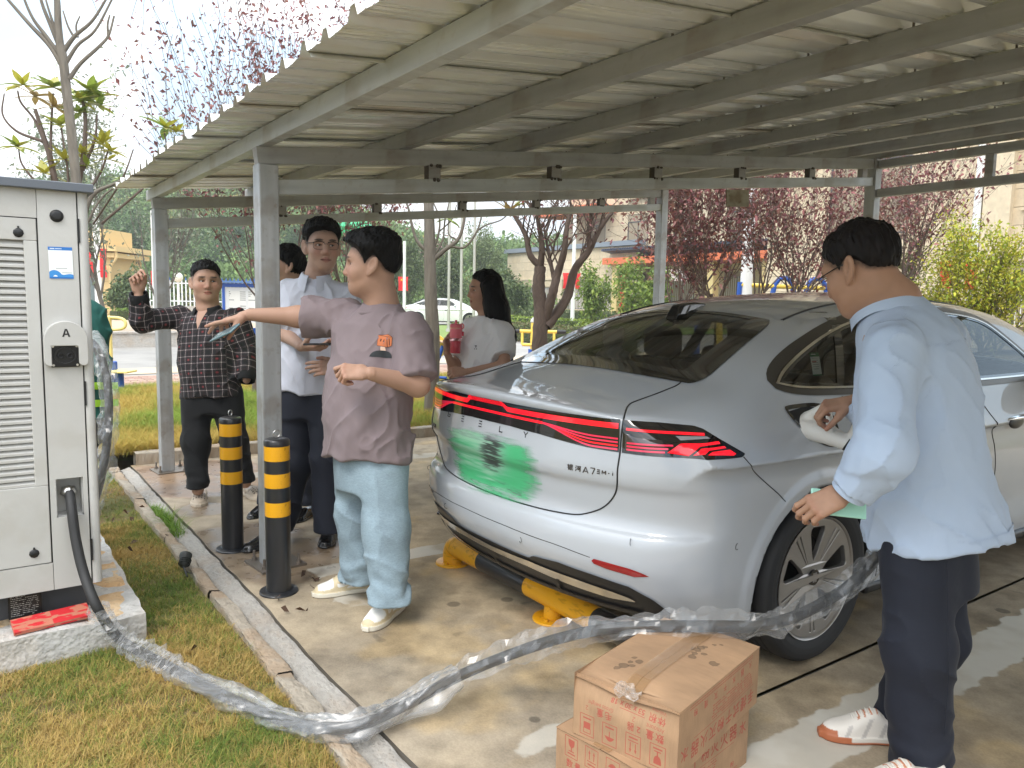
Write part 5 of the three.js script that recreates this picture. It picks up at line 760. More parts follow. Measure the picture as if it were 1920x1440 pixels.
  if (o.glasses) { const gm = std([0.02, 0.018, 0.017], 0.3, 0.5), rim = [], w = 0.027, h = 0.018; for (const s of [-1, 1]) { const pts = []; for (let k = 0; k < 20; k++) { const a = k / 20 * 6.2832; pts.push([s * 0.033 + w * Math.sign(Math.cos(a)) * Math.pow(Math.abs(Math.cos(a)), 0.6), 0.0 + h * Math.sign(Math.sin(a)) * Math.pow(Math.abs(Math.sin(a)), 0.7), 0.098 - Math.abs(s * 0.033 + w * Math.cos(a)) * 0.12]); } ex.push(['lens_rim', [tube(pts, 0.0011, 40, 6, true)], o.glasses === 'thin' ? std([0.45, 0.43, 0.4], 0.25, 0.9) : gm]); ex.push(['temple', [tube([[s * 0.060, 0.012, 0.091], [s * 0.074, 0.012, 0.06], [s * 0.080, 0.012, 0.0], [s * 0.083, 0.0, -0.03]], 0.0017, 16, 6)], gm]); if (o.glasses !== 'thin') ex.push(['brow_bar', [tube([[s * 0.008, 0.016, 0.098], [s * 0.033, 0.019, 0.095], [s * 0.060, 0.014, 0.09]], 0.002, 12, 6)], gm]); } ex.push(['bridge', [tube([[-0.008, 0.006, 0.097], [0, 0.009, 0.101], [0.008, 0.006, 0.097]], 0.0011, 8, 6)], gm]); }
  if (o.earring) ex.push(['earring', [at(new THREE.SphereGeometry(0.006, 12, 8), [-0.088, -0.043, -0.004]), at(new THREE.SphereGeometry(0.006, 12, 8), [0.088, -0.043, -0.004])], std([0.8, 0.78, 0.72], 0.15, 0.4)]);
  return { skin, ex, F };
}
// ---- hand: y along the fingers from the wrist, z out of the back of the hand, thumb on +x (mirror with s = -1) ----
function buildHand(skin, curl, thumb, s, k = 1) { // curl: 4 x [mcp, pip, dip] radians towards the palm, thumb: [out, curl, fold]
  const bones = [], nails = []; const tip = [];
  const fx = [0.030, 0.010, -0.010, -0.028], fl = [[0.042, 0.025, 0.020], [0.046, 0.028, 0.021], [0.043, 0.026, 0.020], [0.033, 0.019, 0.018]], by = [0.090, 0.094, 0.090, 0.081];
  for (let i = 0; i < 4; i++) { let p = [fx[i], by[i], 0.002], a = 0, sp = (curl[i][3] ?? fx[i] * 1.6); const rr = [0.0098, 0.0090, 0.0080, 0.0068].map((r) => r * (i === 3 ? 0.9 : 1)); for (let b = 0; b < 3; b++) { a += curl[i][b]; const d = [Math.sin(sp) * Math.cos(a), Math.cos(sp) * Math.cos(a), -Math.sin(a)], q = add3(p, d, fl[i][b]); bones.push([p, q, rr[b], rr[b + 1]]); p = q; } tip.push(p); }
  const t0 = [0.024, 0.024, -0.006], o = thumb[0], c = thumb[1], f = thumb[2] ?? 0, d1 = nrm3([Math.sin(o), Math.cos(o), -Math.sin(f)]), t1 = add3(t0, d1, 0.044), d2 = nrm3([Math.sin(o - c), Math.cos(o - c), -Math.sin(f * 1.3)]), t2 = add3(t1, d2, 0.033), d3 = nrm3([Math.sin(o - 1.8 * c), Math.cos(o - 1.8 * c), -Math.sin(f * 1.5)]), t3 = add3(t2, d3, 0.026);
  bones.push([t0, t1, 0.0165, 0.0115], [t1, t2, 0.0115, 0.0098], [t2, t3, 0.0098, 0.0080]);
  const C = bones.map((b) => cap(...b)), palm = [cap([0.024, 0.018, 0], [0.030, 0.088, 0.001], 0.0135, 0.0115), cap([0.006, 0.012, 0], [0.010, 0.092, 0.002], 0.0150, 0.0115), cap([-0.010, 0.014, 0], [-0.010, 0.088, 0.001], 0.0145, 0.0110), cap([-0.020, 0.02, -0.001], [-0.027, 0.079, 0], 0.0135, 0.0105), cap([0, -0.018, 0], [0.002, 0.02, 0], 0.0258, 0.0215)];
  const F = (x, y, z) => { let d = 1e9; for (const p of palm) d = smin(d, p(x, y, z), 0.012); d = smin(d, C[12](x, y, z), 0.014); let e = 1e9; for (let i = 0; i < 4; i++) { let q = 1e9; for (let b = 0; b < 3; b++) q = smin(q, C[i * 3 + b](x, y, z), 0.004); e = Math.min(e, q); } e = Math.min(e, smin(C[13](x, y, z), smin(C[12](x, y, z), C[14](x, y, z), 0.004), 0.004)); return smin(d, e, 0.007); };
  const [lo, hi] = bounds(bones.flatMap((b) => [b[0], b[1]]).concat([[-0.03, -0.05, -0.02], [0.03, 0, 0.02]]), 0.03);
  const g = nets(F, lo, hi, 0.0034, { color: (x, y, z) => { const n = 1 + 0.06 * n3(x * 80, y * 80, z * 80, 4); let r = 0; for (const t of [...tip, t3]) r = Math.max(r, Math.exp(-Math.pow(Math.hypot(x - t[0], y - t[1], z - t[2]) / 0.016, 2))); const kn = Math.exp(-Math.pow((y - 0.09) / 0.01, 2)) * 0.08; return [skin[0] * n, skin[1] * n * (1 - 0.16 * r - kn), skin[2] * n * (1 - 0.14 * r - kn)]; } });
  g.applyMatrix4(new THREE.Matrix4().makeScale(s * k, k, k)); if (s < 0) { const ix = g.index.array; for (let i = 0; i < ix.length; i += 3) { const t = ix[i + 1]; ix[i + 1] = ix[i + 2]; ix[i + 2] = t; } }
  return g;
}
const CURL = { relax: [[0.25, 0.35, 0.2], [0.35, 0.45, 0.25], [0.45, 0.5, 0.3], [0.5, 0.5, 0.3]], grip: [[1.0, 1.25, 0.7], [1.05, 1.3, 0.7], [1.1, 1.3, 0.7], [1.15, 1.25, 0.7]], point: [[-0.05, 0.1, 0.05], [0.15, 0.35, 0.25], [0.55, 0.75, 0.45], [0.7, 0.8, 0.5]], loose: [[0.75, 0.95, 0.5], [0.85, 1.0, 0.6], [0.95, 1.05, 0.6], [1.0, 1.0, 0.6]], hold: [[0.55, 0.7, 0.45], [0.65, 0.75, 0.45], [0.7, 0.8, 0.45], [0.75, 0.8, 0.45]], pinch: [[0.6, 1.1, 0.7], [1.1, 1.2, 0.7], [1.25, 1.3, 0.7], [1.3, 1.3, 0.7]] };
// ---- shoes: x across, y up, z to the toe; length 1 unit = len ----
function buildShoe(style, side, len) {
  const k = len / 0.29, croc = style === 'clog', dress = style === 'black';
  const soleH = croc ? 0.026 : dress ? 0.014 : 0.024;
  const half = (z) => { const t = z / 0.29; const w = spline([[0, 0.02], [0.04, 0.030], [0.2, 0.034], [0.42, 0.036], [0.68, 0.047], [0.85, 0.043], [0.95, 0.030], [1, 0.012]])(t) * (croc ? 1.14 : 1); return w; };
  const topY = spline(croc ? [[0, 0.02], [0.1, 0.03], [0.3, 0.04], [0.5, 0.075], [0.62, 0.082], [0.8, 0.07], [1, 0.04]] : dress ? [[0, 0.07], [0.15, 0.072], [0.32, 0.072], [0.5, 0.076], [0.7, 0.055], [0.9, 0.042], [1, 0.03]] : [[0, 0.085], [0.12, 0.078], [0.3, 0.078], [0.42, 0.104], [0.55, 0.092], [0.75, 0.062], [0.92, 0.05], [1, 0.035]]);
  const cx = (z) => side * 0.012 * Math.pow(z / 0.29, 2);
  const up = (x, y, z) => { const w = half(z), t = topY(z / 0.29); return smax(smax(Math.abs(x - cx(z)) - w * (1 - 0.30 * clamp((y - 0.02) / 0.09)), y - t, 0.035), Math.max(-z - 0.002, z - 0.292, 0.002 - y), 0.012); };
  const sole = (x, y, z) => smax(Math.max(Math.abs(x - cx(z)) - half(z) - 0.004, -z - 0.006, z - 0.297), Math.max(y - soleH, -y), 0.006);
  const F = (x, y, z) => smin(up(x, y, z), sole(x, y, z), 0.003);
  const P = { tan: [[0.62, 0.52, 0.34], [0.82, 0.81, 0.77], [0.70, 0.66, 0.56]], black: [[0.010, 0.010, 0.011], [0.012, 0.012, 0.012], [0.008, 0.008, 0.008]], clog: [[0.50, 0.42, 0.33], [0.50, 0.42, 0.33], [0.54, 0.47, 0.38]], white: [[0.74, 0.70, 0.64], [0.74, 0.70, 0.64], [0.44, 0.14, 0.06]] }[style];
  const g = nets(F, [-0.075, -0.008, -0.02], [0.075, 0.125, 0.31], 0.0042, { color: (x, y, z) => {
    const t = z / 0.29, xs = (x - cx(z)) / half(z);
    if (y < soleH - 0.001) return (style === 'white' && t < 0.7 && t > 0.28 && y > 0.008) ? [0.72, 0.68, 0.62] : y < 0.006 && style === 'tan' ? [0.5, 0.45, 0.36] : P[2];
    if (style === 'tan') { if (t > 0.68 && t < 0.93 && y > soleH + 0.012 && Math.abs(xs) < 0.9) return P[1]; const q = Math.abs(xs) > 0.62 && t > 0.27 && t < 0.62 && y > soleH + 0.008 && y < 0.072 - (t - 0.3) * 0.04; if (q) { const sw = Math.abs((y - 0.03) - (0.62 - t) * 0.07 - Math.pow((t - 0.52), 2) * 0.9) < 0.0065; return sw ? P[0] : P[1]; } return P[0]; }
    if (style === 'white') { if (t > 0.84) return y < soleH + 0.014 ? P[2] : P[1]; if (t > 0.40 && t < 0.66 && Math.abs(xs) < 0.55) return Math.sin(t * 95) > 0.55 ? [0.5, 0.2, 0.1] : P[0]; if (Math.abs(xs) > 0.75 && Math.sin(t * 34 + y * 50) > 0.72) return [0.52, 0.49, 0.46]; return P[1]; }
    if (croc) { const h = Math.hypot(((x * 55) % 1 + 1) % 1 - 0.5, ((z * 50) % 1 + 1) % 1 - 0.5); if (t > 0.55 && t < 0.92 && h < 0.26 && y > 0.045) return [0.06, 0.05, 0.045]; return P[0]; }
    return P[0];
  } });
  const out = [g];
  if (style === 'tan' || style === 'white') for (let i = 0; i < 5; i++) { const t = 0.46 + i * 0.05, z = t * 0.29, y = topY(t) + 0.001; out.push(tint(tube([[cx(z) - 0.018, y - 0.008, z], [cx(z), y + 0.002, z + 0.006], [cx(z) + 0.018, y - 0.008, z]], 0.0028, 8, 5), ...(style === 'tan' ? [0.66, 0.57, 0.40] : [0.72, 0.68, 0.62]))); }
  if (croc) out.push(tint(tube([[-0.042, 0.03, 0.12], [-0.038, 0.06, 0.06], [0, 0.066, 0.006], [0.038, 0.06, 0.06], [0.042, 0.03, 0.12]], 0.007, 20, 8), ...P[0]));
  const m = merge(out); m.applyMatrix4(new THREE.Matrix4().makeScale(k, k, k)); return m;
}
const shoeMats = { tan: std([1, 1, 1], 0.6, 0, { vertexColors: true }), clog: std([1, 1, 1], 0.65, 0, { vertexColors: true }), white: std([1, 1, 1], 0.55, 0, { vertexColors: true }), black: std([1, 1, 1], 0.25, 0, { vertexColors: true, clearcoat: 0.5 }) };
function person(label, o, group) {
  const J = o.j, S = o.s ?? 1, upV = nrm3(sub3(J.neck, J.pel)), L = len3(sub3(J.neck, J.pel)); let left = sub3(J.shL, J.shR); left = nrm3(sub3(left, upV.map((v) => v * dot3(left, upV)))); const front = nrm3(crs3(left, upV));
  const base = [J.pel[0], 0, J.pel[2]], root = thing('person', label, 'person', base, 0, group), toLocal = (g) => g.translate(-base[0], -base[1], -base[2]);
  const P = (n, g, m, lab) => part(root, n, toLocal(Array.isArray(g) ? merge(g) : g), m, lab);
  const slab = (w, d, f, t0, t1) => (x, y, z) => { const q0 = x - J.pel[0], q1 = y - J.pel[1], q2 = z - J.pel[2], t = (q0 * upV[0] + q1 * upV[1] + q2 * upV[2]) / L, a = q0 * left[0] + q1 * left[1] + q2 * left[2], tc = clamp(t, -0.4, 1.2), ww = w(tc), dd = d(tc), b = q0 * front[0] + q1 * front[1] + q2 * front[2] - f(tc), r = Math.hypot(a / ww, b / dd); return smax((r - 1) * Math.min(ww, dd) * (0.75 + 0.25 * Math.min(1, r)), Math.max((t - t1) * L, (t0 - t) * L), 0.014); };
  const b = o.build ?? 1, belly = o.belly ?? 0;
  const skinTorso = slab(spline([[-0.2, 0.14 * b], [0, 0.15 * b], [0.35, 0.135 * b], [0.7, 0.155 * b], [0.88, 0.15 * b], [1, 0.07]]), spline([[-0.2, 0.10 * b], [0.3, 0.095 * b + belly], [0.75, 0.10 * b], [0.95, 0.07 * b], [1.02, 0.05]]), () => 0, -0.12, 0.99);
  // head placement
  const look = o.look, hz = nrm3(look.toArray()), hx0 = crs3(o.headUp ? o.headUp.toArray() : [0, 1, 0], hz), hx = nrm3(hx0), hy = crs3(hz, hx), hs = (o.hs ?? 1.08) * S, rel = sub3(J.neck, J.head), neckTo = [dot3(rel, hx) / hs, dot3(rel, hy) / hs, dot3(rel, hz) / hs];
  const hd = buildHead({ ...o.face, skin: o.skin, neckTo }), place = (g) => basis(g, J.head, hx, hy, hz, hs);
  // body: one continuous skin
  const A = (a, c, r0, r1) => cap(J[a], J[c], r0 * S * (o.limb ?? 1), r1 * S * (o.limb ?? 1)), limbs = [A('shL', 'elL', 0.050, 0.041), A('elL', 'wrL', 0.042, 0.0245), A('shR', 'elR', 0.050, 0.041), A('elR', 'wrR', 0.042, 0.0245), A('hipL', 'knL', 0.078, 0.052), A('knL', 'anL', 0.052, 0.036), A('hipR', 'knR', 0.078, 0.052), A('knR', 'anR', 0.052, 0.036), cap(J.neck, mid3(J.neck, J.head, 0.35), 0.064 * b, 0.056)];
  const bodyF = (x, y, z) => { let d = skinTorso(x, y, z); for (const l of limbs) d = smin(d, l(x, y, z), 0.03); return d; };
  const [bl, bh] = bounds(Object.values(J), 0.14); bl[1] = 0.02;
  const bodyG = [nets(bodyF, bl, bh, 0.0125, { color: () => o.skin }), place(hd.skin)];
  for (const [h, w] of [['handL', 'wrL'], ['handR', 'wrR']]) if (o[h]) { const q = o[h], yv = nrm3(q.dir.toArray()), z0 = q.back.toArray(), zv = nrm3(sub3(z0, yv.map((v) => v * dot3(z0, yv)))), xv = crs3(yv, zv), s = h === 'handL' ? 1 : -1; const g = buildHand(o.skin, q.curl, q.thumb ?? [0.7, 0.35, 0.3], s, (q.k ?? 1.02) * S); bodyG.push(basis(g, add3(J[w], yv, 0.012), xv, yv, zv)); }
  P('body', bodyG.map((g) => { if (!g.attributes.uv) g.setAttribute('uv', new THREE.BufferAttribute(new Float32Array(g.attributes.position.count * 2), 2)); return g; }), skinMat);
  for (const [n, g, m] of hd.ex) P(n, g.map((q) => place(q)), m);
  // trousers
  const tr = o.trousers; if (tr) {
    const rel2 = (a, c, r0, r1) => cap(J[a], J[c], r0, r1), hipE = slab(spline([[-0.35, tr.hw * 0.9], [-0.1, tr.hw], [0.15, tr.hw * 0.95]]), spline([[-0.35, tr.hd * 0.85], [-0.1, tr.hd], [0.15, tr.hd * 0.95]]), () => 0, -0.26, 0.14);
    const up = (k) => [rel2('hip' + k, 'kn' + k, tr.r[0], tr.r[1]), cap(J['kn' + k], add3(J['an' + k], nrm3(sub3(J['an' + k], J['kn' + k])), 0.08), tr.r[1], tr.r[2])], lg = { L: up('L'), R: up('R') }, hem = (k) => J['an' + k][1] - (tr.drop ?? 0.02);
    const legF = (k) => (x, y, z) => { let d = smin(lg[k][0](x, y, z), lg[k][1](x, y, z), 0.05); const near = sstep(0.28, 0.02, y - hem(k)), kn = Math.exp(-Math.pow((y - J['kn' + k][1]) / 0.12, 2)); d += (0.010 * near * (tr.bunch ?? 1)) * n3(x * 8 + 3, y * 26 + n3(x * 9, 1, z * 9) * 1.2, z * 8, 21) + (0.006 * kn + 0.003) * n3(x * 11, y * 9, z * 11, 23) + 0.0022 * n3(x * 26, y * 16, z * 26, 29) - 0.009 * Math.pow(1 - Math.abs(n3(x * 7 + y * 3, y * 9 + x * 5, z * 7, 37)), 3) * (0.5 + near + kn * 0.6) + 0.004; return smax(d, hem(k) - y, 0.008); };
    const fL = legF('L'), fR = legF('R'), F = (x, y, z) => smin(smin(fL(x, y, z), fR(x, y, z), y > J.hipL[1] - 0.16 ? 0.03 : 0.004), hipE(x, y, z), 0.06);
    const [l0, h0] = bounds([J.hipL, J.hipR, J.knL, J.knR, J.anL, J.anR, J.pel], 0.22); l0[1] = Math.max(0.005, Math.min(hem('L'), hem('R')) - 0.03);
    P('trousers', nets(F, l0, h0, 0.0095, { uv: (x, y, z, nx, ny, nz) => Math.abs(nx) > Math.abs(nz) ? [z, y] : [x, y] }), tr.mat);
    o.trouserF = F;
  }
  // top
  const tp = o.top; let topF = null; if (tp) {
    const w = spline(tp.w), d = spline(tp.d), f = spline(tp.f ?? [[0, 0], [1, 0]]), tor = slab(w, d, f, tp.hem, 1.0);
    const slv = (k) => { const s = J['sh' + k], e = J['el' + k], r = J['wr' + k], rr = tp.sl; if (tp.len <= 1) { const c = mid3(s, e, tp.len), dv = nrm3(sub3(e, s)), o1 = cap(s, add3(c, dv, 0.06), rr[0], rr[1]), o2 = cap(mid3(s, e, tp.len - 0.3), add3(c, dv, 0.1), rr[1] - 0.012, rr[1] - 0.010); return (x, y, z) => { const p = (x - c[0]) * dv[0] + (y - c[1]) * dv[1] + (z - c[2]) * dv[2]; return smax(o1(x, y, z), p, 0.012); }; } const c = mid3(e, r, tp.len - 1), dv = nrm3(sub3(r, e)), a1 = cap(s, e, rr[0], rr[1]), a2 = cap(e, add3(c, dv, 0.05), rr[1], rr[2]); return (x, y, z) => Math.max(smin(a1(x, y, z), Math.max(a2(x, y, z), (x - c[0]) * dv[0] + (y - c[1]) * dv[1] + (z - c[2]) * dv[2]), 0.05), -9); };
    const sL = slv('L'), sR = slv('R'), sd = tp.seed ?? 1, am = tp.fold ?? 1, nckC = add3(J.neck, upV, 0.02), hole = ell(add3(add3(J.neck, upV, 0.05), front, 0.03), [tp.neckR ?? 0.085, 0.06, tp.neckR ?? 0.085]);
    topF = (x, y, z) => {
      let q = smin(tor(x, y, z), Math.min(sL(x, y, z), sR(x, y, z)), tp.blend ?? 0.06); if (Math.abs(q) > 0.07) return q;
      const t = ((x - J.pel[0]) * upV[0] + (y - J.pel[1]) * upV[1] + (z - J.pel[2]) * upV[2]) / L, a = (x - J.pel[0]) * left[0] + (y - J.pel[1]) * left[1] + (z - J.pel[2]) * left[2];
      const wob = n3(x * 3, y * 3, z * 3, sd + 8) * 0.8; const rg = (v) => { const k = 1 - Math.abs(v); return k * k * k; }, b2 = (x - J.pel[0]) * front[0] + (z - J.pel[2]) * front[2]; q += am * (0.008 * n3(a * 10 + wob * 2, y * 2.2 + a * (tp.shear ?? 4), b2 * 5, sd) * (1.1 - 0.5 * t) - 0.012 * rg(n3(a * 9 + y * 5 + wob * 1.5, y * 4.5 - a * 6, b2 * 7, sd + 2)) - 0.008 * rg(n3(a * 13 - y * 8 + wob, y * 5 + a * 5, b2 * 11, sd + 3)) + 0.006 + 0.003 * n3(x * 34, y * 20, z * 34, sd + 4));
      if (tp.elbowFold) for (const e of [J.elL, J.elR]) { const r = Math.hypot(x - e[0], y - e[1], z - e[2]); q += 0.009 * Math.exp(-r * r / 0.012) * n3(x * 12, y * 30, z * 12, sd + 6); }
      return smax(q, -hole(x, y, z), 0.01);
    };
    const pts = [J.shL, J.shR, J.elL, J.elR, add3(J.pel, upV, tp.hem * L), J.neck]; if (tp.len > 1) pts.push(J.wrL, J.wrR); const [l0, h0] = bounds(pts, 0.25);
    const g = nets(topF, l0, h0, tp.cell ?? 0.0085, { pad: 0.02, uv: tp.uv ? (x, y, z, nx, ny, nz) => { const q = [x - J.pel[0], y - J.pel[1], z - J.pel[2]], n = [nx, ny, nz]; const dL = cap(J.shL, J.elL, 0, 0)(x, y, z), dR = cap(J.shR, J.elR, 0, 0)(x, y, z), t = dot3(q, upV) / L; const arm = (s, e, wv) => { const d2 = nrm3(sub3(wv, e)), d1 = nrm3(sub3(e, s)), c1 = cap(s, e, 0, 0)(x, y, z), c2 = cap(e, wv, 0, 0)(x, y, z), dv = c1 < c2 ? d1 : d2, r = sub3([x, y, z], c1 < c2 ? s : e), al = dot3(r, dv) + (c1 < c2 ? 0 : len3(sub3(e, s))), pv = nrm3(crs3(dv, front)); return [dot3(r, pv), al]; }; const a = dot3(q, left); if (Math.abs(a) > 0.17 || (dL < 0.09 && a > 0.13) || (dR < 0.09 && a < -0.13)) return a > 0 ? arm(J.shL, J.elL, J.wrL) : arm(J.shR, J.elR, J.wrR); return [a, dot3(q, upV)]; } : (x, y, z, nx, ny, nz) => Math.abs(nx) > Math.abs(nz) ? [z, y] : [x, y] });
    P(tp.name ?? 'shirt', g, tp.mat); o.topF = topF;
    if (tp.collar) { const cm = tp.collarMat ?? tp.mat, up2 = nrm3(sub3(J.head, J.neck)), ux = nrm3(crs3(upV, front)), R = tp.collar.r, H = tp.collar.h; const ring = (op) => sheet(48, 10, (u, v) => { const a = lerp(op, Math.PI * 2 - op, u), c = Math.cos(a), s = Math.sin(a), fr = Math.max(0, c); const k = v < 0.42 ? v / 0.42 : 1 - (v - 0.42) / 0.58, out = v < 0.42 ? 0.004 * k : 0.010 + 0.022 * (1 - k) + fr * 0.012 * (1 - k), h = v < 0.42 ? H * k : lerp(-0.018 - fr * (tp.collar.pt ?? 0.03) * sstep(0.25, 0.0, Math.min(u, 1 - u)), H, k) ; const rr = R + out; const px = s * rr * 1.0, pz = c * rr * 1.02; const o1 = add3(add3(add3(add3(J.neck, upV, h - 0.012 - fr * 0.022 + (1 - fr) * 0.006), front, pz + (tp.collar.f ?? 0.01) + (h + 0.03) * dot3(up2, front) * 0.8), ux, px), up2, 0); return o1; }); P('collar', ring(tp.collar.open ?? 0.22), cm); }
    if (tp.band) { const c = tp.band; }
  }
  for (const k of ['L', 'R']) if (o.shoe) { const f = o.feet[k], h = f[0], t = f[1], dz = nrm3(sub3([t[0], 0, t[2]], [h[0], 0, h[2]])), dx = crs3([0, 1, 0], dz); P('shoe', basis(buildShoe(o.shoe, k === 'L' ? -1 : 1, o.shoeLen ?? 0.285), [h[0], f[2] ?? 0, h[2]], dx, [0, 1, 0], dz), shoeMats[o.shoe]); }
  return { root, P, J, upV, left, front, L, topF, place, base };
}
// a patch laid on a garment: fn(u,v) gives a start point, pushed along -dir onto the surface
function onCloth(F, org, ux, uy, dir, nu, nv, off) { return sheet(nu, nv, (u, v) => { const s = add3(add3(org, ux, u - 0.5), uy, v - 0.5); let a = -0.12, b = 0.2; for (let t = 0.2; t > -0.2; t -= 0.005) { const p = add3(s, dir, t); if (F(...p) < 0) { a = t; b = t + 0.005; break; } } for (let i = 0; i < 14; i++) { const m = (a + b) / 2, p = add3(s, dir, m); if (F(...p) < 0) a = m; else b = m; } return add3(s, dir, b + off); }); }
const SK = [0.44, 0.265, 0.19], SK2 = [0.42, 0.245, 0.165], SK3 = [0.47, 0.30, 0.225];
const denim = std([1, 1, 1], 0.85, 0, { map: dataTex(512, 512, (u, v) => { const t = fbm(u * 90, v * 260, 3, 921, 90, 260), w = fbm(u * 4, v * 4, 4, 925, 4, 4), k = 0.90 + 0.16 * (t - 0.5) + 0.26 * (w - 0.5); return [0.60 * k, 0.685 * k, 0.735 * k]; }, true, [2, 2]), bumpMap: weaveTex, bumpScale: 0.0004 });
const navyM = cloth([0.010, 0.013, 0.025], 0.8), blackM = cloth([0.0055, 0.006, 0.0075], 0.9);
const shirtBlue = cloth([0.47, 0.575, 0.745], 0.7), shirtWhite = cloth([0.60, 0.625, 0.685], 0.75, { map: dataTex(256, 256, (u, v) => { const s = Math.sin(u * Math.PI * 2 * 40) > 0.4 ? 0.95 : 1; return [s, s, 1]; }, true, [6, 6]) });
const tee = cloth([0.225, 0.178, 0.188], 0.9), teeWhite = cloth([0.76, 0.745, 0.76], 0.85);
const plaid = cloth([1, 1, 1], 0.85, { map: dataTex(256, 256, (u, v) => {
  const band = (t) => { t = ((t % 1) + 1) % 1; return { w: Math.abs(t - 0.12) < 0.022 || Math.abs(t - 0.62) < 0.022, g: Math.abs(t - 0.20) < 0.014 || Math.abs(t - 0.04) < 0.012 || Math.abs(t - 0.54) < 0.012 || Math.abs(t - 0.70) < 0.012, r: t > 0.32 && t < 0.46 }; }, a = band(u), b = band(v), n = 0.85 + 0.3 * hash2(Math.floor(u * 256), Math.floor(v * 256), 2);
  let c = [0.085, 0.085, 0.095]; const tw = ((u + v) * 64) % 1 > 0.5; if (a.r && b.r) c = [0.46, 0.19, 0.21]; else if (a.r || b.r) c = tw ? [0.24, 0.115, 0.125] : [0.10, 0.09, 0.10]; if (a.g || b.g) c = tw ? [0.42, 0.36, 0.38] : c.map((x) => x * 1.3); if (a.w && b.w) c = [0.82, 0.78, 0.77]; else if (a.w || b.w) c = tw ? [0.72, 0.66, 0.66] : [0.38, 0.34, 0.35]; return c.map((x) => x * n); }, true, [11, 11]) });
const hiVis = std([0.50, 0.90, 0.06], 0.7), reflBand = std([0.62, 0.64, 0.64], 0.35, 0.4);
const phoneMat = (c) => std(c, 0.25, 0, { clearcoat: 0.6 });
function phone(name, label, pos, x, y, c, glass) { const z = nrm3(crs3(x, y)), t = thing(name, label, 'phone', pos); const fit = (g) => basis(g, [0, 0, 0], nrm3(x), crs3(z, nrm3(x)), z); part(t, 'case', fit(box(0.074, 0.158, 0.009, 0, 0, 0, 0, 0.004)), phoneMat(c)); part(t, 'screen', fit(box(0.068, 0.150, 0.0015, 0, 0, 0.0048, 0, 0.0006)), gloss); part(t, 'camera_bump', fit(box(0.022, 0.03, 0.003, 0.02, 0.055, -0.0058, 0, 0.001)), phoneMat(glass ?? c)); return t; }

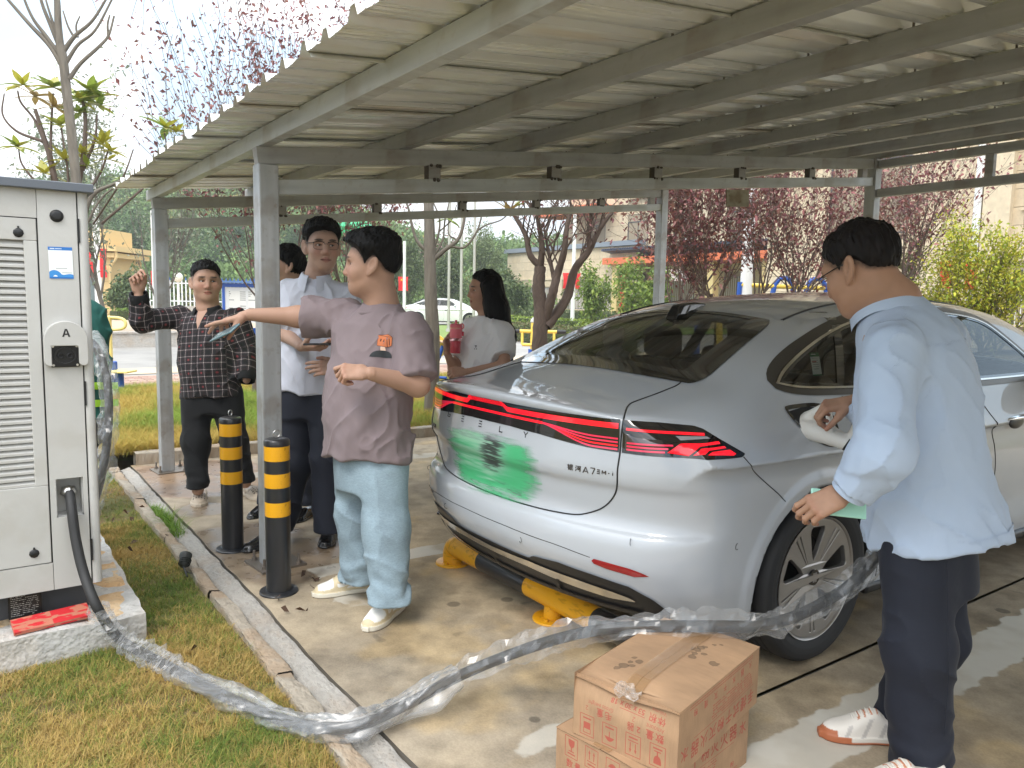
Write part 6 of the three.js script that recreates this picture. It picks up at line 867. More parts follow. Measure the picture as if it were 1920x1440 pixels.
// --- man in the mauve T-shirt, pointing ---
{
  const o = { s: 1, hs: 1.12, build: 1.12, belly: 0.03, limb: 1.14, skin: SK, look: dirv(-1, 0.10, -0.02), face: { fat: 0.007, vol: 0.029, side: 0.009, fringe: 0.010, fringeDrop: 0.010, fade: 0.8, browUp: 0.002 },
    j: { head: [1.481,1.546,-3.186], neck: [1.527,1.37,-3.179], shL: [1.561,1.259,-2.968], shR: [1.448,1.307,-3.375], elL: [1.537,1.041,-2.857], elR: [1.262,1.308,-3.507], wrL: [1.317,1.099,-2.848], wrR: [1.058,1.315,-3.578], pel: [1.451,0.71,-3.133], hipL: [1.472,0.706,-3.032], hipR: [1.434,0.69,-3.253], knL: [1.446,0.405,-2.967], knR: [1.445,0.392,-3.256], anL: [1.438,0.135,-2.919], anR: [1.449,0.114,-3.266] },
    handR: { dir: dirv(-1, 0.1, -0.28), back: dirv(-0.15, 0.15, 1), curl: CURL.point, thumb: [0.35, 0.1, 0.9] }, handL: { dir: dirv(-0.95, 0.15, 0.05), back: dirv(0.1, 0.7, 0.7), curl: CURL.pinch, thumb: [0.35, 0.25, 0.7] },
    trousers: { mat: denim, r: [0.100, 0.094, 0.088], hw: 0.168, hd: 0.135, drop: 0.035, bunch: 1.5 }, shoe: 'tan', shoeLen: 0.29,
    feet: { L: [[1.557,0,-3.052], [1.367,0,-2.913]], R: [[1.555,0,-3.318], [1.292,0,-3.388]] },
    top: { name: 't_shirt', mat: tee, hem: -0.04, w: [[-0.1, 0.228], [0.2, 0.220], [0.55, 0.214], [0.8, 0.208], [0.92, 0.16], [1, 0.08]], d: [[-0.1, 0.165], [0.3, 0.170], [0.6, 0.158], [0.85, 0.13], [1, 0.075]], f: [[0, 0.02], [0.35, 0.035], [0.7, 0.015], [1, 0]], sl: [0.084, 0.095], len: 0.88, seed: 31, fold: 1.15, shear: 6, neckR: 0.082, blend: 0.07 } };
  const p = person('man in a mauve T-shirt and pale jeans pointing left beside the silver car', o);
  const nk = []; // ribbed neckband
  p.P('neckband', tube(Array.from({ length: 24 }, (_, i) => { const a = i / 24 * 6.2832, c = Math.cos(a), s = Math.sin(a); return add3(add3(add3(p.J.neck, p.front, c * 0.083 + 0.022), p.left, s * 0.088), p.upV, -0.022 - 0.028 * Math.max(0, c) + 0.012 * Math.max(0, -c)); }), 0.009, 60, 8, true), tee);
  // printed figure on the chest: box head over dark shoulders
  const org = [1.421,1.202,-2.973], ux = nrm3(add3(p.left, p.front, -0.15)), cw = (w, h, dx, dy, c, pts) => p.P('print', onCloth(p.topF, add3(add3(org, p.left, dx), p.upV, dy), p.left.map((v) => v * w), p.upV.map((v) => v * h), p.front, 10, 8, 0.0022), std([1, 1, 1], 0.8, 0, { map: c, alphaMap: pts, transparent: true }));
  const print = canvasTex(256, 320, (c, w, h) => { c.fillStyle = '#000'; c.fillRect(0, 0, w, h); c.fillStyle = '#2f3336'; c.beginPath(); c.moveTo(10, 310); c.bezierCurveTo(30, 190, 220, 190, 246, 310); c.fill(); c.fillStyle = '#e9c9b4'; c.fillRect(110, 170, 44, 50); c.fillStyle = '#c9764c'; c.beginPath(); c.moveTo(62, 20); c.lineTo(178, 6); c.lineTo(226, 40); c.lineTo(214, 150); c.lineTo(170, 174); c.lineTo(70, 160); c.fill(); c.strokeStyle = '#3a2018'; c.lineWidth = 5; c.stroke(); c.beginPath(); c.moveTo(62, 20); c.lineTo(168, 40); c.lineTo(226, 40); c.moveTo(168, 40); c.lineTo(170, 174); c.stroke(); c.fillStyle = '#3a2018'; c.fillRect(92, 70, 12, 34); c.fillRect(130, 74, 12, 34); c.fillRect(185, 60, 8, 90); });
  const mask = canvasTex(256, 320, (c, w, h) => { c.fillStyle = '#000'; c.fillRect(0, 0, w, h); c.fillStyle = '#fff'; c.strokeStyle = '#fff'; c.lineWidth = 4; c.beginPath(); c.moveTo(10, 310); c.bezierCurveTo(30, 190, 220, 190, 246, 310); c.fill(); c.fillRect(110, 150, 44, 70); c.beginPath(); c.moveTo(62, 20); c.lineTo(178, 6); c.lineTo(226, 40); c.lineTo(214, 150); c.lineTo(170, 174); c.lineTo(70, 160); c.closePath(); c.fill(); c.stroke(); }, false);
  cw(0.092, 0.105, 0, 0, print, mask);
  phone('phone', 'phone held under the pointing hand of the man in the mauve T-shirt', [0.94,1.234,-3.552], dirv(0.35, -0.85, 0.55).toArray(), dirv(0.8, 0.25, 0.42).toArray(), [0.13, 0.22, 0.25]);
}
// --- man in the pale blue shirt at the charge port ---
{
  const o = { s: 1, hs: 1.14, build: 1.12, belly: 0.03, limb: 1.1, skin: SK2, look: dirv(-0.55, -0.72, -0.42), headUp: dirv(-0.25, -0.3, 1), face: { fat: 0.007, vol: 0.009, side: 0.006, thOff: -0.010, fade: 1.0, glasses: 'thin', hair: [0.011, 0.009, 0.009] },
    j: { head: [2.321,1.52,-1.379], neck: [2.382,1.419,-1.298], shL: [2.203,1.28,-1.197], shR: [2.691,1.291,-1.284], elL: [2.052,1,-1.119], elR: [2.605,0.986,-1.428], wrL: [2.033,0.871,-1.202], wrR: [2.568,1.068,-1.515], pel: [2.433,0.698,-1.167], hipL: [2.308,0.708,-1.146], hipR: [2.533,0.658,-1.19], knL: [2.289,0.388,-1.092], knR: [2.508,0.349,-1.166], anL: [2.289,0.032,-1.07], anR: [2.469,0.054,-1.216] },
    handL: { dir: dirv(-0.88, -0.1, -0.45), back: dirv(-0.35, 0.75, 0.55), curl: CURL.hold, thumb: [0.45, 0.2, 0.7], k: 1.0 }, handR: { dir: dirv(-0.92, -0.2, -0.22), back: dirv(-0.2, 0.3, 0.93), curl: CURL.loose, thumb: [0.5, 0.3, 0.7], k: 1.0 },
    trousers: { mat: navyM, r: [0.098, 0.098, 0.085], hw: 0.15, hd: 0.13, drop: 0.06, bunch: 1.6 }, shoe: 'white', shoeLen: 0.29,
    feet: { L: [[2.269,0,-0.986], [2.093,0,-1.074]], R: [[2.445,0,-1.165], [2.31,0,-1.298]] },
    top: { mat: shirtBlue, hem: -0.02, w: [[-0.1, 0.232], [0.1, 0.224], [0.3, 0.206], [0.55, 0.192], [0.8, 0.188], [0.93, 0.15], [1, 0.07]], d: [[-0.1, 0.202], [0.1, 0.196], [0.3, 0.184], [0.6, 0.178], [0.85, 0.138], [1, 0.08]], f: [[-0.1, -0.03], [0, -0.025], [0.3, -0.01], [0.75, -0.025], [1, 0]], sl: [0.078, 0.072, 0.053], len: 1.88, seed: 51, fold: 0.7, shear: -5, elbowFold: 1, neckR: 0.07, collar: { r: 0.082, h: 0.048, open: 0.3, pt: 0.03, f: 0.012 } } };
  const p = person('man in a loose pale blue shirt and navy trousers plugging in the car', o);
  const cuff = (w, e, r) => { const d = nrm3(sub3(p.J[w], p.J[e])); const c = add3(p.J[w], d, -0.035); const x = nrm3(crs3(d, [0, 1, 0])), z = crs3(x, d); const g = lathe([[r - 0.006, -0.034], [r, -0.033], [r + 0.003, 0.0], [r, 0.034], [r - 0.004, 0.036], [r - 0.012, 0.02]], 32); return basis(g, c, x, d, z); };
  p.P('cuff', cuff('wrL', 'elL', 0.052), shirtBlue); p.P('cuff', cuff('wrR', 'elR', 0.052), shirtBlue);
  { const d = nrm3(sub3(p.J.wrL, p.J.elL)); for (const k of [0.0, 0.05]) p.P('button', at(new THREE.SphereGeometry(0.0055, 10, 6), add3(add3(p.J.wrL, d, -0.02 - k), dirv(0.35, 0.8, -0.35).toArray(), 0.053)), whitePaint); }
  p.P('yoke_seam', onCloth(p.topF, add3(add3(p.J.pel, p.upV, p.L * 0.80), p.front, -0.13), p.left.map((v) => v * 0.36), p.upV.map((v) => v * 0.006), p.front.map((v) => -v), 40, 1, 0.003), shirtBlue); p.P('hem_stitch', onCloth(p.topF, add3(add3(p.J.pel, p.upV, 0.018), p.front, -0.13), p.left.map((v) => v * 0.34), p.upV.map((v) => v * 0.005), p.front.map((v) => -v), 40, 1, 0.003), shirtBlue);
  p.P('side_seam', tube([add3(p.J.hipL, dirv(0.25, 0.95, 0).toArray(), 0.128), add3(mid3(p.J.hipL, p.J.knL, 0.5), dirv(0.25, 0.95, 0).toArray(), 0.116), add3(p.J.knL, dirv(0.25, 0.95, 0).toArray(), 0.108), add3(mid3(p.J.knL, p.J.anL, 0.6), dirv(0.25, 0.95, 0).toArray(), 0.096)], 0.0016, 30, 4), navyM);
  phone('phone', 'mint green phone in the hand of the man in the pale blue shirt', [2.041,0.833,-1.234], dirv(0.1, -0.35, 0.9).toArray(), dirv(0.97, 0.1, -0.16).toArray(), [0.40, 0.76, 0.62]);
}
// --- man in the plaid shirt ---
{
  const o = { s: 1, hs: 1.12, build: 1.1, belly: 0.03, limb: 1.08, skin: SK, look: dirv(0.48, 0.88, 0.02), face: { fat: 0.007, vol: 0.012, side: 0.002, fade: 0.6, gaze: [0.35, 0], lip: 0.52 },
    j: { head: [1.337,1.487,-5.498], neck: [1.348,1.304,-5.491], shL: [1.493,1.243,-5.355], shR: [1.198,1.249,-5.639], elL: [1.567,1.037,-5.325], elR: [0.957,1.221,-5.608], wrL: [1.513,0.842,-5.214], wrR: [0.924,1.396,-5.532], pel: [1.343,0.746,-5.421], hipL: [1.418,0.722,-5.364], hipR: [1.264,0.719,-5.472], knL: [1.445,0.41,-5.279], knR: [1.218,0.413,-5.391], anL: [1.515,0.123,-5.29], anR: [1.208,0.109,-5.309] },
    handR: { dir: dirv(-0.12, 0.1, 1), back: dirv(-0.75, -0.6, 0.1), curl: CURL.pinch, thumb: [0.3, 0.35, 0.9], k: 1.1 },
    trousers: { mat: blackM, r: [0.108, 0.085, 0.062], hw: 0.18, hd: 0.14, drop: -0.01, bunch: 1.2 }, shoe: 'clog', shoeLen: 0.28,
    feet: { L: [[1.559,0,-5.501], [1.616,0,-5.224]], R: [[1.281,0,-5.528], [1.154,0,-5.159]] },
    top: { mat: plaid, uv: 1, hem: -0.06, w: [[-0.1, 0.20], [0.2, 0.198], [0.55, 0.20], [0.8, 0.195], [0.93, 0.155], [1, 0.08]], d: [[-0.1, 0.155], [0.3, 0.16], [0.6, 0.145], [0.85, 0.115], [1, 0.07]], f: [[0, 0.015], [0.4, 0.025], [1, 0]], sl: [0.075, 0.066, 0.052], len: 1.86, seed: 71, fold: 0.8, elbowFold: 1, neckR: 0.075, collar: { r: 0.075, h: 0.03, open: 0.5, pt: 0.05, f: 0.01 }, collarMat: blackM } };
  const p = person('man in a dark plaid shirt and black joggers raising one hand by the far post', o);
  const cuff = (w, e, r) => { const d = nrm3(sub3(p.J[w], p.J[e])), c = add3(p.J[w], d, -0.03), x = nrm3(crs3(d, [0.1, 0.2, 1])), z = crs3(x, d); return basis(lathe([[r - 0.01, -0.045], [r, -0.04], [r + 0.004, 0], [r, 0.04], [r - 0.012, 0.04]], 28), c, x, d, z); };
  p.P('cuff', cuff('wrL', 'elL', 0.057), blackM); p.P('cuff', cuff('wrR', 'elR', 0.057), blackM);
  p.P('open_neck', onCloth(p.topF, add3(add3(p.J.neck, p.upV, -0.075), p.front, 0.1), p.left.map((v) => v * 0.085), p.upV.map((v) => v * 0.15), p.front, 12, 14, 0.003), std([1, 1, 1], 0.55, 0, { map: dataTex(8, 8, () => SK.map(toS), true), alphaMap: canvasTex(64, 96, (c, w, h) => { c.fillStyle = '#000'; c.fillRect(0, 0, w, h); c.fillStyle = '#fff'; c.beginPath(); c.moveTo(2, 0); c.lineTo(62, 0); c.lineTo(34, 94); c.closePath(); c.fill(); }, false), alphaTest: 0.5 }));
  p.P('placket', onCloth(p.topF, add3(add3(p.pel ?? p.J.pel, p.upV, 0.20), p.front, 0.12), p.left.map((v) => v * 0.004), p.upV.map((v) => v * 0.42), p.front, 1, 30, 0.002), blackM);
  { const font = await new FontLoader().loadAsync('fonts/droid/droid_sans_bold.typeface.json'), n = dirv(0.45, 0.9, 0).toArray(), ax = crs3([0, 1, 0], n); [...'EIGA'].forEach((c, i) => { const g = new TextGeometry(c, { font, size: 0.026, depth: 0.002, bevelEnabled: false }); g.rotateZ(-Math.PI / 2); p.P('print_letter', basis(g, add3(add3(add3(p.J.hipL, n, 0.105), ax, 0.035), [0, 1, 0], -0.035 - i * 0.026), ax, [0, 1, 0], n), whitePaint); }); }
}
// --- man in the white shirt and glasses ---
{
  const o = { s: 1.02, hs: 1.12, build: 1.0, limb: 1.0, skin: SK3, look: dirv(0.42, 0.9, -0.02), face: { fat: 0.0, vol: 0.024, side: 0.005, fringe: 0.004, fade: 0.65, gaze: [0.45, -0.05], glasses: 'dark', browW: 0.006 },
    j: { head: [1.652,1.684,-4.204], neck: [1.634,1.512,-4.243], shL: [1.78,1.407,-4.163], shR: [1.519,1.419,-4.349], elL: [1.782,1.156,-4.067], elR: [1.464,1.186,-4.259], wrL: [1.637,1.023,-3.905], wrR: [1.465,1.134,-4.029], pel: [1.581,0.882,-4.235], hipL: [1.645,0.862,-4.187], hipR: [1.527,0.857,-4.294], knL: [1.626,0.469,-4.099], knR: [1.501,0.445,-4.233], anL: [1.617,0.115,-4.059], anR: [1.415,0.101,-4.249] },
    handR: { dir: dirv(0.9, 0.35, -0.02), back: dirv(0, 0.35, -0.95), curl: CURL.relax, thumb: [0.8, 0.4, 0.5] }, handL: { dir: dirv(-0.9, 0.2, 0), back: dirv(0, 0.9, 0.3), curl: CURL.relax },
    trousers: { mat: navyM, r: [0.100, 0.085, 0.076], hw: 0.165, hd: 0.12, drop: 0.03, bunch: 1 }, shoe: 'black', shoeLen: 0.29,
    feet: { L: [[1.722,0,-4.266], [1.584,0,-4.002]], R: [[1.45,0,-4.29], [1.241,0,-4.216]] },
    top: { mat: shirtWhite, hem: -0.04, w: [[-0.1, 0.195], [0.2, 0.19], [0.55, 0.19], [0.8, 0.195], [0.93, 0.155], [1, 0.075]], d: [[-0.1, 0.145], [0.4, 0.135], [0.8, 0.118], [1, 0.07]], sl: [0.074, 0.078], len: 0.85, seed: 91, fold: 0.9, neckR: 0.068, collar: { r: 0.068, h: 0.034, open: 0.3, pt: 0.045, f: 0.012 } } };
  const p = person('tall man in glasses and a pale short sleeved shirt holding a phone flat', o);
  p.P('placket', onCloth(p.topF, add3(add3(p.J.pel, p.upV, 0.24), p.front, 0.12), p.left.map((v) => v * 0.028), p.upV.map((v) => v * 0.5), p.front, 3, 40, 0.0022), shirtWhite);
  for (let i = 0; i < 5; i++) p.P('button', onCloth(p.topF, add3(add3(p.J.pel, p.upV, 0.06 + i * 0.085), p.front, 0.12), p.left.map((v) => v * 0.010), p.upV.map((v) => v * 0.010), p.front, 2, 2, 0.005), std([0.55, 0.56, 0.6], 0.3));
  p.P('pocket_edge', onCloth(p.topF, add3(add3(add3(p.J.pel, p.upV, 0.33), p.front, 0.12), p.left, 0.09), p.left.map((v) => v * 0.10), p.upV.map((v) => v * 0.006), p.front, 6, 1, 0.003), shirtWhite);
  phone('phone', 'black phone lying flat in the palm of the tall man in glasses', [1.496,1.155,-3.862], dirv(0.2, 0.95, 0.1).toArray(), dirv(0.95, -0.2, 0.02).toArray(), [0.012, 0.012, 0.014]);
}
// --- woman in a hi-vis waistcoat, mostly behind the post ---
{
  const o = { s: 0.96, hs: 1.08, build: 0.92, skin: SK, look: dirv(-0.85, 0.35, -0.05), face: { long: 1, vol: 0.02, side: 0.014, fade: 0.9 },
    j: { head: [1.692,1.591,-4.927], neck: [1.714,1.428,-4.927], shL: [1.771,1.322,-4.775], shR: [1.646,1.333,-5.05], elL: [1.738,1.122,-4.722], elR: [1.624,1.107,-5.035], wrL: [1.677,0.959,-4.67], wrR: [1.603,0.905,-4.937], pel: [1.681,0.89,-4.88], hipL: [1.709,0.869,-4.832], hipR: [1.647,0.863,-4.925], knL: [1.696,0.474,-4.74], knR: [1.61,0.461,-4.873], anL: [1.705,0.115,-4.661], anR: [1.551,0.084,-4.89] },
    handL: { dir: dirv(-0.3, 0.3, -0.9), back: dirv(0.9, 0.3, 0), curl: CURL.relax }, handR: { dir: dirv(-0.2, 0.2, -1), back: dirv(-0.9, 0.3, 0), curl: CURL.relax },
    trousers: { mat: navyM, r: [0.095, 0.08, 0.07], hw: 0.16, hd: 0.12, drop: 0.02 }, shoe: 'black', shoeLen: 0.26, feet: { L: [[1.797,0,-4.737], [1.622,0,-4.588]], R: [[1.598,0,-4.964], [1.454,0,-4.859]] },
    top: { name: 'waistcoat', mat: hiVis, hem: -0.02, w: [[-0.1, 0.175], [0.5, 0.17], [0.8, 0.17], [1, 0.07]], d: [[-0.1, 0.14], [0.5, 0.13], [0.85, 0.11], [1, 0.07]], sl: [0.07, 0.062], len: 0.5, seed: 111, cell: 0.011 } };
  const p = person('dark haired woman in a yellow green hi-vis waistcoat standing behind the nearer post', o);
  p.P('hair_bun', nets((x, y, z) => ell(add3(p.J.head, dirv(0.85, -0.3, -0.1).toArray(), 0.12), [0.05, 0.055, 0.05])(x, y, z) + 0.004 * n3(x * 60, y * 60, z * 60, 3), ...bounds([add3(p.J.head, dirv(0.85, -0.3, -0.1).toArray(), 0.12)], 0.08), 0.007, { color: () => [0.012, 0.011, 0.011] }), hairMat);
  for (const t of [0.10, 0.26]) p.P('reflective_band', onCloth(p.topF, add3(add3(p.J.pel, p.upV, t), p.front, 0.12), p.left.map((v) => v * 0.30), p.upV.map((v) => v * 0.05), p.front, 14, 2, 0.003), reflBand);
}
// --- woman with the pink bottle ---
{
  const o = { s: 0.94, hs: 1.10, build: 0.9, limb: 0.9, skin: [0.43, 0.25, 0.175], look: dirv(-0.93, 0.36, -0.03), face: { long: 1, vol: 0.014, side: 0.012, fade: 0.9, earring: 1, lip: 0.42 },
    j: { head: [2.809,1.463,-4.305], neck: [2.819,1.299,-4.276], shL: [2.832,1.193,-4.105], shR: [2.782,1.216,-4.414], elL: [2.771,0.993,-3.999], elR: [2.641,0.94,-4.404], wrL: [2.597,0.945,-4.165], wrR: [2.552,1.053,-4.346], pel: [2.768,0.779,-4.243], hipL: [2.788,0.757,-4.177], hipR: [2.751,0.752,-4.301], knL: [2.744,0.371,-4.132], knR: [2.716,0.36,-4.249], anL: [2.741,0.054,-4.117], anR: [2.686,0.036,-4.227] },
    handR: { dir: dirv(-0.05, 0.1, 1), back: dirv(-0.9, -0.4, 0), curl: CURL.hold, thumb: [0.7, 0.4, 0.8], k: 0.95 }, handL: { dir: dirv(-0.9, 0.15, -0.1), back: dirv(0, 0.8, 0.6), curl: CURL.loose, k: 0.93 },
    trousers: { mat: blackM, r: [0.09, 0.075, 0.06], hw: 0.16, hd: 0.12 }, shoe: 'black', shoeLen: 0.24, feet: { L: [[2.744,-0.068,-4.099], [2.632,-0.053,-4.106]], R: [[2.689,-0.088,-4.209], [2.592,-0.084,-4.254]] },
    top: { name: 't_shirt', mat: teeWhite, hem: -0.05, w: [[-0.1, 0.17], [0.3, 0.158], [0.6, 0.165], [0.85, 0.165], [0.94, 0.13], [1, 0.07]], d: [[-0.1, 0.135], [0.3, 0.12], [0.65, 0.138], [0.85, 0.105], [1, 0.06]], f: [[0, 0], [0.65, 0.02], [1, 0]], sl: [0.066, 0.074], len: 0.72, seed: 131, fold: 0.8, neckR: 0.082, cell: 0.009 } };
  const p = person('woman with long black hair in a white T-shirt holding a pink bottle', o);
  const H = p.J.head, bk = dirv(0.95, -0.2, 0).toArray(), dn = (r, t, u) => add3(H, dirv(1, 0, 0).toArray().map((v, i) => v * r + [CT.x, 0, CT.z][i] * t + (i === 1 ? u : 0)), 1), C = [cap(dn(0.045, 0.02, 0.03), dn(0.085, 0.06, -0.12), 0.085, 0.075), cap(dn(0.085, 0.06, -0.12), dn(0.15, 0.08, -0.30), 0.075, 0.062), cap(dn(0.15, 0.08, -0.30), dn(0.17, 0.05, -0.50), 0.06, 0.028), cap(dn(0.02, 0.09, 0.03), dn(0.06, 0.10, -0.14), 0.02, 0.03)];
  p.P('hair', nets((x, y, z) => { let d = 1e9; for (const c of C) d = smin(d, c(x, y, z), 0.05); return d + 0.0035 * n3(x * 70, y * 10, z * 70, 5) + 0.002 * n3(x * 150, y * 14, z * 150, 6); }, ...bounds([dn(0.045, 0.02, 0.03), dn(0.17, 0.05, -0.5), dn(0.15, 0.08, -0.3)], 0.13), 0.0075, { eps: 0.003, color: (x, y, z) => { const k = 1 + 0.5 * n3(x * 90, y * 9, z * 90, 8); return [0.0075 * k, 0.0068 * k, 0.007 * k]; } }), hairMat);
  p.P('chest_print', onCloth(p.topF, add3(add3(add3(p.J.pel, p.upV, 0.30), p.front, 0.12), p.left, 0.065), p.left.map((v) => v * 0.03), p.upV.map((v) => v * 0.035), p.front, 3, 3, 0.0025), std([1, 1, 1], 0.8, 0, { map: dataTex(4, 4, () => [0.1, 0.1, 0.12], true), alphaMap: canvasTex(32, 32, (c, w, h) => { c.fillStyle = '#000'; c.fillRect(0, 0, w, h); c.fillStyle = '#fff'; c.fillRect(8, 2, 16, 5); c.fillRect(14, 2, 5, 14); c.fillRect(4, 20, 7, 5); c.fillRect(18, 20, 7, 5); }, false), alphaTest: 0.5 }));
  // bottle
  const b = thing('water_bottle', 'pink sports bottle of red drink in the hand of the white T-shirt woman', 'bottle', [2.577,1.053,-4.286]); b.rotation.z = -0.04;
  const pink = std([0.86, 0.18, 0.22], 0.45);
  part(b, 'bottle_body', lathe([[0, 0.001], [0.032, 0.001], [0.037, 0.006], [0.037, 0.10], [0.036, 0.105]], 28), std([0.95, 0.72, 0.74], 0.05, 0, { transmission: 0.95, ior: 1.45 }));
  part(b, 'drink', lathe([[0, 0.004], [0.0345, 0.004], [0.0345, 0.082], [0, 0.082]], 28), std([0.62, 0.05, 0.10], 0.1));
  part(b, 'upper_sleeve', lathe([[0.038, 0.10], [0.0405, 0.104], [0.0405, 0.155], [0.038, 0.163]], 28), pink); part(b, 'lid', merge([lathe([[0.038, 0.165], [0.041, 0.168], [0.041, 0.182], [0.034, 0.192], [0, 0.194]], 28), cyl(0.009, 0.007, 0.028, -0.002, 0.19, 0, 12)]), pink);
  part(b, 'latch', box(0.02, 0.03, 0.012, 0.042, 0.13, 0.012, 0.3, 0.004), std([0.75, 0.05, 0.10], 0.4)); part(b, 'carry_loop', at(new THREE.TorusGeometry(0.016, 0.004, 8, 16), [0.042, 0.178, 0]), pink);
}
// --- worker in dark green, mostly behind the cabinet ---
{
  const o = { s: 1, hs: 1.08, build: 1.1, skin: SK2, look: dirv(0.6, -0.7, 0), face: { vol: 0.015, side: 0.006 },
    j: { head: [0.545,1.563,-5.675], neck: [0.552,1.362,-5.643], shL: [0.442,1.253,-5.645], shR: [0.659,1.261,-5.616], elL: [0.406,0.93,-5.566], elR: [0.658,0.938,-5.574], wrL: [0.411,0.674,-5.467], wrR: [0.61,0.67,-5.535], pel: [0.534,0.637,-5.56], hipL: [0.483,0.612,-5.592], hipR: [0.574,0.611,-5.553], knL: [0.459,0.215,-5.557], knR: [0.55,0.212,-5.517], anL: [0.449,-0.122,-5.52], anR: [0.534,-0.127,-5.483] },
    handL: { dir: dirv(0, 0, -1), back: dirv(-1, 0, 0), curl: CURL.relax }, handR: { dir: dirv(0, 0, -1), back: dirv(1, 0, 0), curl: CURL.relax },
    trousers: { mat: navyM, r: [0.10, 0.085, 0.075], hw: 0.17, hd: 0.13 }, shoe: 'black', shoeLen: 0.28, feet: { L: [[0.381,0,-4.84], [0.414,0,-4.979]], R: [[0.456,0,-4.815], [0.498,0,-4.951]] },
    top: { name: 'jacket', mat: cloth([0.012, 0.10, 0.085], 0.8), hem: -0.05, w: [[-0.1, 0.20], [0.5, 0.195], [0.8, 0.195], [1, 0.08]], d: [[-0.1, 0.15], [0.5, 0.15], [1, 0.08]], sl: [0.085, 0.075, 0.06], len: 1.9, seed: 151, cell: 0.012 } };
  const p = person('worker in a dark green jacket almost hidden behind the charging cabinet', o);
  for (const t of [0.06, 0.17]) p.P('hi_vis_band', onCloth(p.topF, add3(add3(p.J.pel, p.upV, t), p.front, -0.12), p.left.map((v) => v * 0.5), p.upV.map((v) => v * 0.045), p.front.map((v) => -v), 20, 2, 0.004), hiVis);
}

// ================= CABLE, PLUG, BOXES =================
const softFilm = std([0.96, 0.965, 0.97], 0.30, 0, { transmission: 0.90, ior: 1.7 }), filmMat = std([0.96, 0.965, 0.97], 0.34, 0, { transmission: 0.92, ior: 1.6, flatShading: true, specularIntensity: 1 }), clearFilm = std([0.97, 0.975, 0.98], 0.2, 0, { transmission: 0.94, ior: 1.55, flatShading: true, specularIntensity: 1 });
// crumpled clear film round a cable: rings with sharp random folds
function film(pts, r0, seed, opts = {}) {
  const c = new THREE.CatmullRomCurve3(pts.map((p) => V(p)), false, 'centripetal'), n = Math.round(c.getLength() / (opts.step ?? 0.011)), m = opts.m ?? 22, r = rng(seed), pos = [], idx = [], fr = c.computeFrenetFrames(n, false);
  for (let i = 0; i <= n; i++) {
    const t = i / n, p = c.getPointAt(t); let N = V(0, 1, 0); const T = fr.tangents[i]; N.addScaledVector(T, -N.dot(T)).normalize(); const B = T.clone().cross(N), tw = 0;
    const rr = r0 * (0.85 + 0.5 * fbm(i * 0.09, seed, 3, seed)) * (opts.prof ? opts.prof(t) : 1), pinch = (opts.ruff ?? 0) * (i % 2 ? 0.012 : -0.008) * (0.5 + r());
    for (let k = 0; k < m; k++) { const a = k / m * 6.2832, q = opts.soft ? n3(Math.cos(a + i * 0.03) * 2.6 + seed, Math.sin(a + i * 0.03) * 2.6, i * 0.09, seed) * 0.5 - 0.5 * Math.pow(1 - Math.abs(n3(Math.cos(a + i * 0.05) * 3.4, Math.sin(a + i * 0.05) * 3.4, i * 0.07, seed + 5)), 3) + 0.25 : n3(Math.cos(a) * 1.8 + seed, Math.sin(a) * 1.8, i * 0.26, seed) * 0.5 + n3(Math.cos(a) * 3.5, Math.sin(a) * 3.5, i * 0.55, seed + 5) * 0.3, sag = -Math.max(0, -Math.cos(a)) * (opts.sag ?? 0.25) * fbm(i * 0.06, 3, 2, seed + 9); let R = Math.max(0.0215, rr * (1 + q * 1.0 - sag * -0.8) + pinch * (0.6 + 0.4 * Math.sin(a * 3 + i))); const y = p.y + N.y * Math.cos(a) * R + B.y * Math.sin(a) * R; pos.push(p.x + N.x * Math.cos(a) * R + B.x * Math.sin(a) * R, Math.max(y, opts.floor ?? -1), p.z + N.z * Math.cos(a) * R + B.z * Math.sin(a) * R); }
  }
  for (let i = 0; i < n; i++) for (let k = 0; k < m; k++) { const a = i * m + k, b = i * m + (k + 1) % m; idx.push(a, b, a + m, b, b + m, a + m); }
  return buf(pos, idx);
}
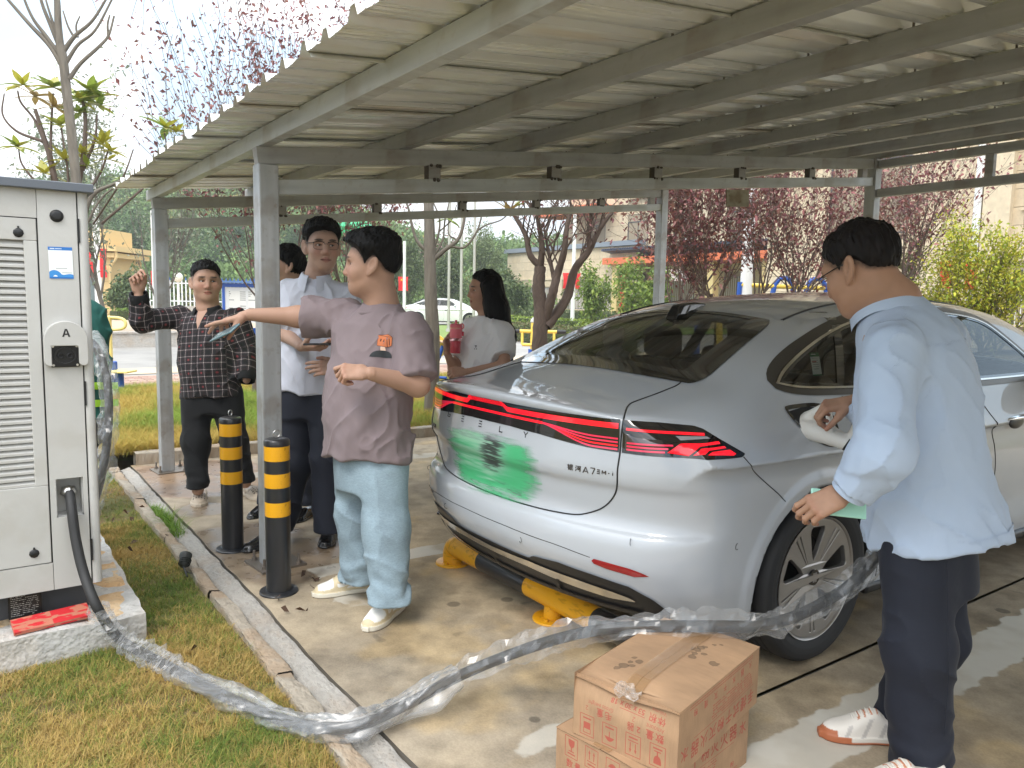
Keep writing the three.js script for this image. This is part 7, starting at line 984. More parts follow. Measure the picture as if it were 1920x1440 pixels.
{
  const P = [[0.299, 0.628, -3.455], [0.301, 0.60, -3.425], [0.302,0.548,-3.385], [0.308,0.44,-3.345], [0.324,0.325,-3.29], [0.354,0.215,-3.2], [0.429,0.055,-3.249], [0.502,0.03,-3.09], [0.588,0.022,-2.866], [0.684,0.022,-2.595], [0.779,0.022,-2.382], [0.866,0.028,-2.253], [0.952,0.04,-2.178], [1.13,0.06,-2.174], [1.319,0.12,-2.146], [1.471,0.2,-2.047], [1.582,0.29,-1.899], [1.66,0.355,-1.753], [1.767,0.385,-1.623], [1.887,0.39,-1.532], [2.005,0.39,-1.46], [2.148,0.4,-1.425], [2.308,0.44,-1.396], [2.375,0.5,-1.355], [2.449,0.58,-1.329], [2.534,0.71,-1.344], [2.61,0.824,-1.428], [2.599,0.892,-1.513]];
  const cab = thing('charging_cable', 'thick black charging cable wrapped in crumpled clear plastic, running from the cabinet to the car', 'cable');
  part(cab, 'cable_core', tube(P, 0.0185, 420, 14), blackRubber);
  part(cab, 'plastic_wrap', film(P.slice(5, 9), 0.031, 7, { ruff: 1, step: 0.012, floor: 0.0 }), filmMat, 'gathered ruffled plastic sleeve');
  part(cab, 'plastic_wrap', film(P.slice(8, 15), 0.037, 17, { floor: -0.015, step: 0.012, m: 30, soft: 1 }), softFilm, 'loose plastic sleeve over the grass and gutter');
  part(cab, 'plastic_wrap', film(P.slice(14, 26), 0.040, 27, { step: 0.015, sag: 0.7, m: 16 }), clearFilm, 'crumpled plastic sleeve in front of the bumper and wheel');
  const Q = [[0.544,1.162,-5.191], [0.615,1.073,-5.067], [0.647,0.894,-4.959], [0.636,0.639,-4.896], [0.599,0.396,-4.89], [0.551,0.189,-4.934], [0.511,0.051,-5.006]];
  const c2 = thing('spare_cable', 'second black cable in clear plastic looped behind the charging cabinet', 'cable');
  part(c2, 'cable_core', tube(Q, 0.023, 80, 12), blackRubber); part(c2, 'plastic_wrap', film(Q, 0.046, 37, { step: 0.02 }), clearFilm);
  // charging gun
  const g = thing('charging_gun', 'white plastic charging gun plugged into the rear wing of the car', 'charging gun');
  const gw = std([0.82, 0.80, 0.75], 0.35), a = [2.587,0.941,-1.749], b = [2.577,0.927,-1.6], c = [2.584,0.912,-1.544], n0 = [2.599,0.946,-1.822], t0 = [2.597,0.98,-1.717], t1 = [2.606,1.035,-1.644], t2 = [2.597,1.052,-1.554], t3 = [2.594,1.029,-1.51], t4 = [2.591,0.974,-1.516];
  const parts = [cap(a, b, 0.042, 0.033), cap(b, c, 0.033, 0.029)], loop = [cap(a, t0, 0.03, 0.02), cap(t0, t1, 0.022, 0.0155), cap(t1, t2, 0.0155, 0.0145), cap(t2, t3, 0.0145, 0.014), cap(t3, t4, 0.014, 0.014), cap(t4, c, 0.014, 0.018), cap(t1, b, 0.010, 0.016)];
  part(g, 'gun_body', nets((x, y, z) => { let d = smin(parts[0](x, y, z), parts[1](x, y, z), 0.01); let e = 1e9; for (const l of loop) e = smin(e, l(x, y, z), 0.012); return smin(d, e, 0.012); }, ...bounds([a, b, c, t0, t1, t2, t3, t4], 0.06), 0.0045), gw);
  part(g, 'nozzle', bar(n0, a, 0.034, 0.037, 24), gw); part(g, 'cable_collar', bar(c, [2.597,0.894,-1.514], 0.031, 0.024, 20), blackRubber);
  part(g, 'screw', at(new THREE.SphereGeometry(0.006, 10, 6), add3(t0, CT.toArray(), 0.02)), blackPlastic);
  part(g, 'release_button', merge([0, 1, 2].map((i) => basis(box(0.022, 0.013, 0.006, 0, 0, 0, 0, 0.002), add3(mid3(a, b, 0.55 + i * 0.22), dirv(0, 0.75, 0.65).toArray(), 0.034), dirv(0.9, 0, -0.25).toArray(), dirv(0.2, -0.5, 0.8).toArray(), dirv(0, 0.75, 0.65).toArray()))), std([0.7, 0.69, 0.66], 0.4), null);
}
// --- cartons ---
{
  const kraft = (seed, stains) => (u, v) => { const f = fbm(u * 4, v * 3, 5, seed), g = fbm(u * 60, v * 8, 3, seed + 2), k = 0.92 + 0.18 * (f - 0.5) + 0.07 * (g - 0.5); let c = [0.70 * k, 0.565 * k, 0.435 * k]; if (stains) for (const [sx, sy, sr] of stains) { const d = Math.hypot((u - sx) * 1.6, v - sy) + (fbm(u * 40, v * 40, 2, 3) - 0.5) * 0.03; if (d < sr) { const q = sstep(sr, sr * 0.7, d) * (0.22 + 0.2 * sstep(0.5 * sr, sr, d)); c = c.map((x) => x * (1 - q)); } } return c; };
  const RED = '#a8483c';
  const paint = (w, h, seed, draw, flip) => canvasTex(w, h, (c) => {
    const id = c.getImageData(0, 0, w, h), K = kraft(seed); for (let j = 0; j < h; j++) for (let i = 0; i < w; i++) { const q = K(i / w * 2, j / h), o = (j * w + i) * 4; id.data[o] = q[0] * 255; id.data[o + 1] = q[1] * 255; id.data[o + 2] = q[2] * 255; id.data[o + 3] = 255; } c.putImageData(id, 0, 0);
    c.save(); if (flip) { c.translate(w, h); c.rotate(Math.PI); } c.globalAlpha = 0.78; c.strokeStyle = c.fillStyle = RED; c.lineCap = 'round'; c.lineJoin = 'round'; draw(c); c.restore();
  });
  const glyph = (c, k, x, y, s, lw) => { c.lineWidth = lw ?? s * 0.1; for (const st of CJK[k]) { c.beginPath(); st.forEach((p, i) => i ? c.lineTo(x + p[0] * s / 10, y + p[1] * s / 10) : c.moveTo(x + p[0] * s / 10, y + p[1] * s / 10)); c.stroke(); } };
  const text = (c, t, x, y, s, b) => { c.font = `${b ? 'bold ' : ''}${s}px sans-serif`; c.fillText(t, x, y); };
  const icon = (c, x, y, w, h, k) => { c.lineWidth = 4; c.strokeRect(x, y, w, h); c.beginPath(); if (k === 0) { c.moveTo(x + w * 0.25, y + h * 0.12); c.lineTo(x + w * 0.75, y + h * 0.12); c.quadraticCurveTo(x + w * 0.78, y + h * 0.5, x + w * 0.5, y + h * 0.52); c.quadraticCurveTo(x + w * 0.22, y + h * 0.5, x + w * 0.25, y + h * 0.12); c.fill(); c.fillRect(x + w * 0.46, y + h * 0.5, w * 0.08, h * 0.2); c.fillRect(x + w * 0.28, y + h * 0.68, w * 0.44, h * 0.05); } else if (k === 1) { for (const q of [0.25, 0.6]) { c.moveTo(x + w * q, y + h * 0.3); c.lineTo(x + w * (q + 0.08), y + h * 0.12); c.lineTo(x + w * (q + 0.16), y + h * 0.3); c.fillRect(x + w * (q + 0.05), y + h * 0.28, w * 0.06, h * 0.32); } c.fill(); c.fillRect(x + w * 0.15, y + h * 0.66, w * 0.7, h * 0.04); } else if (k === 2) { c.moveTo(x + w * 0.15, y + h * 0.4); c.quadraticCurveTo(x + w * 0.5, y - h * 0.02, x + w * 0.85, y + h * 0.4); c.fill(); c.fillRect(x + w * 0.47, y + h * 0.38, w * 0.06, h * 0.28); } else { c.fillRect(x + w * 0.25, y + h * 0.35, w * 0.5, h * 0.3); c.strokeRect(x + w * 0.25, y + h * 0.12, w * 0.5, h * 0.22); } c.fillRect(x + w * 0.2, y + h * 0.80, w * 0.6, h * 0.07); };
  const shortFace = (c) => { for (let k = 0; k < 4; k++) icon(c, 70 + k * 150, 20, 92, 120, k); glyph(c, 'shu', 80, 152, 52); glyph(c, 'liang', 140, 152, 52); text(c, '2', 222, 196, 46, 1); glyph(c, 'qi', 262, 156, 46); glyph(c, 'mao', 400, 156, 50); glyph(c, 'zhong', 456, 156, 50); text(c, 'Amount', 84, 236, 30); text(c, '2', 262, 236, 34); text(c, 'Gross weight', 400, 232, 28); text(c, '2', 560, 196, 36); glyph(c, 'tiy', 80, 246, 50); glyph(c, 'ji', 136, 246, 50); c.fillRect(210, 252, 160, 3); text(c, '53 x 30 x 18', 216, 290, 40, 1); text(c, 'Volume', 84, 326, 28); };
  const longFace = (c) => { const s = 92; ['shou', 'ti', 'shi', 'gan', 'fen', 'mie', 'huo', 'qi'].forEach((k, i) => glyph(c, k, 60 + i * 104, 40, s)); glyph(c, 'shui', 905, 60, 84); c.fillRect(70, 150, 780, 3); for (let i = 0; i < 6; i++) { const r = rng(40 + i); let x = 90 + i * 6; while (x < 640) { const w = 8 + r() * 20; if (r() < 0.85) c.fillRect(x, 166 + i * 15, w, 6); x += w + 6; } } ['huo', 'qi', 'shui', 'gan', 'mie', 'ti', 'fen'].forEach((k, i) => glyph(c, k, 110 + i * 118, 268, 44)); for (let i = 0; i < 2; i++) { const r = rng(60 + i); let x = 100; while (x < 900) { const w = 6 + r() * 16; c.fillRect(x, 324 + i * 14, w, 5); x += w + 5; } } };
  const mats = (seed, flip, stains, plain) => ({ s: std([1, 1, 1], 0.82, 0, { map: paint(660, 360, seed, plain ? () => {} : shortFace, flip) }), l: std([1, 1, 1], 0.82, 0, { map: paint(1020, 360, seed + 1, longFace, flip) }), t: std([1, 1, 1], 0.82, 0, { map: dataTex(512, 320, kraft(seed + 2, stains), true) }) });
  const tapeM = std([0.42, 0.25, 0.12], 0.22, 0, { transparent: true, opacity: 0.5, clearcoat: 1, clearcoatRoughness: 0.1 });
  const carton = (label, o, ang, m, crush) => { // origin: near short face centre on the ground; long axis +x, short axis z
    const Lb = 0.512, Wb = 0.327, Hb = 0.18, t = thing('carton', label, 'box', o, ang, 'cartons stacked beside the car');
    const dent = (x, y, z) => (crush ? -0.030 * Math.exp(-(z * z) / 0.012) * sstep(0.095, 0.17, y) * sstep(0.10, 0.0, x) - 0.010 * sstep(0.12, 0.18, y) * (fbm(z * 14, 3, 3, 5)) * sstep(0.15, 0, x) : 0) + 0.0035 * (fbm(x * 7 + 3, z * 7 + y * 5, 3, crush ? 4 : 8) - 0.5);
    const face = (fn, nu, nv) => sheet(nu, nv, fn);
    part(t, 'short_panel', face((u, v) => { const z = (u - 0.5) * Wb, y = v * Hb; return [-dent(0, y, z) * 1.0, y + (crush ? dent(0, y, z) * 0.4 * v : 0), z]; }, 40, 24), m.s, crush ? 'end panel with a crushed top edge and upside-down print' : null);
    part(t, 'short_panel', face((u, v) => [Lb, v * Hb, (0.5 - u) * Wb], 4, 4), m.s);
    part(t, 'long_panel', face((u, v) => { const x = u * Lb, y = v * Hb; return [x, y, Wb / 2 + 0.004 * Math.sin(u * 3.1) * Math.sin(v * 3.1)]; }, 30, 12), m.l);
    part(t, 'long_panel', face((u, v) => [(1 - u) * Lb, v * Hb, -Wb / 2], 6, 4), m.l);
    for (const s of [-1, 1]) part(t, 'top_flap', sheet(50, 14, (u, v) => { const x = lerp(-0.004, Lb + 0.002, u), z = s * lerp(0.0012, Wb / 2 + 0.001, v); return [x - (crush ? dent(0, Hb, z) * (1 - u) * 0.6 * (u < 0.1 ? 1 : 0) : 0), Hb + 0.0025 + 0.006 * (1 - v) * Math.sin(u * 3.1) + dent(x, Hb, z) * (u < 0.25 ? 0.9 : 0.5) - 0.004 * v * v + (s > 0 ? 0.0012 : 0), z]; }, (u, v) => [u, s > 0 ? 0.5 - v * 0.5 : 0.5 + v * 0.5]), m.t);
    part(t, 'packing_tape', sheet(60, 6, (u, v) => { const x = lerp(-0.002, Lb, u), z = (v - 0.5) * 0.058; return [x, Hb + 0.0055 + 0.006 * Math.sin(u * 3.1) + dent(x, Hb, z) * (u < 0.25 ? 0.9 : 0.5) + 0.0012 * fbm(u * 40, v * 4, 2, 6), z]; }), tapeM);
    if (crush) part(t, 'torn_tape_end', sheet(16, 10, (u, v) => [-0.002 + 0.03 * v - 0.01 * n3(u * 5, v * 5, 1, 3), Hb + 0.008 - 0.03 * (1 - v) * (0.5 + u * 0.5) + 0.012 * n3(u * 6, v * 6, 2, 4), (u - 0.5) * 0.075]), filmMat);
    return t;
  };
  const mA = mats(951, true, [[0.20, 0.76, 0.035], [0.24, 0.74, 0.05], [0.30, 0.72, 0.03], [0.27, 0.68, 0.03], [0.36, 0.74, 0.025], [0.33, 0.66, 0.045], [0.58, 0.36, 0.045], [0.63, 0.38, 0.035], [0.68, 0.40, 0.05], [0.72, 0.38, 0.04], [0.75, 0.36, 0.03], [0.66, 0.30, 0.03], [0.82, 0.32, 0.022], [0.85, 0.28, 0.02], [0.60, 0.16, 0.05]]);
  const angA = 0.26; // long axis runs from the near corner towards the car
  carton('upper brown carton with tape seam and dark drip stains, under the cable', [1.395, 0.184, -1.4215], angA, mA, true);
  const mB = mats(961, false, null);
  carton('lower brown carton standing on the concrete under the other one', [1.366, 0.0, -1.475], 0.16, mB, false);
}

// ================= TREES AND PLANTS =================
const bark = (c, seed) => std(c, 0.85, 0, { map: dataTex(128, 256, (u, v) => { const t = 0.7 + 0.6 * (fbm(u * 12, v * 30, 4, seed, 12, 30) - 0.2); return [toS(clamp(t)), toS(clamp(t * 0.97)), toS(clamp(t * 0.93))]; }, true), bumpMap: dataTex(128, 256, (u, v) => fbm(u * 16, v * 40, 4, seed + 3, 16, 40)), bumpScale: 0.006 });
const barkDark = bark([0.13, 0.095, 0.08], 971), barkPale = bark([0.27, 0.235, 0.20], 975), barkGrey = bark([0.17, 0.15, 0.125], 979);
const leafMat = std([1, 1, 1], 0.6, 0, { vertexColors: true, transmission: 0.35, specularIntensity: 0.4 });
// leaves spread over points: each is a folded diamond; returns one geometry
function leaves(list, seed) { // list: [x,y,z,size,[r,g,b]]
  const r = rng(seed), pos = [], col = [], idx = [];
  for (const [x, y, z, s, c] of list) {
    const a = r() * 6.283, e = (r() - 0.5) * 2.2, dx = Math.cos(a) * Math.cos(e), dy = Math.sin(e) - 0.25, dz = Math.sin(a) * Math.cos(e), b = r() * 6.283; let px = -Math.sin(a) * Math.cos(b) , py = Math.sin(b) * 0.9, pz = Math.cos(a) * Math.cos(b); const w = s * 0.30, o = pos.length / 3, f = s * 0.12;
    pos.push(x, y, z, x + dx * s * 0.5 + px * w, y + dy * s * 0.5 + py * w + f, z + dz * s * 0.5 + pz * w, x + dx * s, y + dy * s, z + dz * s, x + dx * s * 0.5 - px * w, y + dy * s * 0.5 - py * w + f, z + dz * s * 0.5 - pz * w);
    const k = 0.75 + 0.5 * r(); for (let i = 0; i < 4; i++) col.push(c[0] * k, c[1] * k, c[2] * k); idx.push(o, o + 1, o + 2, o, o + 2, o + 3);
  }
  return buf(pos, idx, null, null, col);
}
// branching skeleton; returns { limbs: [geometry], tips: [[x,y,z,radius]] }
function skeleton(starts, o) {
  const r = rng(o.seed), limbs = [], tips = [];
  const grow = (p, d, len, rad, lev) => {
    const n = Math.max(4, Math.round(len / 0.16)), P = [p.clone()], R = [rad]; let q = p.clone(), v = d.clone();
    for (let i = 1; i <= n; i++) { v.add(V((r() - 0.5) * o.wig, (r() - 0.5) * o.wig + o.up * (lev ? 1 : 0.3), (r() - 0.5) * o.wig)).normalize(); q = q.clone().addScaledVector(v, len / n); P.push(q); R.push(Math.max(0.0028, rad * (1 - 0.72 * i / n))); if (lev >= o.leafFrom) tips.push([q.x, q.y, q.z, lev]); }
    limbs.push(sweep(P, R, lev === 0 ? 9 : lev === 1 ? 6 : 4));
    if (lev < o.levels) { const k = o.kids[lev]; for (let i = 0; i < k; i++) { const t = lerp(o.from[lev] ?? 0.3, 1, (i + r()) / k), j = Math.min(n, Math.floor(t * n)), a = r() * 6.283, sp = o.spread * (0.6 + 0.7 * r()), dir = v.clone().multiplyScalar(0.8), base = P[Math.max(1, j)].clone().sub(P[Math.max(0, j - 1)]).normalize(), ax = Math.abs(base.y) < 0.95 ? V(0, 1, 0).cross(base).normalize() : V(1, 0, 0), ay = base.clone().cross(ax); dir.copy(base).multiplyScalar(Math.cos(sp)).addScaledVector(ax, Math.sin(sp) * Math.cos(a)).addScaledVector(ay, Math.sin(sp) * Math.sin(a)).normalize(); grow(P[j], dir, len * o.shrink * (0.7 + 0.5 * r()), Math.max(0.0035, R[j] * 0.62), lev + 1); } }
  };
  for (const s of starts) grow(V(s[0]), V(s[1]).normalize(), s[2], s[3], s[4] ?? 0);
  return { limbs, tips };
}
const PLUM = [[0.23, 0.09, 0.095], [0.31, 0.12, 0.12], [0.16, 0.065, 0.07], [0.38, 0.19, 0.17], [0.25, 0.13, 0.10]];
const pick = (r, l) => l[Math.floor(r() * l.length)];
function broadTree(name, label, base, starts, o, group) {
  const t = thing(name, label, 'tree', base, 0, group), sk = skeleton(starts, o), r = rng(o.seed + 5);
  part(t, 'trunk', merge(sk.limbs.slice(0, 1)), o.bark); if (sk.limbs.length > 1) part(t, 'branches', merge(sk.limbs.slice(1)), o.bark, null, 'stuff');
  const L = []; for (const p of sk.tips) { const k = o.per * (o.dens ? o.dens(p) : 1), n = Math.floor(k) + (r() < k % 1 ? 1 : 0); for (let i = 0; i < n; i++) { const a = r() * 6.283, e = r() * 2 - 1, d = o.rad * Math.cbrt(r()); L.push([p[0] + Math.cos(a) * d * Math.sqrt(1 - e * e), p[1] + e * d, p[2] + Math.sin(a) * d * Math.sqrt(1 - e * e), o.size * (0.6 + 0.7 * r()), pick(r, o.pal)]); } }
  if (L.length) part(t, 'crown', leaves(L, o.seed + 9), leafMat, null, 'stuff'); return t;
}
const PG = 'purple leaved plum trees';
const plum = (label, base, o, starts) => broadTree('plum_tree', label, base, starts ?? [[[0, 0, 0], [0.05, 1, 0], 1.0, 0.075]], { seed: o.seed, wig: 0.32, up: 0.10, levels: 3, kids: o.kids ?? [7, 5, 4], from: [0.75, 0.25, 0.2], spread: o.spread ?? 0.62, shrink: o.shrink ?? 0.95, leafFrom: 2, per: o.per ?? 2.2, rad: o.rad ?? 0.10, size: o.size ?? 0.06, pal: PLUM, bark: barkDark, dens: o.dens }, null);
const gnd = (p) => [p[0], 0, p[2]];
plum('purple leaved plum rising above the left end of the carport roof, left of two', gnd([3.09,0.453,-10.258]), { seed: 1, kids: [8, 5, 4], shrink: 1.05, spread: 0.5, per: 2.3, size: 0.068, dens: (p) => p[1] > 2.4 ? 1 : 0.5 }, [[[0, 0, 0], [0, 1, 0], 1.5, 0.06]]);
plum('purple leaved plum rising above the carport roof behind the tall man', gnd([4.34,0.401,-10.352]), { seed: 2, kids: [8, 5, 4], shrink: 1.05, spread: 0.5, per: 2.8, size: 0.068 }, [[[0, 0, 0], [0.1, 1, 0], 1.6, 0.06]]);
{ // forked plum behind the boot of the car, limbs set by hand
  const b = gnd([5.823,0.905,-7.643]), rel = (p) => sub3(p, b), lim = (pts) => pts.map((p) => rel(p));
  const t = thing('plum_tree', 'forked plum tree with bare dark limbs behind the boot of the silver car', 'tree', b);
  const main = [[lim([[b[0], 0, b[2]], [5.823,0.905,-7.643], [5.852,1.301,-7.674], [5.843,1.565,-7.716], [5.871,1.829,-7.731]]), 0.105, 0.07], [lim([[5.871,1.829,-7.731], [5.78,1.959,-7.813], [5.738,2.222,-7.877], [5.64,2.451,-7.976], [5.576,2.581,-8.039]]), 0.045, 0.018], [lim([[5.87,1.796,-7.727], [5.839,2.087,-7.665], [5.819,2.347,-7.713], [5.78,2.673,-7.783]]), 0.045, 0.02], [lim([[5.889,1.17,-7.631], [5.919,1.501,-7.531], [5.978,1.731,-7.519], [5.997,2.02,-7.42], [6.031,2.279,-7.431], [6.098,2.571,-7.422]]), 0.065, 0.022], [lim([[5.896,1.091,-7.615], [6.183,1.44,-7.582], [6.288,1.809,-7.556], [6.441,2.045,-7.479], [6.563,2.315,-7.428], [6.717,2.552,-7.351]]), 0.07, 0.022], [lim([[6.441,2.045,-7.479], [6.465,2.312,-7.498], [6.51,2.58,-7.501]]), 0.035, 0.015], [lim([[5.946,1.632,-7.528], [5.97,1.963,-7.679], [5.931,2.292,-7.75]]), 0.03, 0.012]];
  main.forEach(([p, r0, r1], i) => { const c = new THREE.CatmullRomCurve3(p.map((q) => V(q))).getPoints(26); part(t, i ? 'limb' : 'trunk', sweep(c, c.map((_, k) => lerp(r0, r1, k / 26) * (1 + 0.06 * Math.sin(k * 2.3))), 10), barkDark); });
  const st = []; const r = rng(77); for (const [p] of main.slice(1)) for (let k = 0; k < 7; k++) { const q = new THREE.CatmullRomCurve3(p.map((x) => V(x))).getPoint(0.35 + 0.65 * (k / 6)); st.push([[q.x, q.y, q.z], [(r() - 0.5) * 1.6, 0.5 + r() * 0.5, (r() - 0.5) * 1.6], 0.5 + r() * 0.45, 0.012, 1]); }
  const sk = skeleton(st, { seed: 78, wig: 0.5, up: 0.08, levels: 2, kids: [0, 4, 3], from: [0, 0.2, 0.2], spread: 0.8, shrink: 0.7, leafFrom: 1 }); part(t, 'twigs', merge(sk.limbs), barkDark, null, 'stuff');
  const L = []; for (const p of sk.tips) if (r() < 0.42) L.push([p[0] + (r() - 0.5) * 0.12, p[1] + (r() - 0.5) * 0.12, p[2] + (r() - 0.5) * 0.12, 0.05 + 0.03 * r(), pick(r, PLUM)]); part(t, 'crown', leaves(L, 79), leafMat, null, 'stuff');
}
plum('purple plum tree between the boot of the car and the far right post', gnd([8.975,0.819,-8.358]), { seed: 4, per: 1.9, size: 0.085, shrink: 0.9, spread: 0.5 }, [[[0, 0, 0], [0.1, 1, 0], 1.5, 0.06], [[0.1, 0, 0.1], [0.35, 1, 0.2], 1.9, 0.05]]);
plum('purple plum tree behind the roof aerial, leaning limbs, beside the thick white pole', gnd([10.333,0.785,-8.624]), { seed: 5, per: 1.4, size: 0.09, shrink: 0.9, spread: 0.55 }, [[[0, 0, 0], [-0.2, 1, 0], 1.6, 0.07], [[0.1, 0, 0.1], [0.6, 1, 0.2], 1.9, 0.06]]);
plum('dense purple plum tree left of the head of the man in pale blue', gnd([11.837,0.786,-8.175]), { seed: 6, kids: [9, 6, 5], per: 1.5, size: 0.085, shrink: 0.85, spread: 0.62, rad: 0.14 }, [[[0, 0, 0], [0, 1, 0], 1.7, 0.08]]);
plum('purple plum tree right of the near right post, before the stone facade', gnd([14.849,0.757,-7.887]), { seed: 7, kids: [9, 6, 5], per: 1.4, size: 0.09, shrink: 0.85, spread: 0.62, rad: 0.14 }, [[[0, 0, 0], [0, 1, 0], 2.1, 0.08]]);
// bare tree and its broad leaves
const longLeaf = sheet(4, 8, (u, v) => { const w = 0.028 * Math.sin(Math.PI * Math.pow(v, 0.75)) + 0.0004, x = (u - 0.5) * 2 * w; return [x, Math.abs(u - 0.5) * 0.012 - 0.03 * v * v, v * 0.165]; });
const leafTones = [[0.36, 0.40, 0.06], [0.29, 0.37, 0.06], [0.45, 0.42, 0.06], [0.22, 0.30, 0.07], [0.36, 0.25, 0.09]].map((c) => std(c, 0.5, 0, { transmission: 0.5 }));
function rosette(t, p, n, s, r, tone) { n = Math.round(n * 1.25); for (let i = 0; i < n; i++) { const m = part(t, 'leaf', longLeaf, leafTones[tone ?? Math.floor(r() * 4)]); m.position.set(...p); m.rotation.set(-0.9 + r() * 1.15, i / n * 6.283 + r() * 0.5, 0, 'YXZ'); m.scale.setScalar(s * (0.8 + 0.5 * r())); } }
const strokes = (t, b, list, mat, name) => list.forEach(([pts, r0, r1], i) => { const c = new THREE.CatmullRomCurve3(pts.map((q) => V(sub3(q, b)))).getPoints(22); part(t, i === 0 && name ? name : 'branch', sweep(c, c.map((_, k) => lerp(r0, r1, k / 22)), i === 0 ? 10 : 6), mat); });
{
  const b = gnd([0.778,0.735,-7.248]), t = thing('bare_tree', 'lopped tree with bare upright grey branches behind the charging cabinet', 'tree', b), D1 = 6.4;
  strokes(t, b, [[[[b[0], -0.05, b[2]], [0.793,1.351,-7.319], [0.801,2.055,-7.407], [0.788,2.627,-7.492], [0.77,3.022,-7.556], [0.756,3.33,-7.607], [0.743,3.439,-7.631]], 0.038, 0.036], [[[0.759,3.242,-7.594], [0.677,3.425,-7.676], [0.541,3.611,-7.796], [0.372,3.858,-7.949]], 0.026, 0.012], [[[0.752,3.321,-7.609], [0.656,3.503,-7.701], [0.569,3.655,-7.783], [0.499,3.874,-7.861]], 0.022, 0.010], [[[0.742,3.409,-7.628], [0.689,3.592,-7.69], [0.639,3.767,-7.748], [0.616,3.898,-7.781]], 0.02, 0.010], [[[0.742,3.417,-7.629], [0.737,3.615,-7.659], [0.739,3.813,-7.683], [0.734,3.945,-7.704]], 0.032, 0.02], [[[0.766,3.396,-7.609], [0.844,3.516,-7.57], [0.966,3.642,-7.5], [1.092,3.865,-7.44]], 0.022, 0.009], [[[0.776,3.295,-7.589], [0.863,3.446,-7.547], [0.976,3.555,-7.481], [1.12,3.844,-7.418]], 0.018, 0.008], [[[0.791,3.163,-7.56], [0.87,3.288,-7.521], [1.003,3.432,-7.446], [1.072,3.522,-7.409], [1.12,3.69,-7.397]], 0.02, 0.008], [[[1.072,3.522,-7.409], [1.073,3.623,-7.421], [1.091,3.698,-7.419]], 0.011, 0.006], [[[0.843,3.499,-7.568], [0.804,3.595,-7.608], [0.775,3.726,-7.647]], 0.012, 0.006], [[[0.865,3.508,-7.553], [0.859,3.605,-7.571], [0.888,3.685,-7.561]], 0.010, 0.005], [[[0.719,3.549,-7.662], [0.68,3.724,-7.713], [0.657,3.846,-7.746]], 0.012, 0.006], [[[0.805,1.923,-7.386], [0.909,2.212,-7.351], [1.047,2.298,-7.265], [1.155,2.352,-7.072]], 0.022, 0.008], [[[0.843,1.946,-7.363], [0.962,2.182,-7.31], [1.084,2.304,-7.24]], 0.012, 0.006]], barkGrey, 'trunk');
}
{
  const b = gnd([0.691,0.68,-7.919]), t = thing('broadleaf_tree', 'small tree with rosettes of yellow green leaves behind the charging cabinet', 'tree', b), r = rng(91);
  strokes(t, b, [[[[b[0], -0.05, b[2]], [0.714,1.344,-7.99], [0.719,2.103,-8.087], [0.683,2.577,-8.176], [0.635,2.813,-8.24], [0.591,3.025,-8.3]], 0.04, 0.015], [[[0.66,2.671,-8.204], [0.582,2.93,-8.293], [0.485,3.094,-8.384], [0.47,3.188,-8.407]], 0.014, 0.007], [[[0.632,2.741,-8.233], [0.441,2.832,-8.38], [0.351,2.972,-8.463], [0.371,3.162,-8.474]], 0.014, 0.006], [[[0.683,2.577,-8.176], [0.7,2.861,-8.201], [0.73,3.17,-8.221]], 0.014, 0.007], [[[0.557,2.384,-8.239], [0.467,2.548,-8.325], [0.453,2.666,-8.35]], 0.012, 0.006], [[[0.727,1.866,-8.05], [0.891,2.439,-8.01], [0.948,2.82,-8.02], [0.941,3.104,-8.062], [0.887,3.198,-8.113]], 0.026, 0.010], [[[0.912,2.487,-8.001], [1.016,2.774,-7.966], [1.041,2.988,-7.976]], 0.016, 0.007], [[[0.88,2.202,-7.987], [1.049,2.49,-7.905], [1.123,2.729,-7.884]], 0.014, 0.006], [[[0.754,2.009,-8.051], [0.803,2.39,-8.066], [0.774,2.863,-8.149]], 0.015, 0.007], [[[0.968,2.014,-7.899], [1.158,2.401,-7.446], [1.236,2.629,-7.421]], 0.009, 0.005]], barkDark, 'trunk');
  for (const [p, n, s, tn] of [[[0.507,3.236,-8.387], 8, 0.95], [[0.732,3.218,-8.225], 10, 1.05], [[0.596,3.134,-8.311], 7, 0.95, 4], [[0.74,3.042,-8.197], 7, 0.9, 4], [[0.446,2.685,-8.358], 10, 1.0], [[0.634,2.452,-8.194], 9, 1.05, 2], [[1.004,3.191,-8.03], 12, 1.1], [[1.072,3.145,-7.975], 10, 1.0], [[0.922,3.104,-8.076], 10, 1.0], [[1.06,3.059,-7.972], 9, 0.9], [[0.917,2.999,-8.066], 9, 0.9, 3], [[0.763,2.882,-8.159], 8, 0.95, 0], [[1.068,2.728,-7.923], 9, 0.9, 2], [[1.127,2.662,-7.872], 8, 0.8, 2], [[0.78,2.579,-8.107], 8, 0.9, 2], [[0.919,2.629,-8.015], 9, 0.95, 2], [[1.112,2.586,-7.873], 7, 0.8, 2], [[0.953,2.526,-7.978], 7, 0.8, 1], [[1.535,2.88,-7.612], 11, 1.05], [[1.611,2.844,-7.554], 6, 0.8, 2], [[1.119,2.373,-7.47], 5, 0.5, 1]]) rosette(t, sub3(p, b), n, s, r, tn);
  strokes(t, b, [[[[1.027,2.015,-7.858], [1.437,2.451,-7.625], [1.532,2.643,-7.583], [1.526,2.856,-7.616]], 0.012, 0.006]], barkDark);
}
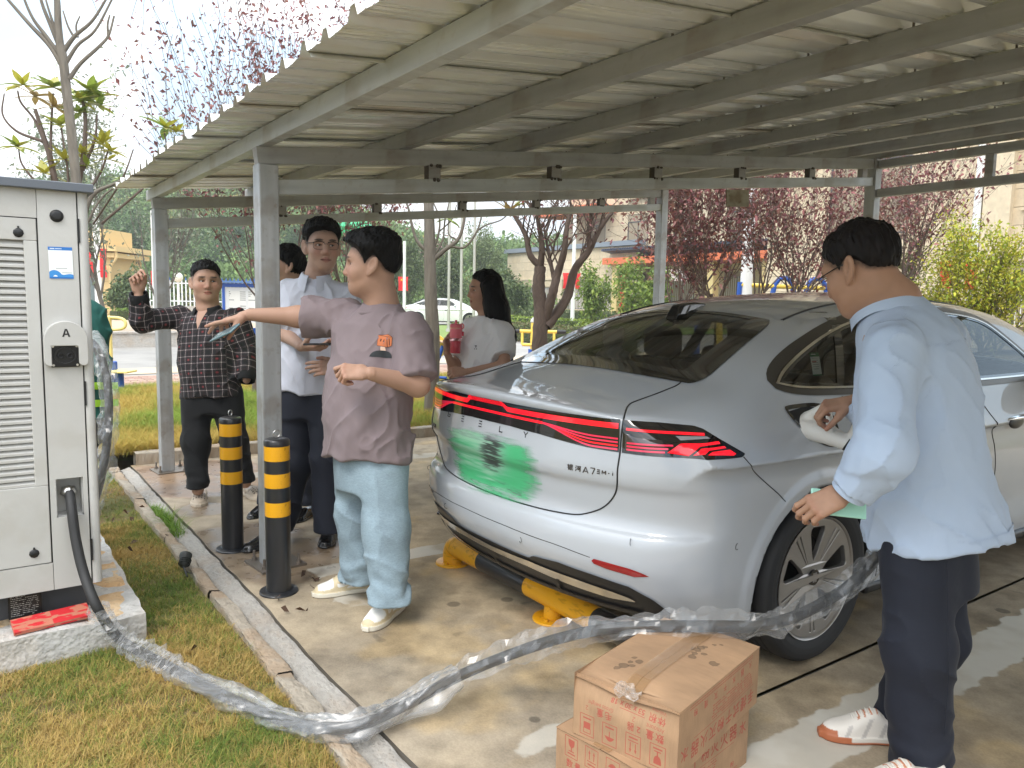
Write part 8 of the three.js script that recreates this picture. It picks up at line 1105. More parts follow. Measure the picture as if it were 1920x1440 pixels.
{
  const b = gnd([4.354,0.55,-7.773]), t = thing('bare_tree', 'bare grey trunk with thin curved branches between the two groups of people', 'tree', b), r = rng(95);
  strokes(t, b, [[[[b[0], -0.05, b[2]], [4.391,0.918,-7.795], [4.394,1.407,-7.858], [4.407,1.897,-7.914], [4.42,2.264,-7.953], [4.424,2.57,-7.991], [4.429,2.998,-8.044]], 0.085, 0.05], [[[4.403,1.921,-7.919], [4.295,2.065,-8.016], [4.253,2.26,-8.071], [4.223,2.474,-8.12], [4.151,2.655,-8.195]], 0.022, 0.010], [[[4.414,1.824,-7.899], [4.541,1.961,-7.827], [4.678,2.086,-7.747], [4.748,2.302,-7.726], [4.768,2.517,-7.74]], 0.03, 0.012], [[[4.614,2.012,-7.782], [4.734,2.002,-7.696], [4.869,2.201,-7.627], [4.924,2.398,-7.614]], 0.016, 0.009], [[[4.869,2.201,-7.627], [4.957,2.264,-7.573], [5.101,2.328,-7.479], [5.196,2.428,-7.425]], 0.010, 0.006], [[[4.441,1.971,-7.9], [4.499,2.144,-7.881], [4.518,2.327,-7.892], [4.467,2.522,-7.954]], 0.018, 0.008], [[[4.453,1.91,-7.883], [4.537,2.083,-7.847], [4.567,2.298,-7.854], [4.617,2.513,-7.846]], 0.014, 0.007], [[[4.678,2.086,-7.747], [4.6,2.146,-7.81], [4.604,2.329,-7.832]], 0.010, 0.005], [[[4.5,2.168,-7.883], [4.639,2.33,-7.807], [4.687,2.49,-7.794]], 0.009, 0.005]], barkGrey, 'trunk');
  for (const [p, n, s, tn] of [[[4.588,2.317,-7.841], 3, 1.0, 3], [[4.559,2.341,-7.865], 2, 0.9, 1], [[5.186,2.416,-7.431], 5, 1.1, 4], [[5.18,2.391,-7.432], 4, 1.2, 4], [[5.249,2.479,-7.394], 2, 0.9, 3]]) rosette(t, sub3(p, b), n, s, r, tn);
}
// loose young trees beyond the yard, low shrubs, hedges
const GREENS = [[0.11, 0.16, 0.06], [0.14, 0.19, 0.065], [0.09, 0.135, 0.055], [0.17, 0.21, 0.08]], LIME = [[0.40, 0.44, 0.04], [0.50, 0.50, 0.05], [0.30, 0.38, 0.045], [0.52, 0.46, 0.06]], GREY = [[0.24, 0.28, 0.19], [0.30, 0.33, 0.24], [0.19, 0.23, 0.15]];
const loose = (label, b, h, seed, pal, o = {}) => broadTree(o.name ?? 'young_tree', label, gnd(b), [[[0, 0, 0], [0.02, 1, 0], h * 0.55, o.tr ?? 0.07]], { seed, wig: 0.25, up: 0.16, levels: 3, kids: o.kids ?? [9, 5, 4], from: [o.from ?? 0.3, 0.2, 0.2], spread: o.spread ?? 0.55, shrink: o.shrink ?? 0.62, leafFrom: 2, per: o.per ?? 1.6, rad: o.rad ?? 0.28, size: o.size ?? 0.13, pal, bark: barkGrey });
loose('pale thin leaved young tree at the far left behind the broadleaf tree', [1.759,0.132,-23.235], 6.4, 201, GREY, { per: 1.5 });
loose('pale thin leaved young tree just right of the bare lopped tree', [3.153,0.099,-23.476], 6.6, 202, GREY, { per: 1.3 });
loose('tall sparse young tree left of the low end of the carport roof', [4.361,0.061,-23.848], 6.4, 203, GREY, { per: 0.8 });
loose('small round clipped tree in front of the low stone wing', [24.622,-0.209,-34.115], 3.1, 204, GREENS, { from: 0.5, spread: 0.9, per: 4, rad: 0.3, size: 0.2, shrink: 0.5 });
loose('small green tree at the left corner of the low stone wing', [25.048,-0.303,-36.265], 3.6, 205, GREENS, { from: 0.4, spread: 0.8, per: 3, rad: 0.3, size: 0.2 });
for (const [q, h, s, l] of [[[21.203,0.229,-24.27], 3.0, 206, 'loose light green shrub before the barred windows, left of a row'], [[20.811,0.324,-22.095], 3.2, 207, 'loose light green shrub before the barred windows, middle of a row'], [[20.326,0.416,-19.986], 3.0, 208, 'loose light green shrub beside the far right post']]) loose(l, q, h, s, [[0.20, 0.29, 0.05], [0.26, 0.33, 0.06], [0.15, 0.23, 0.05]], { name: 'shrub', from: 0.1, spread: 0.7, per: 2.4, rad: 0.25, size: 0.17, tr: 0.04 });
loose('bright yellow green tree at the right edge behind the man in pale blue', [14.009,0.868,-6.032], 3.1, 209, LIME, { from: 0.35, spread: 0.75, per: 8, rad: 0.16, size: 0.062, kids: [11, 6, 4], shrink: 0.66 });
loose('thin olive green tree between the plum and the yellow green tree', [16.336,0.725,-8.062], 3.3, 210, [[0.16, 0.18, 0.05], [0.20, 0.21, 0.06]], { from: 0.3, spread: 0.6, per: 1.6, rad: 0.2, size: 0.09 });
loose('feathery dark shrub behind the white parked car', [23.233,-0.654,-44.899], 5, 211, GREENS, { from: 0.2, spread: 0.8, per: 7, rad: 0.5, size: 0.18 });
loose('dark green shrub right of the bare grey trunk', [26.662,-0.679,-44.932], 5.2, 212, GREENS, { from: 0.2, spread: 0.8, per: 7, rad: 0.5, size: 0.18 });
loose('green shrub with pale flowers at its top behind the bare grey trunk', [28.852,-0.94,-50.741], 6.2, 213, [[0.12, 0.16, 0.06], [0.42, 0.24, 0.25], [0.11, 0.15, 0.05], [0.10, 0.14, 0.05]], { from: 0.3, spread: 0.7, per: 5, rad: 0.5, size: 0.18 });
loose('plume leaved green tree behind the woman with the bottle', [32.63,-0.957,-50.529], 7, 214, [[0.16, 0.22, 0.08], [0.20, 0.25, 0.10]], { from: 0.3, spread: 0.6, per: 5, rad: 0.55, size: 0.18 });
loose('low round bush by the picket fence left of the plaid shirt man', [5.723,-0.226,-37.634], 2.4, 215, GREENS, { from: 0.3, spread: 0.9, per: 4, rad: 0.25, size: 0.2 });
function hedge(label, a, b, h, d, pal, seed, size) { const t = thing('hedge', label, 'hedge', [a[0], 0, a[2]]), r = rng(seed), L = [], dx = b[0] - a[0], dz = b[2] - a[2], l = Math.hypot(dx, dz), ux = dx / l, uz = dz / l; const n = Math.round(l * (h * 2 + d) * 1.4 / (size * size)); for (let i = 0; i < n; i++) { const u = r() * l, f = r(), q = 0.92 + 0.16 * fbm(u * 0.8, f * 3, 3, seed); let y, w; if (f < 0.45) { y = h * q; w = (r() - 0.5) * d; } else { y = r() * h * q; w = (r() < 0.5 ? -1 : 1) * d / 2 * (0.9 + 0.15 * r()); } L.push([ux * u - uz * w, y - 0.04, uz * u + ux * w, size * (0.7 + 0.6 * r()), pick(r, pal)]); } part(t, 'foliage', leaves(L, seed + 1), leafMat, null, 'stuff'); const g = box(l, h * 0.86, d * 0.82, l / 2, h * 0.43, 0); g.rotateY(-Math.atan2(dz, dx)); part(t, 'inner_stems', g, std([0.05, 0.065, 0.02], 0.95)); }
hedge('long low yellow green clipped hedge across the yard behind the people', gnd([24.364,-0.474,-40.424]), gnd([22.083,0.353,-21.198]), 0.62, 1.2, [[0.22, 0.30, 0.03], [0.27, 0.34, 0.04], [0.17, 0.25, 0.03]], 301, 0.13);
hedge('darker low hedge in front of the yellow green one, by the forked plum', gnd([16.736,-0.116,-23.689]), gnd([15.355,0.245,-17.321]), 0.62, 1.1, [[0.12, 0.15, 0.05], [0.16, 0.17, 0.06], [0.18, 0.14, 0.07]], 302, 0.11);
hedge('rounded light green bush at the car roof line', gnd([13.877,0.342,-15.915]), gnd([13.459,0.431,-14.374]), 0.86, 1.3, [[0.22, 0.27, 0.05], [0.18, 0.24, 0.05]], 303, 0.10);
hedge('short green hedge below the white picket fence at the left', gnd([4.833,-0.091,-34.586]), gnd([7.309,-0.138,-35.291]), 0.8, 0.8, [[0.17, 0.27, 0.03], [0.13, 0.20, 0.03]], 304, 0.12);
hedge('dark hedge at the foot of the low stone wing', gnd([28.746,-0.529,-41.011]), gnd([28.539,-0.017,-28.902]), 0.9, 1.0, [[0.08, 0.12, 0.04], [0.11, 0.14, 0.05]], 305, 0.16);
// wooded hillside
{
  const hillY = (x, z) => { const d = -z * 0.8161 + x * 0.5779, lat = x * 0.8161 + z * 0.5779; const ridge = lerp(13.5, 4.8, sstep(-38, -4, lat)) - 1.5 * sstep(0, 30, lat); return -0.5 + ridge * sstep(56, 108, d) + 2.2 * (fbm(x * 0.03, z * 0.03, 4, 5) - 0.5) * sstep(60, 90, d); };
  const P = (l, d) => [CR.x * l - CT.x * d, CR.z * l - CT.z * d];
  struct('hill', sheet(60, 40, (u, v) => { const d = lerp(52, 190, v), l = lerp(-1.2, 0.9, u) * d, [x, z] = P(l, d); return [x, hillY(x, z), z]; }), std([0.07, 0.085, 0.03], 0.95));
  const r = rng(401), cl = (seed) => { const q = rng(seed), L = []; for (let i = 0; i < 320; i++) { const a = q() * 6.283, e = q() * 1.6 - 0.6, d = Math.pow(q(), 0.4), s = Math.sqrt(Math.max(0, 1 - e * e)); L.push([Math.cos(a) * d * s, e * d * 0.9, Math.sin(a) * d * s, 0.15 + 0.10 * q(), [1, 1, 1]]); } return leaves(L, seed + 3); };
  const root = new THREE.Group(); root.name = 'hillside_wood'; scene.add(root); tag(root, 'mass of small green trees and scrub covering the far hillside', 'wood', null, 'stuff');
  [11, 12, 13].forEach((s, k) => { const N = 2300, m = new THREE.InstancedMesh(cl(s), leafMat, N), o = new THREE.Object3D(), c = new THREE.Color(); m.name = 'foliage_clumps'; m.userData.kind = 'stuff'; for (let i = 0; i < N; i++) { const d = 56 + Math.pow(r(), 0.8) * 72, l = (r() * 1.55 - 0.62) * d, [x, z] = P(l, d), big = fbm(x * 0.06, z * 0.06, 3, 9), sc = (0.9 + 1.5 * r()) * (0.5 + big) * (d > 85 ? 1.25 : 0.9); o.position.set(x, hillY(x, z) + sc * 0.55 + (d > 95 ? r() * r() * 3.0 * big : 0), z); o.rotation.set(0, r() * 6.28, 0); o.scale.set(sc, sc * (0.8 + 0.7 * r()), sc); o.updateMatrix(); m.setMatrixAt(i, o.matrix); const t = r(), w = fbm(x * 0.08 + 3, z * 0.08, 3, 19); m.setColorAt(i, t < 0.12 ? c.setRGB(0.30, 0.28, 0.08) : c.setRGB(0.10 + 0.15 * w, 0.18 + 0.17 * w, 0.06 + 0.04 * w)); } root.add(m); });
  for (const [l, d, h, s] of [[-35.2, 66, 8, 1], [-34.2, 70, 9.5, 2], [-31.4, 72, 8.5, 3], [-27.4, 70, 7.5, 4], [-26.8, 76, 8, 5], [-23.0, 80, 8, 6], [-11.6, 84, 7, 7], [-2.4, 86, 8.2, 8], [0.0, 80, 6.5, 9], [8.7, 90, 8, 10], [-15.8, 88, 7, 11]]) { const [x, z] = P(l, d); const t = broadTree('hill_tree', ['darker tree rising from the hillside scrub behind the gatehouse', 'tallest dark tree on the hillside left of the far post', 'broad tree on the hillside above the plaid shirt man', 'middling tree on the hillside right of the plaid shirt man', 'tree on the hillside just left of the nearer post', 'tree on the hillside behind the tall man', 'tree low on the hill left of the thin flagpoles', 'rounded tree on the skyline right of the thin flagpoles', 'smaller tree beside the skyline tree, near the low wing', 'green treetop seen over the low stone wing', 'tree on the hillside behind the man in the mauve T-shirt'][s - 1], [x, hillY(x, z) - 0.3, z], [[[0, 0, 0], [0, 1, 0], h * 0.45, 0.2]], { seed: 420 + s, wig: 0.3, up: 0.1, levels: 3, kids: [9, 5, 3], from: [0.35, 0.2, 0.2], spread: 0.75, shrink: 0.62, leafFrom: 2, per: 2.6, rad: 0.75, size: 0.25, pal: [[0.10, 0.17, 0.06], [0.14, 0.22, 0.075], [0.085, 0.14, 0.055]], bark: barkGrey }); }
}

// ================= BUILDINGS AND YARD FURNITURE =================
const stoneM = [[0.70, 0.575, 0.40], [0.665, 0.54, 0.37], [0.73, 0.61, 0.435], [0.68, 0.56, 0.39]].map((c, i) => std(c, 0.8, 0, { map: dataTex(128, 64, (u, v) => { const t = 0.93 + 0.12 * (fbm(u * 8, v * 6, 4, 1001 + i) - 0.4); return [t, t, t]; }, true) }));
const winFrame = std([0.10, 0.10, 0.105], 0.4, 0.4), paneM = std([0.055, 0.065, 0.07], 0.04, 0, { clearcoat: 1, specularIntensity: 1 }), curtainM = std([0.50, 0.55, 0.55], 0.5), slateBlue = std([0.07, 0.085, 0.14], 0.5), orangeM = std([0.68, 0.17, 0.07], 0.6), jointM = std([0.34, 0.28, 0.20], 0.9);
const redM = std([0.72, 0.02, 0.025], 0.6), yellowM = std([0.80, 0.58, 0.10], 0.4), paleYellow = std([0.82, 0.66, 0.24], 0.4), blueM = std([0.02, 0.09, 0.40], 0.4), whiteM = std([0.76, 0.76, 0.75], 0.45);
// facade: local x along the wall, z out of it. openings: [x, y, w, h]
function facade(root, x0, y0, W, H, bw, bh, open, limit, depth = 0.4) {
  part(root, 'wall_core', box(W, H, depth, x0 + W / 2, y0 + H / 2, -depth / 2 - 0.02), jointM);
  const gs = new Map(), rest = stoneM.map(() => []); let n = 0;
  for (let j = 0; j * bh < H - 0.05; j++) for (let i = -1; i * bw < W; i++) {
    let a = Math.max(0, i * bw + (j % 2) * bw / 2), b = Math.min(W, (i + 1) * bw + (j % 2) * bw / 2); const y = j * bh, h = Math.min(bh, H - y); if (b - a < 0.08) continue;
    for (const [ox, oy, ow, oh] of open) if (oy < y + h - 0.02 && oy + oh > y + 0.02 && ox < b && ox + ow > a) { if (ox <= a + 0.05) a = Math.min(b, ox + ow); else if (ox + ow >= b - 0.05) b = ox; else b = ox; }
    if (b - a < 0.1) continue; const k = Math.floor(hash2(i, j, 31) * 4), key = `${(b - a).toFixed(2)}|${h.toFixed(2)}`;
    if (n < limit) { if (!gs.has(key)) gs.set(key, box(b - a - 0.018, h - 0.018, 0.05)); const m = part(root, 'stone', gs.get(key), stoneM[k]); m.position.set(x0 + (a + b) / 2, y0 + y + h / 2, 0.006 * hash2(i, j, 3)); n++; } else rest[k].push(box(b - a - 0.018, h - 0.018, 0.05, x0 + (a + b) / 2, y0 + y + h / 2, 0));
  }
  rest.forEach((l, k) => { if (l.length) part(root, 'stone_field', merge(l), stoneM[k], null, 'stuff'); });
}
function windowAt(root, x, y, w, h, o = {}) {
  const f = part(root, 'window', merge([box(w, 0.07, 0.1, x + w / 2, y + 0.035, -0.04), box(w, 0.07, 0.1, x + w / 2, y + h - 0.035, -0.04), box(0.07, h - 0.14, 0.1, x + 0.035, y + h / 2, -0.04), box(0.07, h - 0.14, 0.1, x + w - 0.035, y + h / 2, -0.04), box(0.06, h - 0.14, 0.09, x + w * (o.mull ?? 0.5), y + h / 2, -0.045)]), winFrame);
  part(f, 'pane', box(w - 0.1, h - 0.1, 0.012, x + w / 2, y + h / 2, -0.07), o.curtain ? curtainM : paneM); part(f, 'sill', box(w + 0.16, 0.07, 0.16, x + w / 2, y - 0.035, 0.02), stoneM[0]);
  if (o.bars) for (let i = 1; i < w / 0.16; i++) part(f, 'bar', box(0.022, h, 0.022, x + i * 0.16, y + h / 2, 0.07), whiteM);
}
const bld = (name, label, o) => thing(name, label, 'building', o, -Math.PI / 2);
{ // low wing
  const o = [35.4,-0.138,-50.903], e = [35.4,0.314,-36.273], W = e[2] - o[2], b = bld('stone_wing', 'low beige stone wing with barred windows and a grey parapet cap', [35.4, 0, o[2]]), op = [[1.6, 0.9, 1.8, 1.5], [4.6, 0.9, 1.8, 1.5], [7.6, 0.9, 2.4, 2.2], [11.2, 0.9, 2.6, 1.6]];
  facade(b, 0, 0, W, 5.1, 1.15, 0.62, op, 150); for (const w of op) windowAt(b, ...w, { bars: 1 });
  part(b, 'parapet_cap', box(W + 0.4, 0.32, 0.7, W / 2, 5.28, -0.1), std([0.22, 0.25, 0.29], 0.6)); part(b, 'string_course', box(W, 0.14, 0.12, W / 2, 3.05, 0.04), stoneM[2]); for (const x of [0.9, 3.9, 6.9, 10.6, 14.2]) part(b, 'pilaster', box(0.45, 3.0, 0.16, x, 1.5, 0.06), stoneM[2]);
  part(b, 'door_canopy', box(2.9, 0.5, 0.7, 8.8, 3.4, 0.3), stoneM[2]);
}
{ // main block
  const o = [38,-0.001,-46.533], W = 46, b = bld('stone_building', 'large beige stone building with rows of windows behind the plum trees', [38, 0, o[2]]), op = [];
  for (const y of [1.0, 4.9, 8.6]) for (let x = 2.2; x < W - 3; x += 4.3) op.push([x, y, 2.0, 2.1]);
  facade(b, 0, 0, W, 12, 1.4, 0.68, op, 290); op.forEach((w, i) => windowAt(b, ...w, { curtain: i % 3 === 1, bars: w[1] < 2 }));
  part(b, 'roof_eave', box(W + 1, 0.4, 1.4, W / 2, 12.2, 0.2), slateBlue);
  part(b, 'balcony_roof', merge([box(7, 0.5, 2.4, 1.8, 8.0, 0.8)]), orangeM); part(b, 'balcony_slab', box(5, 0.3, 1.6, 1.6, 4.7, 0.6), slateBlue);
  part(b, 'entrance_eave', box(13.5, 0.42, 3.6, 14.5, 4.1, 1.6), orangeM); const tl = []; for (let i = 0; i < 68; i++) tl.push(at(new THREE.CylinderGeometry(0.1, 0.1, 3.9, 8, 1, true, -Math.PI / 2, Math.PI), [7.9 + i * 0.2, 4.66, 1.6], Math.PI / 2 - 0.14)); part(b, 'roof_tiles', merge([...tl, at(box(13.6, 0.1, 3.8), [14.5, 4.55, 1.6], -0.14)]), slateBlue, null, 'stuff');
  for (const x of [8.6, 12.4, 16.6, 20.4]) part(b, 'column', box(0.5, 3.9, 0.5, x, 1.95, 2.8), yellowM.clone()); for (const m of b.children) if (m.name === 'column') m.material.color.setRGB(0.62, 0.47, 0.22);
  for (const x of [9.5, 19.2]) part(b, 'red_couplet', box(0.5, 2.6, 0.04, x, 1.9, 3.1), redM); part(b, 'notice', box(2.2, 0.7, 0.05, 14, 3.1, 3.3), std([0.6, 0.5, 0.48], 0.6));
  for (const [x, y] of [[12.3, 5.2], [18.9, 5.2], [24, 8.9]]) { const u = part(b, 'air_conditioner', box(0.9, 0.65, 0.35, x, y, 0.3, 0, 0.03), whiteM); part(u, 'fan_grille', at(new THREE.CylinderGeometry(0.25, 0.25, 0.02, 20), [x - 0.15, y, 0.485], Math.PI / 2), winFrame); }
}
{ // near block at the right edge
  const o = [30,1.021,-13.213], b = bld('stone_block', 'nearest beige stone block with large sliding windows at the right edge', [30, 0, o[2]]), op = [[0, 5.8, 0, 0], [1.25, 4.9, 3.0, 1.9], [1.1, 0.9, 3.0, 1.9], [6.4, 4.9, 3, 1.9], [1.25, 8.2, 3, 1.9]];
  facade(b, 0, 0, 14, 11.5, 1.25, 0.62, op.slice(1), 230); for (const w of op.slice(1)) windowAt(b, ...w, { bars: w[1] < 2, mull: 0.62 });
  part(b, 'corner_pier', box(0.9, 11.5, 0.35, 0.45, 5.75, 0.12), stoneM[2]); part(b, 'band', box(14, 0.5, 0.25, 7, 7.6, 0.1), stoneM[1]);
  facade(b, -9.2, 0, 9, 11.5, 1.4, 0.68, [[3.0, 4.3, 3.4, 3.0], [3.0, 8.2, 3.6, 2.4]], 0, 0.4);
  windowAt(b, -6.2, 4.3, 3.4, 3.0); windowAt(b, -6.2, 8.2, 3.6, 2.4); for (const m of b.children) if (m.name === 'wall_core' && m.geometry.parameters === undefined) m.castShadow = true;
}
{ // gatehouse
  const b = thing('gatehouse', 'small yellow gatehouse with a cornice and dark window beside the cabinet', 'building', gnd([4.453,0.099,-42.274]), -0.62), c = std([0.66, 0.47, 0.22], 0.75);
  part(b, 'wall_core', box(3.2, 3.1, 3, 0, 1.55, -1.5), std([0.5, 0.35, 0.16], 0.8)); let k = 0; for (let j = 0; j < 8; j++) for (let i = 0; i < 4; i++) { const x = -1.2 + i * 0.8 + (j % 2 ? 0.0 : 0.0), y = 0.2 + j * 0.39; if (x > -0.2 && x < 1.0 && y > 0.7 && y < 2.3) continue; const m = part(b, 'stone', box(0.78, 0.37, 0.04, 0, 0, 0), c); m.position.set(x, y, 0.02); k++; }
  part(b, 'window', merge([box(1.2, 1.6, 0.08, 0.35, 1.45, 0.02)]), winFrame); part(b.children[b.children.length - 1], 'pane', box(1.0, 1.4, 0.02, 0.35, 1.45, 0.07), std([0.14, 0.17, 0.17], 0.1));
  part(b, 'cornice', merge([box(3.8, 0.22, 3.5, 0, 3.2, -1.5), box(4.1, 0.25, 3.8, 0, 3.5, -1.5)]), c); part(b, 'parapet', merge([box(3.0, 0.9, 2.6, -0.25, 4.0, -1.5)]), c); part(b, 'gutter_pipe', tube([[1.9, 3.5, 0.2], [2.0, 3.1, 0.25], [1.65, 2.6, 0.15], [1.62, 0, 0.12]], 0.06, 20, 6), c); part(b, 'loudspeaker', at(new THREE.CylinderGeometry(0.1, 0.26, 0.35, 14), [1.25, 2.55, 0.35], 1.1, 0.5), std([0.5, 0.33, 0.3], 0.6));
}
// picket fence, lamp, notice board
{
  const a = gnd([7.27,-0.254,-53.789]), t = thing('picket_fence', 'white metal picket fence with blue tips on a low wall at the left', 'fence', a, -0.62); part(t, 'footing', box(14, 0.7, 0.25, 6.5, 0.35, 0), wallMat); part(t, 'rail', box(14, 0.07, 0.04, 6.5, 2.1, 0), whiteM); part(t, 'lower_rail', box(14, 0.07, 0.04, 6.5, 1.0, 0), whiteM);
  const pg = merge([box(0.07, 1.6, 0.03, 0, 1.5, 0.03)]), tg = at(new THREE.ConeGeometry(0.05, 0.22, 4), [0, 2.4, 0.03]); for (let i = 0; i < 56; i++) { const m = part(t, 'picket', pg, whiteM); m.position.x = -0.4 + i * 0.25; const q = part(m, 'tip', tg, blueM); }
  const n = thing('notice_board', 'blue framed notice board with posted sheets behind the nearer post', 'notice board', gnd([7.204,0.654,-24.378]), -0.5); part(n, 'frame', merge([box(1.6, 0.12, 0.12, 0, 1.72, 0), box(1.6, 0.08, 0.1, 0, 0.68, 0)]), blueM); for (const x of [-0.76, 0.76]) part(n, 'post', box(0.08, 1.75, 0.1, x, 0.87, 0), blueM); part(n, 'roof', box(1.8, 0.06, 0.5, 0, 1.82, 0), std([0.10, 0.2, 0.42], 0.5)); part(n, 'panel', box(1.44, 0.95, 0.03, 0, 1.18, 0), std([0.72, 0.73, 0.72], 0.5)); for (const [x, w] of [[-0.35, 0.5], [0.28, 0.6]]) part(n, 'posted_sheet', box(w, 0.75, 0.006, x, 1.18, 0.02), std([1, 1, 1], 0.7, 0, { map: canvasTex(128, 160, (c, W, H) => { c.fillStyle = '#e4e4df'; c.fillRect(0, 0, W, H); c.fillStyle = '#8a8c8c'; const r = rng(9); for (let i = 0; i < 14; i++) c.fillRect(10, 14 + i * 10, 60 + r() * 48, 4); c.fillStyle = '#3a4550'; c.fillRect(12, 60, 44, 30); }) }));
  const l = thing('globe_lamp', 'short garden lamp with a white globe left of the plaid shirt man', 'lamp', gnd([6.315,0.482,-29.915])); part(l, 'stem', cyl(0.05, 0.04, 1.9), whiteM); part(l, 'globe', at(new THREE.SphereGeometry(0.17, 20, 14), [0, 2.02, 0]), std([0.8, 0.78, 0.7], 0.3));
}
// poles and flags
function flag(name, label, p, w, h, turn, star) { const t = thing(name, label, 'flag', p, turn); part(t, 'cloth', sheet(10, 14, (u, v) => [(u - 0.5) * w * (1 - 0.12 * Math.sin(v * 3)), -v * h, 0.05 * Math.sin(u * 9 + v * 3) * v + 0.02]), redM); if (star) { const s = new THREE.Shape(); for (let i = 0; i < 10; i++) { const r = i % 2 ? 0.045 : 0.11, a = i * Math.PI / 5 + 0.3; s[i ? 'lineTo' : 'moveTo'](Math.sin(a) * r * w * 1.4, Math.cos(a) * r * w * 1.4); } part(t, 'star', at(new THREE.ShapeGeometry(s), [-w * 0.12, -h * 0.22, 0.085]), std([0.9, 0.6, 0.05], 0.5)); for (let i = 0; i < 4; i++) part(t, 'small_star', at(new THREE.CircleGeometry(w * 0.05, 6), [w * 0.15, -h * (0.12 + i * 0.08), 0.085]), std([0.9, 0.6, 0.05], 0.5)); } return t; }
function pole(name, label, px, h, r, cat = 'pole', m = whiteM) { const t = thing(name, label, cat, gnd(px)); part(t, 'shaft', cyl(r, r * 0.8, h, 0, 0, 0, 14), m); part(t, 'foot', cyl(r * 1.9, r * 1.7, 0.12, 0, 0, 0, 14), m); return t; }
pole('lamp_post', 'white lamp post in front of the yellow gatehouse', [4.238,0.359,-33.834], 6.3, 0.14, 'lamp post'); flag('red_flag', 'red flag with yellow stars hung on the post before the gatehouse', [4.224,3.105,-33.837], 0.75, 1.1, -0.6, 1);
pole('lamp_post', 'white lamp post half hidden by the far left carport post', [6.621,0.3,-35.836], 4.9, 0.10, 'lamp post'); flag('red_flag', 'red flag on the white post beside the far left carport post', [6.642,2.382,-35.85], 0.32, 0.68, -0.6, 0);
pole('lamp_post', 'slim white post with a red flag right of the mauve T-shirt man', [17.639,0.361,-34.205], 4.2, 0.09, 'lamp post'); flag('red_flag', 'red flag right of the head of the mauve T-shirt man', [17.602,2.472,-34.263], 0.5, 0.68, -0.6, 1);
pole('lamp_post', 'white post with a red flag in front of the low stone wing', [23.123,0.561,-27.883], 5.4, 0.10, 'lamp post'); flag('red_flag', 'broad red flag between the limbs of the forked plum', [23.076,2.733,-27.957], 0.85, 0.72, -0.6, 1);
pole('lamp_post', 'thick white pole behind the plum trees above the car roof', [14.024,1.074,-10.978], 4.2, 0.145, 'lamp post'); pole('lamp_post', 'tall white post in front of the right hand stone block', [23.362,1.097,-10.531], 7.2, 0.11, 'lamp post');
flag('red_flag', 'red flag among the yellow green leaves at the right, the left one', [22.421,2.72,-10.796], 0.4, 0.75, -0.6, 0); flag('red_flag', 'red flag among the yellow green leaves at the right, the right one', [22.991,2.703,-10.39], 0.4, 0.75, -0.6, 0);
{ const g = std([0.50, 0.49, 0.44], 0.4, 0.5); pole('flagpole', 'bare thin flagpole, left of three beside the bare grey trunk', [17.378,0.506,-29.479], 9.5, 0.065, 'flagpole', g); pole('flagpole', 'bare thin flagpole, middle of three beside the bare grey trunk', [17.82,0.516,-29.168], 9.8, 0.065, 'flagpole', g); pole('flagpole', 'bare thin flagpole, right of three, behind the hair of the woman', [18.281,0.527,-28.842], 9.5, 0.065, 'flagpole', g); }
{ const t = thing('green_canopy', 'green canopy roof far behind between the two men', 'canopy', gnd([14.051,0.431,-31.824]), -0.6); part(t, 'roof', at(new THREE.CylinderGeometry(0.05, 1.3, 0.7, 4), [0, 4.7, 0], 0, 0.78), std([0.02, 0.36, 0.14], 0.5)); part(t, 'leg', cyl(0.06, 0.06, 4.4), whiteM); part(t, 'valance', at(box(1.8, 0.3, 1.8), [0, 4.28, 0]), std([0.02, 0.36, 0.14], 0.5)); }
// outdoor gym
const pipe = (pts, r = 0.03, seg = 24) => tube(pts, r, seg, 10), gym = (label, p, turn = -0.62) => thing('gym_machine', label, 'exercise machine', gnd(p), turn);
{ const t = gym('yellow leg press machine with an oval handle loop at the lawn edge behind the cabinet', [1.614,0.006,-11.49]); const o = []; for (let i = 0; i < 28; i++) { const a = i / 28 * 6.2832; o.push([-0.12 + 0.27 * Math.sign(Math.cos(a)) * Math.pow(Math.abs(Math.cos(a)), 0.5), 1.0 + 0.08 * Math.sign(Math.sin(a)) * Math.pow(Math.abs(Math.sin(a)), 0.8), 0]); } part(t, 'handle_loop', tube(o, 0.021, 60, 8, true), paleYellow); part(t, 'upright', box(0.085, 0.64, 0.06, -0.09, 0.78, 0, 0, 0.015), paleYellow); part(t, 'joint', box(0.11, 0.15, 0.12, -0.06, 0.42, 0, 0, 0.02), blueM); part(t, 'seat', box(0.36, 0.03, 0.28, 0.06, 0.365, 0.05, 0, 0.012), paleYellow); part(t, 'base_post', cyl(0.055, 0.055, 0.36, 0.04, 0, 0, 16), blueM); part(t, 'brace', bar([-0.08, 0.3, 0], [0.02, 0.06, 0], 0.035), blueM); part(t, 'pedal_arm', bar([0.06, 0.1, 0.05], [0.22, 0.1, 0.2], 0.018), paleYellow); part(t, 'pedal', box(0.2, 0.035, 0.1, 0.3, 0.1, 0.22, 0, 0.015), paleYellow); }
{ const t = gym('blue and yellow machine on the lawn between the plaid man and the post', [3.316,0.038,-11.028]); part(t, 'post', cyl(0.04, 0.04, 0.95, 0, 0, 0, 14), blueM); part(t, 'side_post', cyl(0.03, 0.03, 0.55, 0.12, 0, 0, 12), blueM); part(t, 'arm', bar([-0.25, 0.74, 0], [0.3, 0.74, 0], 0.028), blueM); part(t, 'brace', bar([0, 0.5, 0], [0.3, 0.35, 0.1], 0.025), blueM); for (const x of [-0.12, 0.16]) part(t, 'foot_disc', lathe([[0, 0.06], [0.11, 0.05], [0.13, 0.02], [0.13, 0]], 20).translate(x, 0, 0.12), yellowM); }
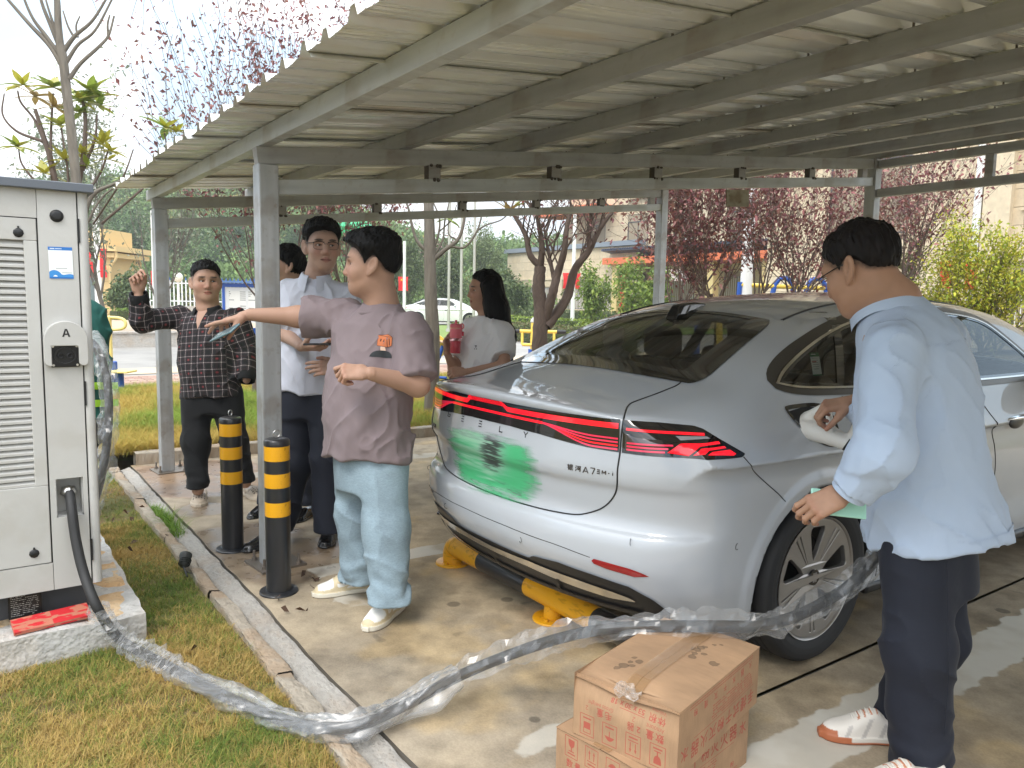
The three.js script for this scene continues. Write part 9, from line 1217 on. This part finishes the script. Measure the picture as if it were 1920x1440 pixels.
{ const t = gym('blue post machine with a yellow wheel and wooden pad right of the mauve T-shirt man', [4.828,0.357,-8.521]); part(t, 'post', box(0.11, 0.62, 0.09, 0, 0.31, 0, 0, 0.015), blueM); part(t, 'arm', bar([0.03, 0.6, 0], [0.10, 0.82, 0], 0.025), blueM); part(t, 'peg', bar([0.02, 0.42, 0.04], [0.16, 0.42, 0.1], 0.018), blueM); part(t, 'wheel', at(new THREE.CylinderGeometry(0.16, 0.16, 0.04, 26), [-0.02, 0.80, -0.1], Math.PI / 2), yellowM); part(t, 'pad', at(box(0.22, 0.025, 0.14, 0, 0, 0, 0, 0.01), [0.13, 0.86, 0], 0, 0, -0.2), std([0.62, 0.42, 0.26], 0.6)); }
{ const t = gym('yellow waist machine with black grips and a grey dome top left of the forked plum', [10.502,0.013,-13.948]); part(t, 'pedestal', cyl(0.16, 0.16, 0.32, 0, 0, 0, 16), blueM); part(t, 'column', cyl(0.12, 0.11, 0.62, 0, 0.3, 0, 18), yellowM); part(t, 'dome', at(new THREE.SphereGeometry(0.125, 18, 10, 0, 6.3, 0, 1.57), [0, 0.93, 0]), std([0.5, 0.5, 0.48], 0.5)); part(t, 'cross_bar', bar([-0.36, 0.72, 0], [0.5, 0.72, 0], 0.04), yellowM); for (const x of [-0.46, 0.58]) part(t, 'grip', bar([x - 0.1, 0.72, 0], [x + 0.1, 0.72, 0], 0.045), blackRubber); for (const x of [-0.3, 0.42]) part(t, 'hanger', bar([x, 0.72, 0], [x, 0.42, 0.05], 0.03), yellowM); part(t, 'lower_bar', bar([-0.3, 0.42, 0.05], [0.42, 0.42, 0.05], 0.035), yellowM); }
{ const t = gym('blue arched swing frame with a yellow top bar beyond the car roof', [14.425,0.616,-10.633], -0.62); for (const x of [0.25, 0.97]) part(t, 'arch', pipe([[x - 0.22, 0, 0], [x - 0.2, 1.7, 0], [x - 0.08, 1.98, 0], [x + 0.12, 1.98, 0], [x + 0.24, 1.75, 0], [x + 0.27, 0, 0.1]], 0.055, 40), blueM); part(t, 'leg', bar([-0.75, 0, 0], [-0.68, 1.9, 0], 0.055), blueM); part(t, 'top_bar', bar([-0.7, 1.84, 0], [1.2, 1.80, 0], 0.05), yellowM); }
{ const t = gym('blue and yellow double frame seen through the rear window of the car', [8.761,0.373,-7.834]); for (const x of [-0.45, 0.5]) { part(t, 'leg', bar([x, 0, 0], [x - 0.08, 1.25, 0], 0.05), x < 0 ? blueM : yellowM); } part(t, 'top_bar', bar([-0.55, 1.2, 0], [0.6, 1.2, 0], 0.035), yellowM); part(t, 'post', cyl(0.05, 0.05, 1.1, 0.1, 0, 0.05, 12), blueM); }
// parked white car beyond, same kind of body in white
{
  const src = scene.children.find((c) => c.name === 'sedan'), c = src.clone(); c.name = numbered('sedan'); c.userData = {}; scene.add(c); tag(c, 'white saloon car parked far behind between the mauve T-shirt man and the woman', 'car');
  const gone = c.children.filter((m) => /number_plate|badge|charge_port|energy_label|ribbed|sensor/.test(m.name)); gone.forEach((m) => c.remove(m)); const wp = carPaint.clone(); wp.color.setRGB(0.78, 0.78, 0.78); c.traverse((m) => { if (m.isMesh && m.material === carPaint) m.material = wp; });
  const p = gnd([19.814,0.221,-38.808]); c.position.set(...p); c.rotation.y = -0.55;
}
for (const [p, r] of [[[1.32, 0, -3.55], 0.2], [[1.2, 0, -3.35], 1.4], [[0.80, 0, -4.6], 2.2], [[0.62, 0, -3.05], 0.7], [[0.78, 0, -5.3], 1.9]]) { const q = rng(Math.round(r * 100)), L = []; for (let i = 0; i < 5; i++) { L.push([p[0] + (q() - 0.5) * 0.25, 0.012, p[2] + (q() - 0.5) * 0.25, 0.05, [0.09, 0.05, 0.03]]); } solo('fallen_leaves', leaves(L, Math.round(r * 70)), leafMat, null, null).userData = { kind: 'stuff', label: 'few curled brown fallen leaves on the ground near the kerb', category: 'leaves' }; }
mark(scene);
scene.traverse((o) => { if (o.isMesh && o.material.transmission > 0.9) o.castShadow = true; });
renderer.render(scene, camera);
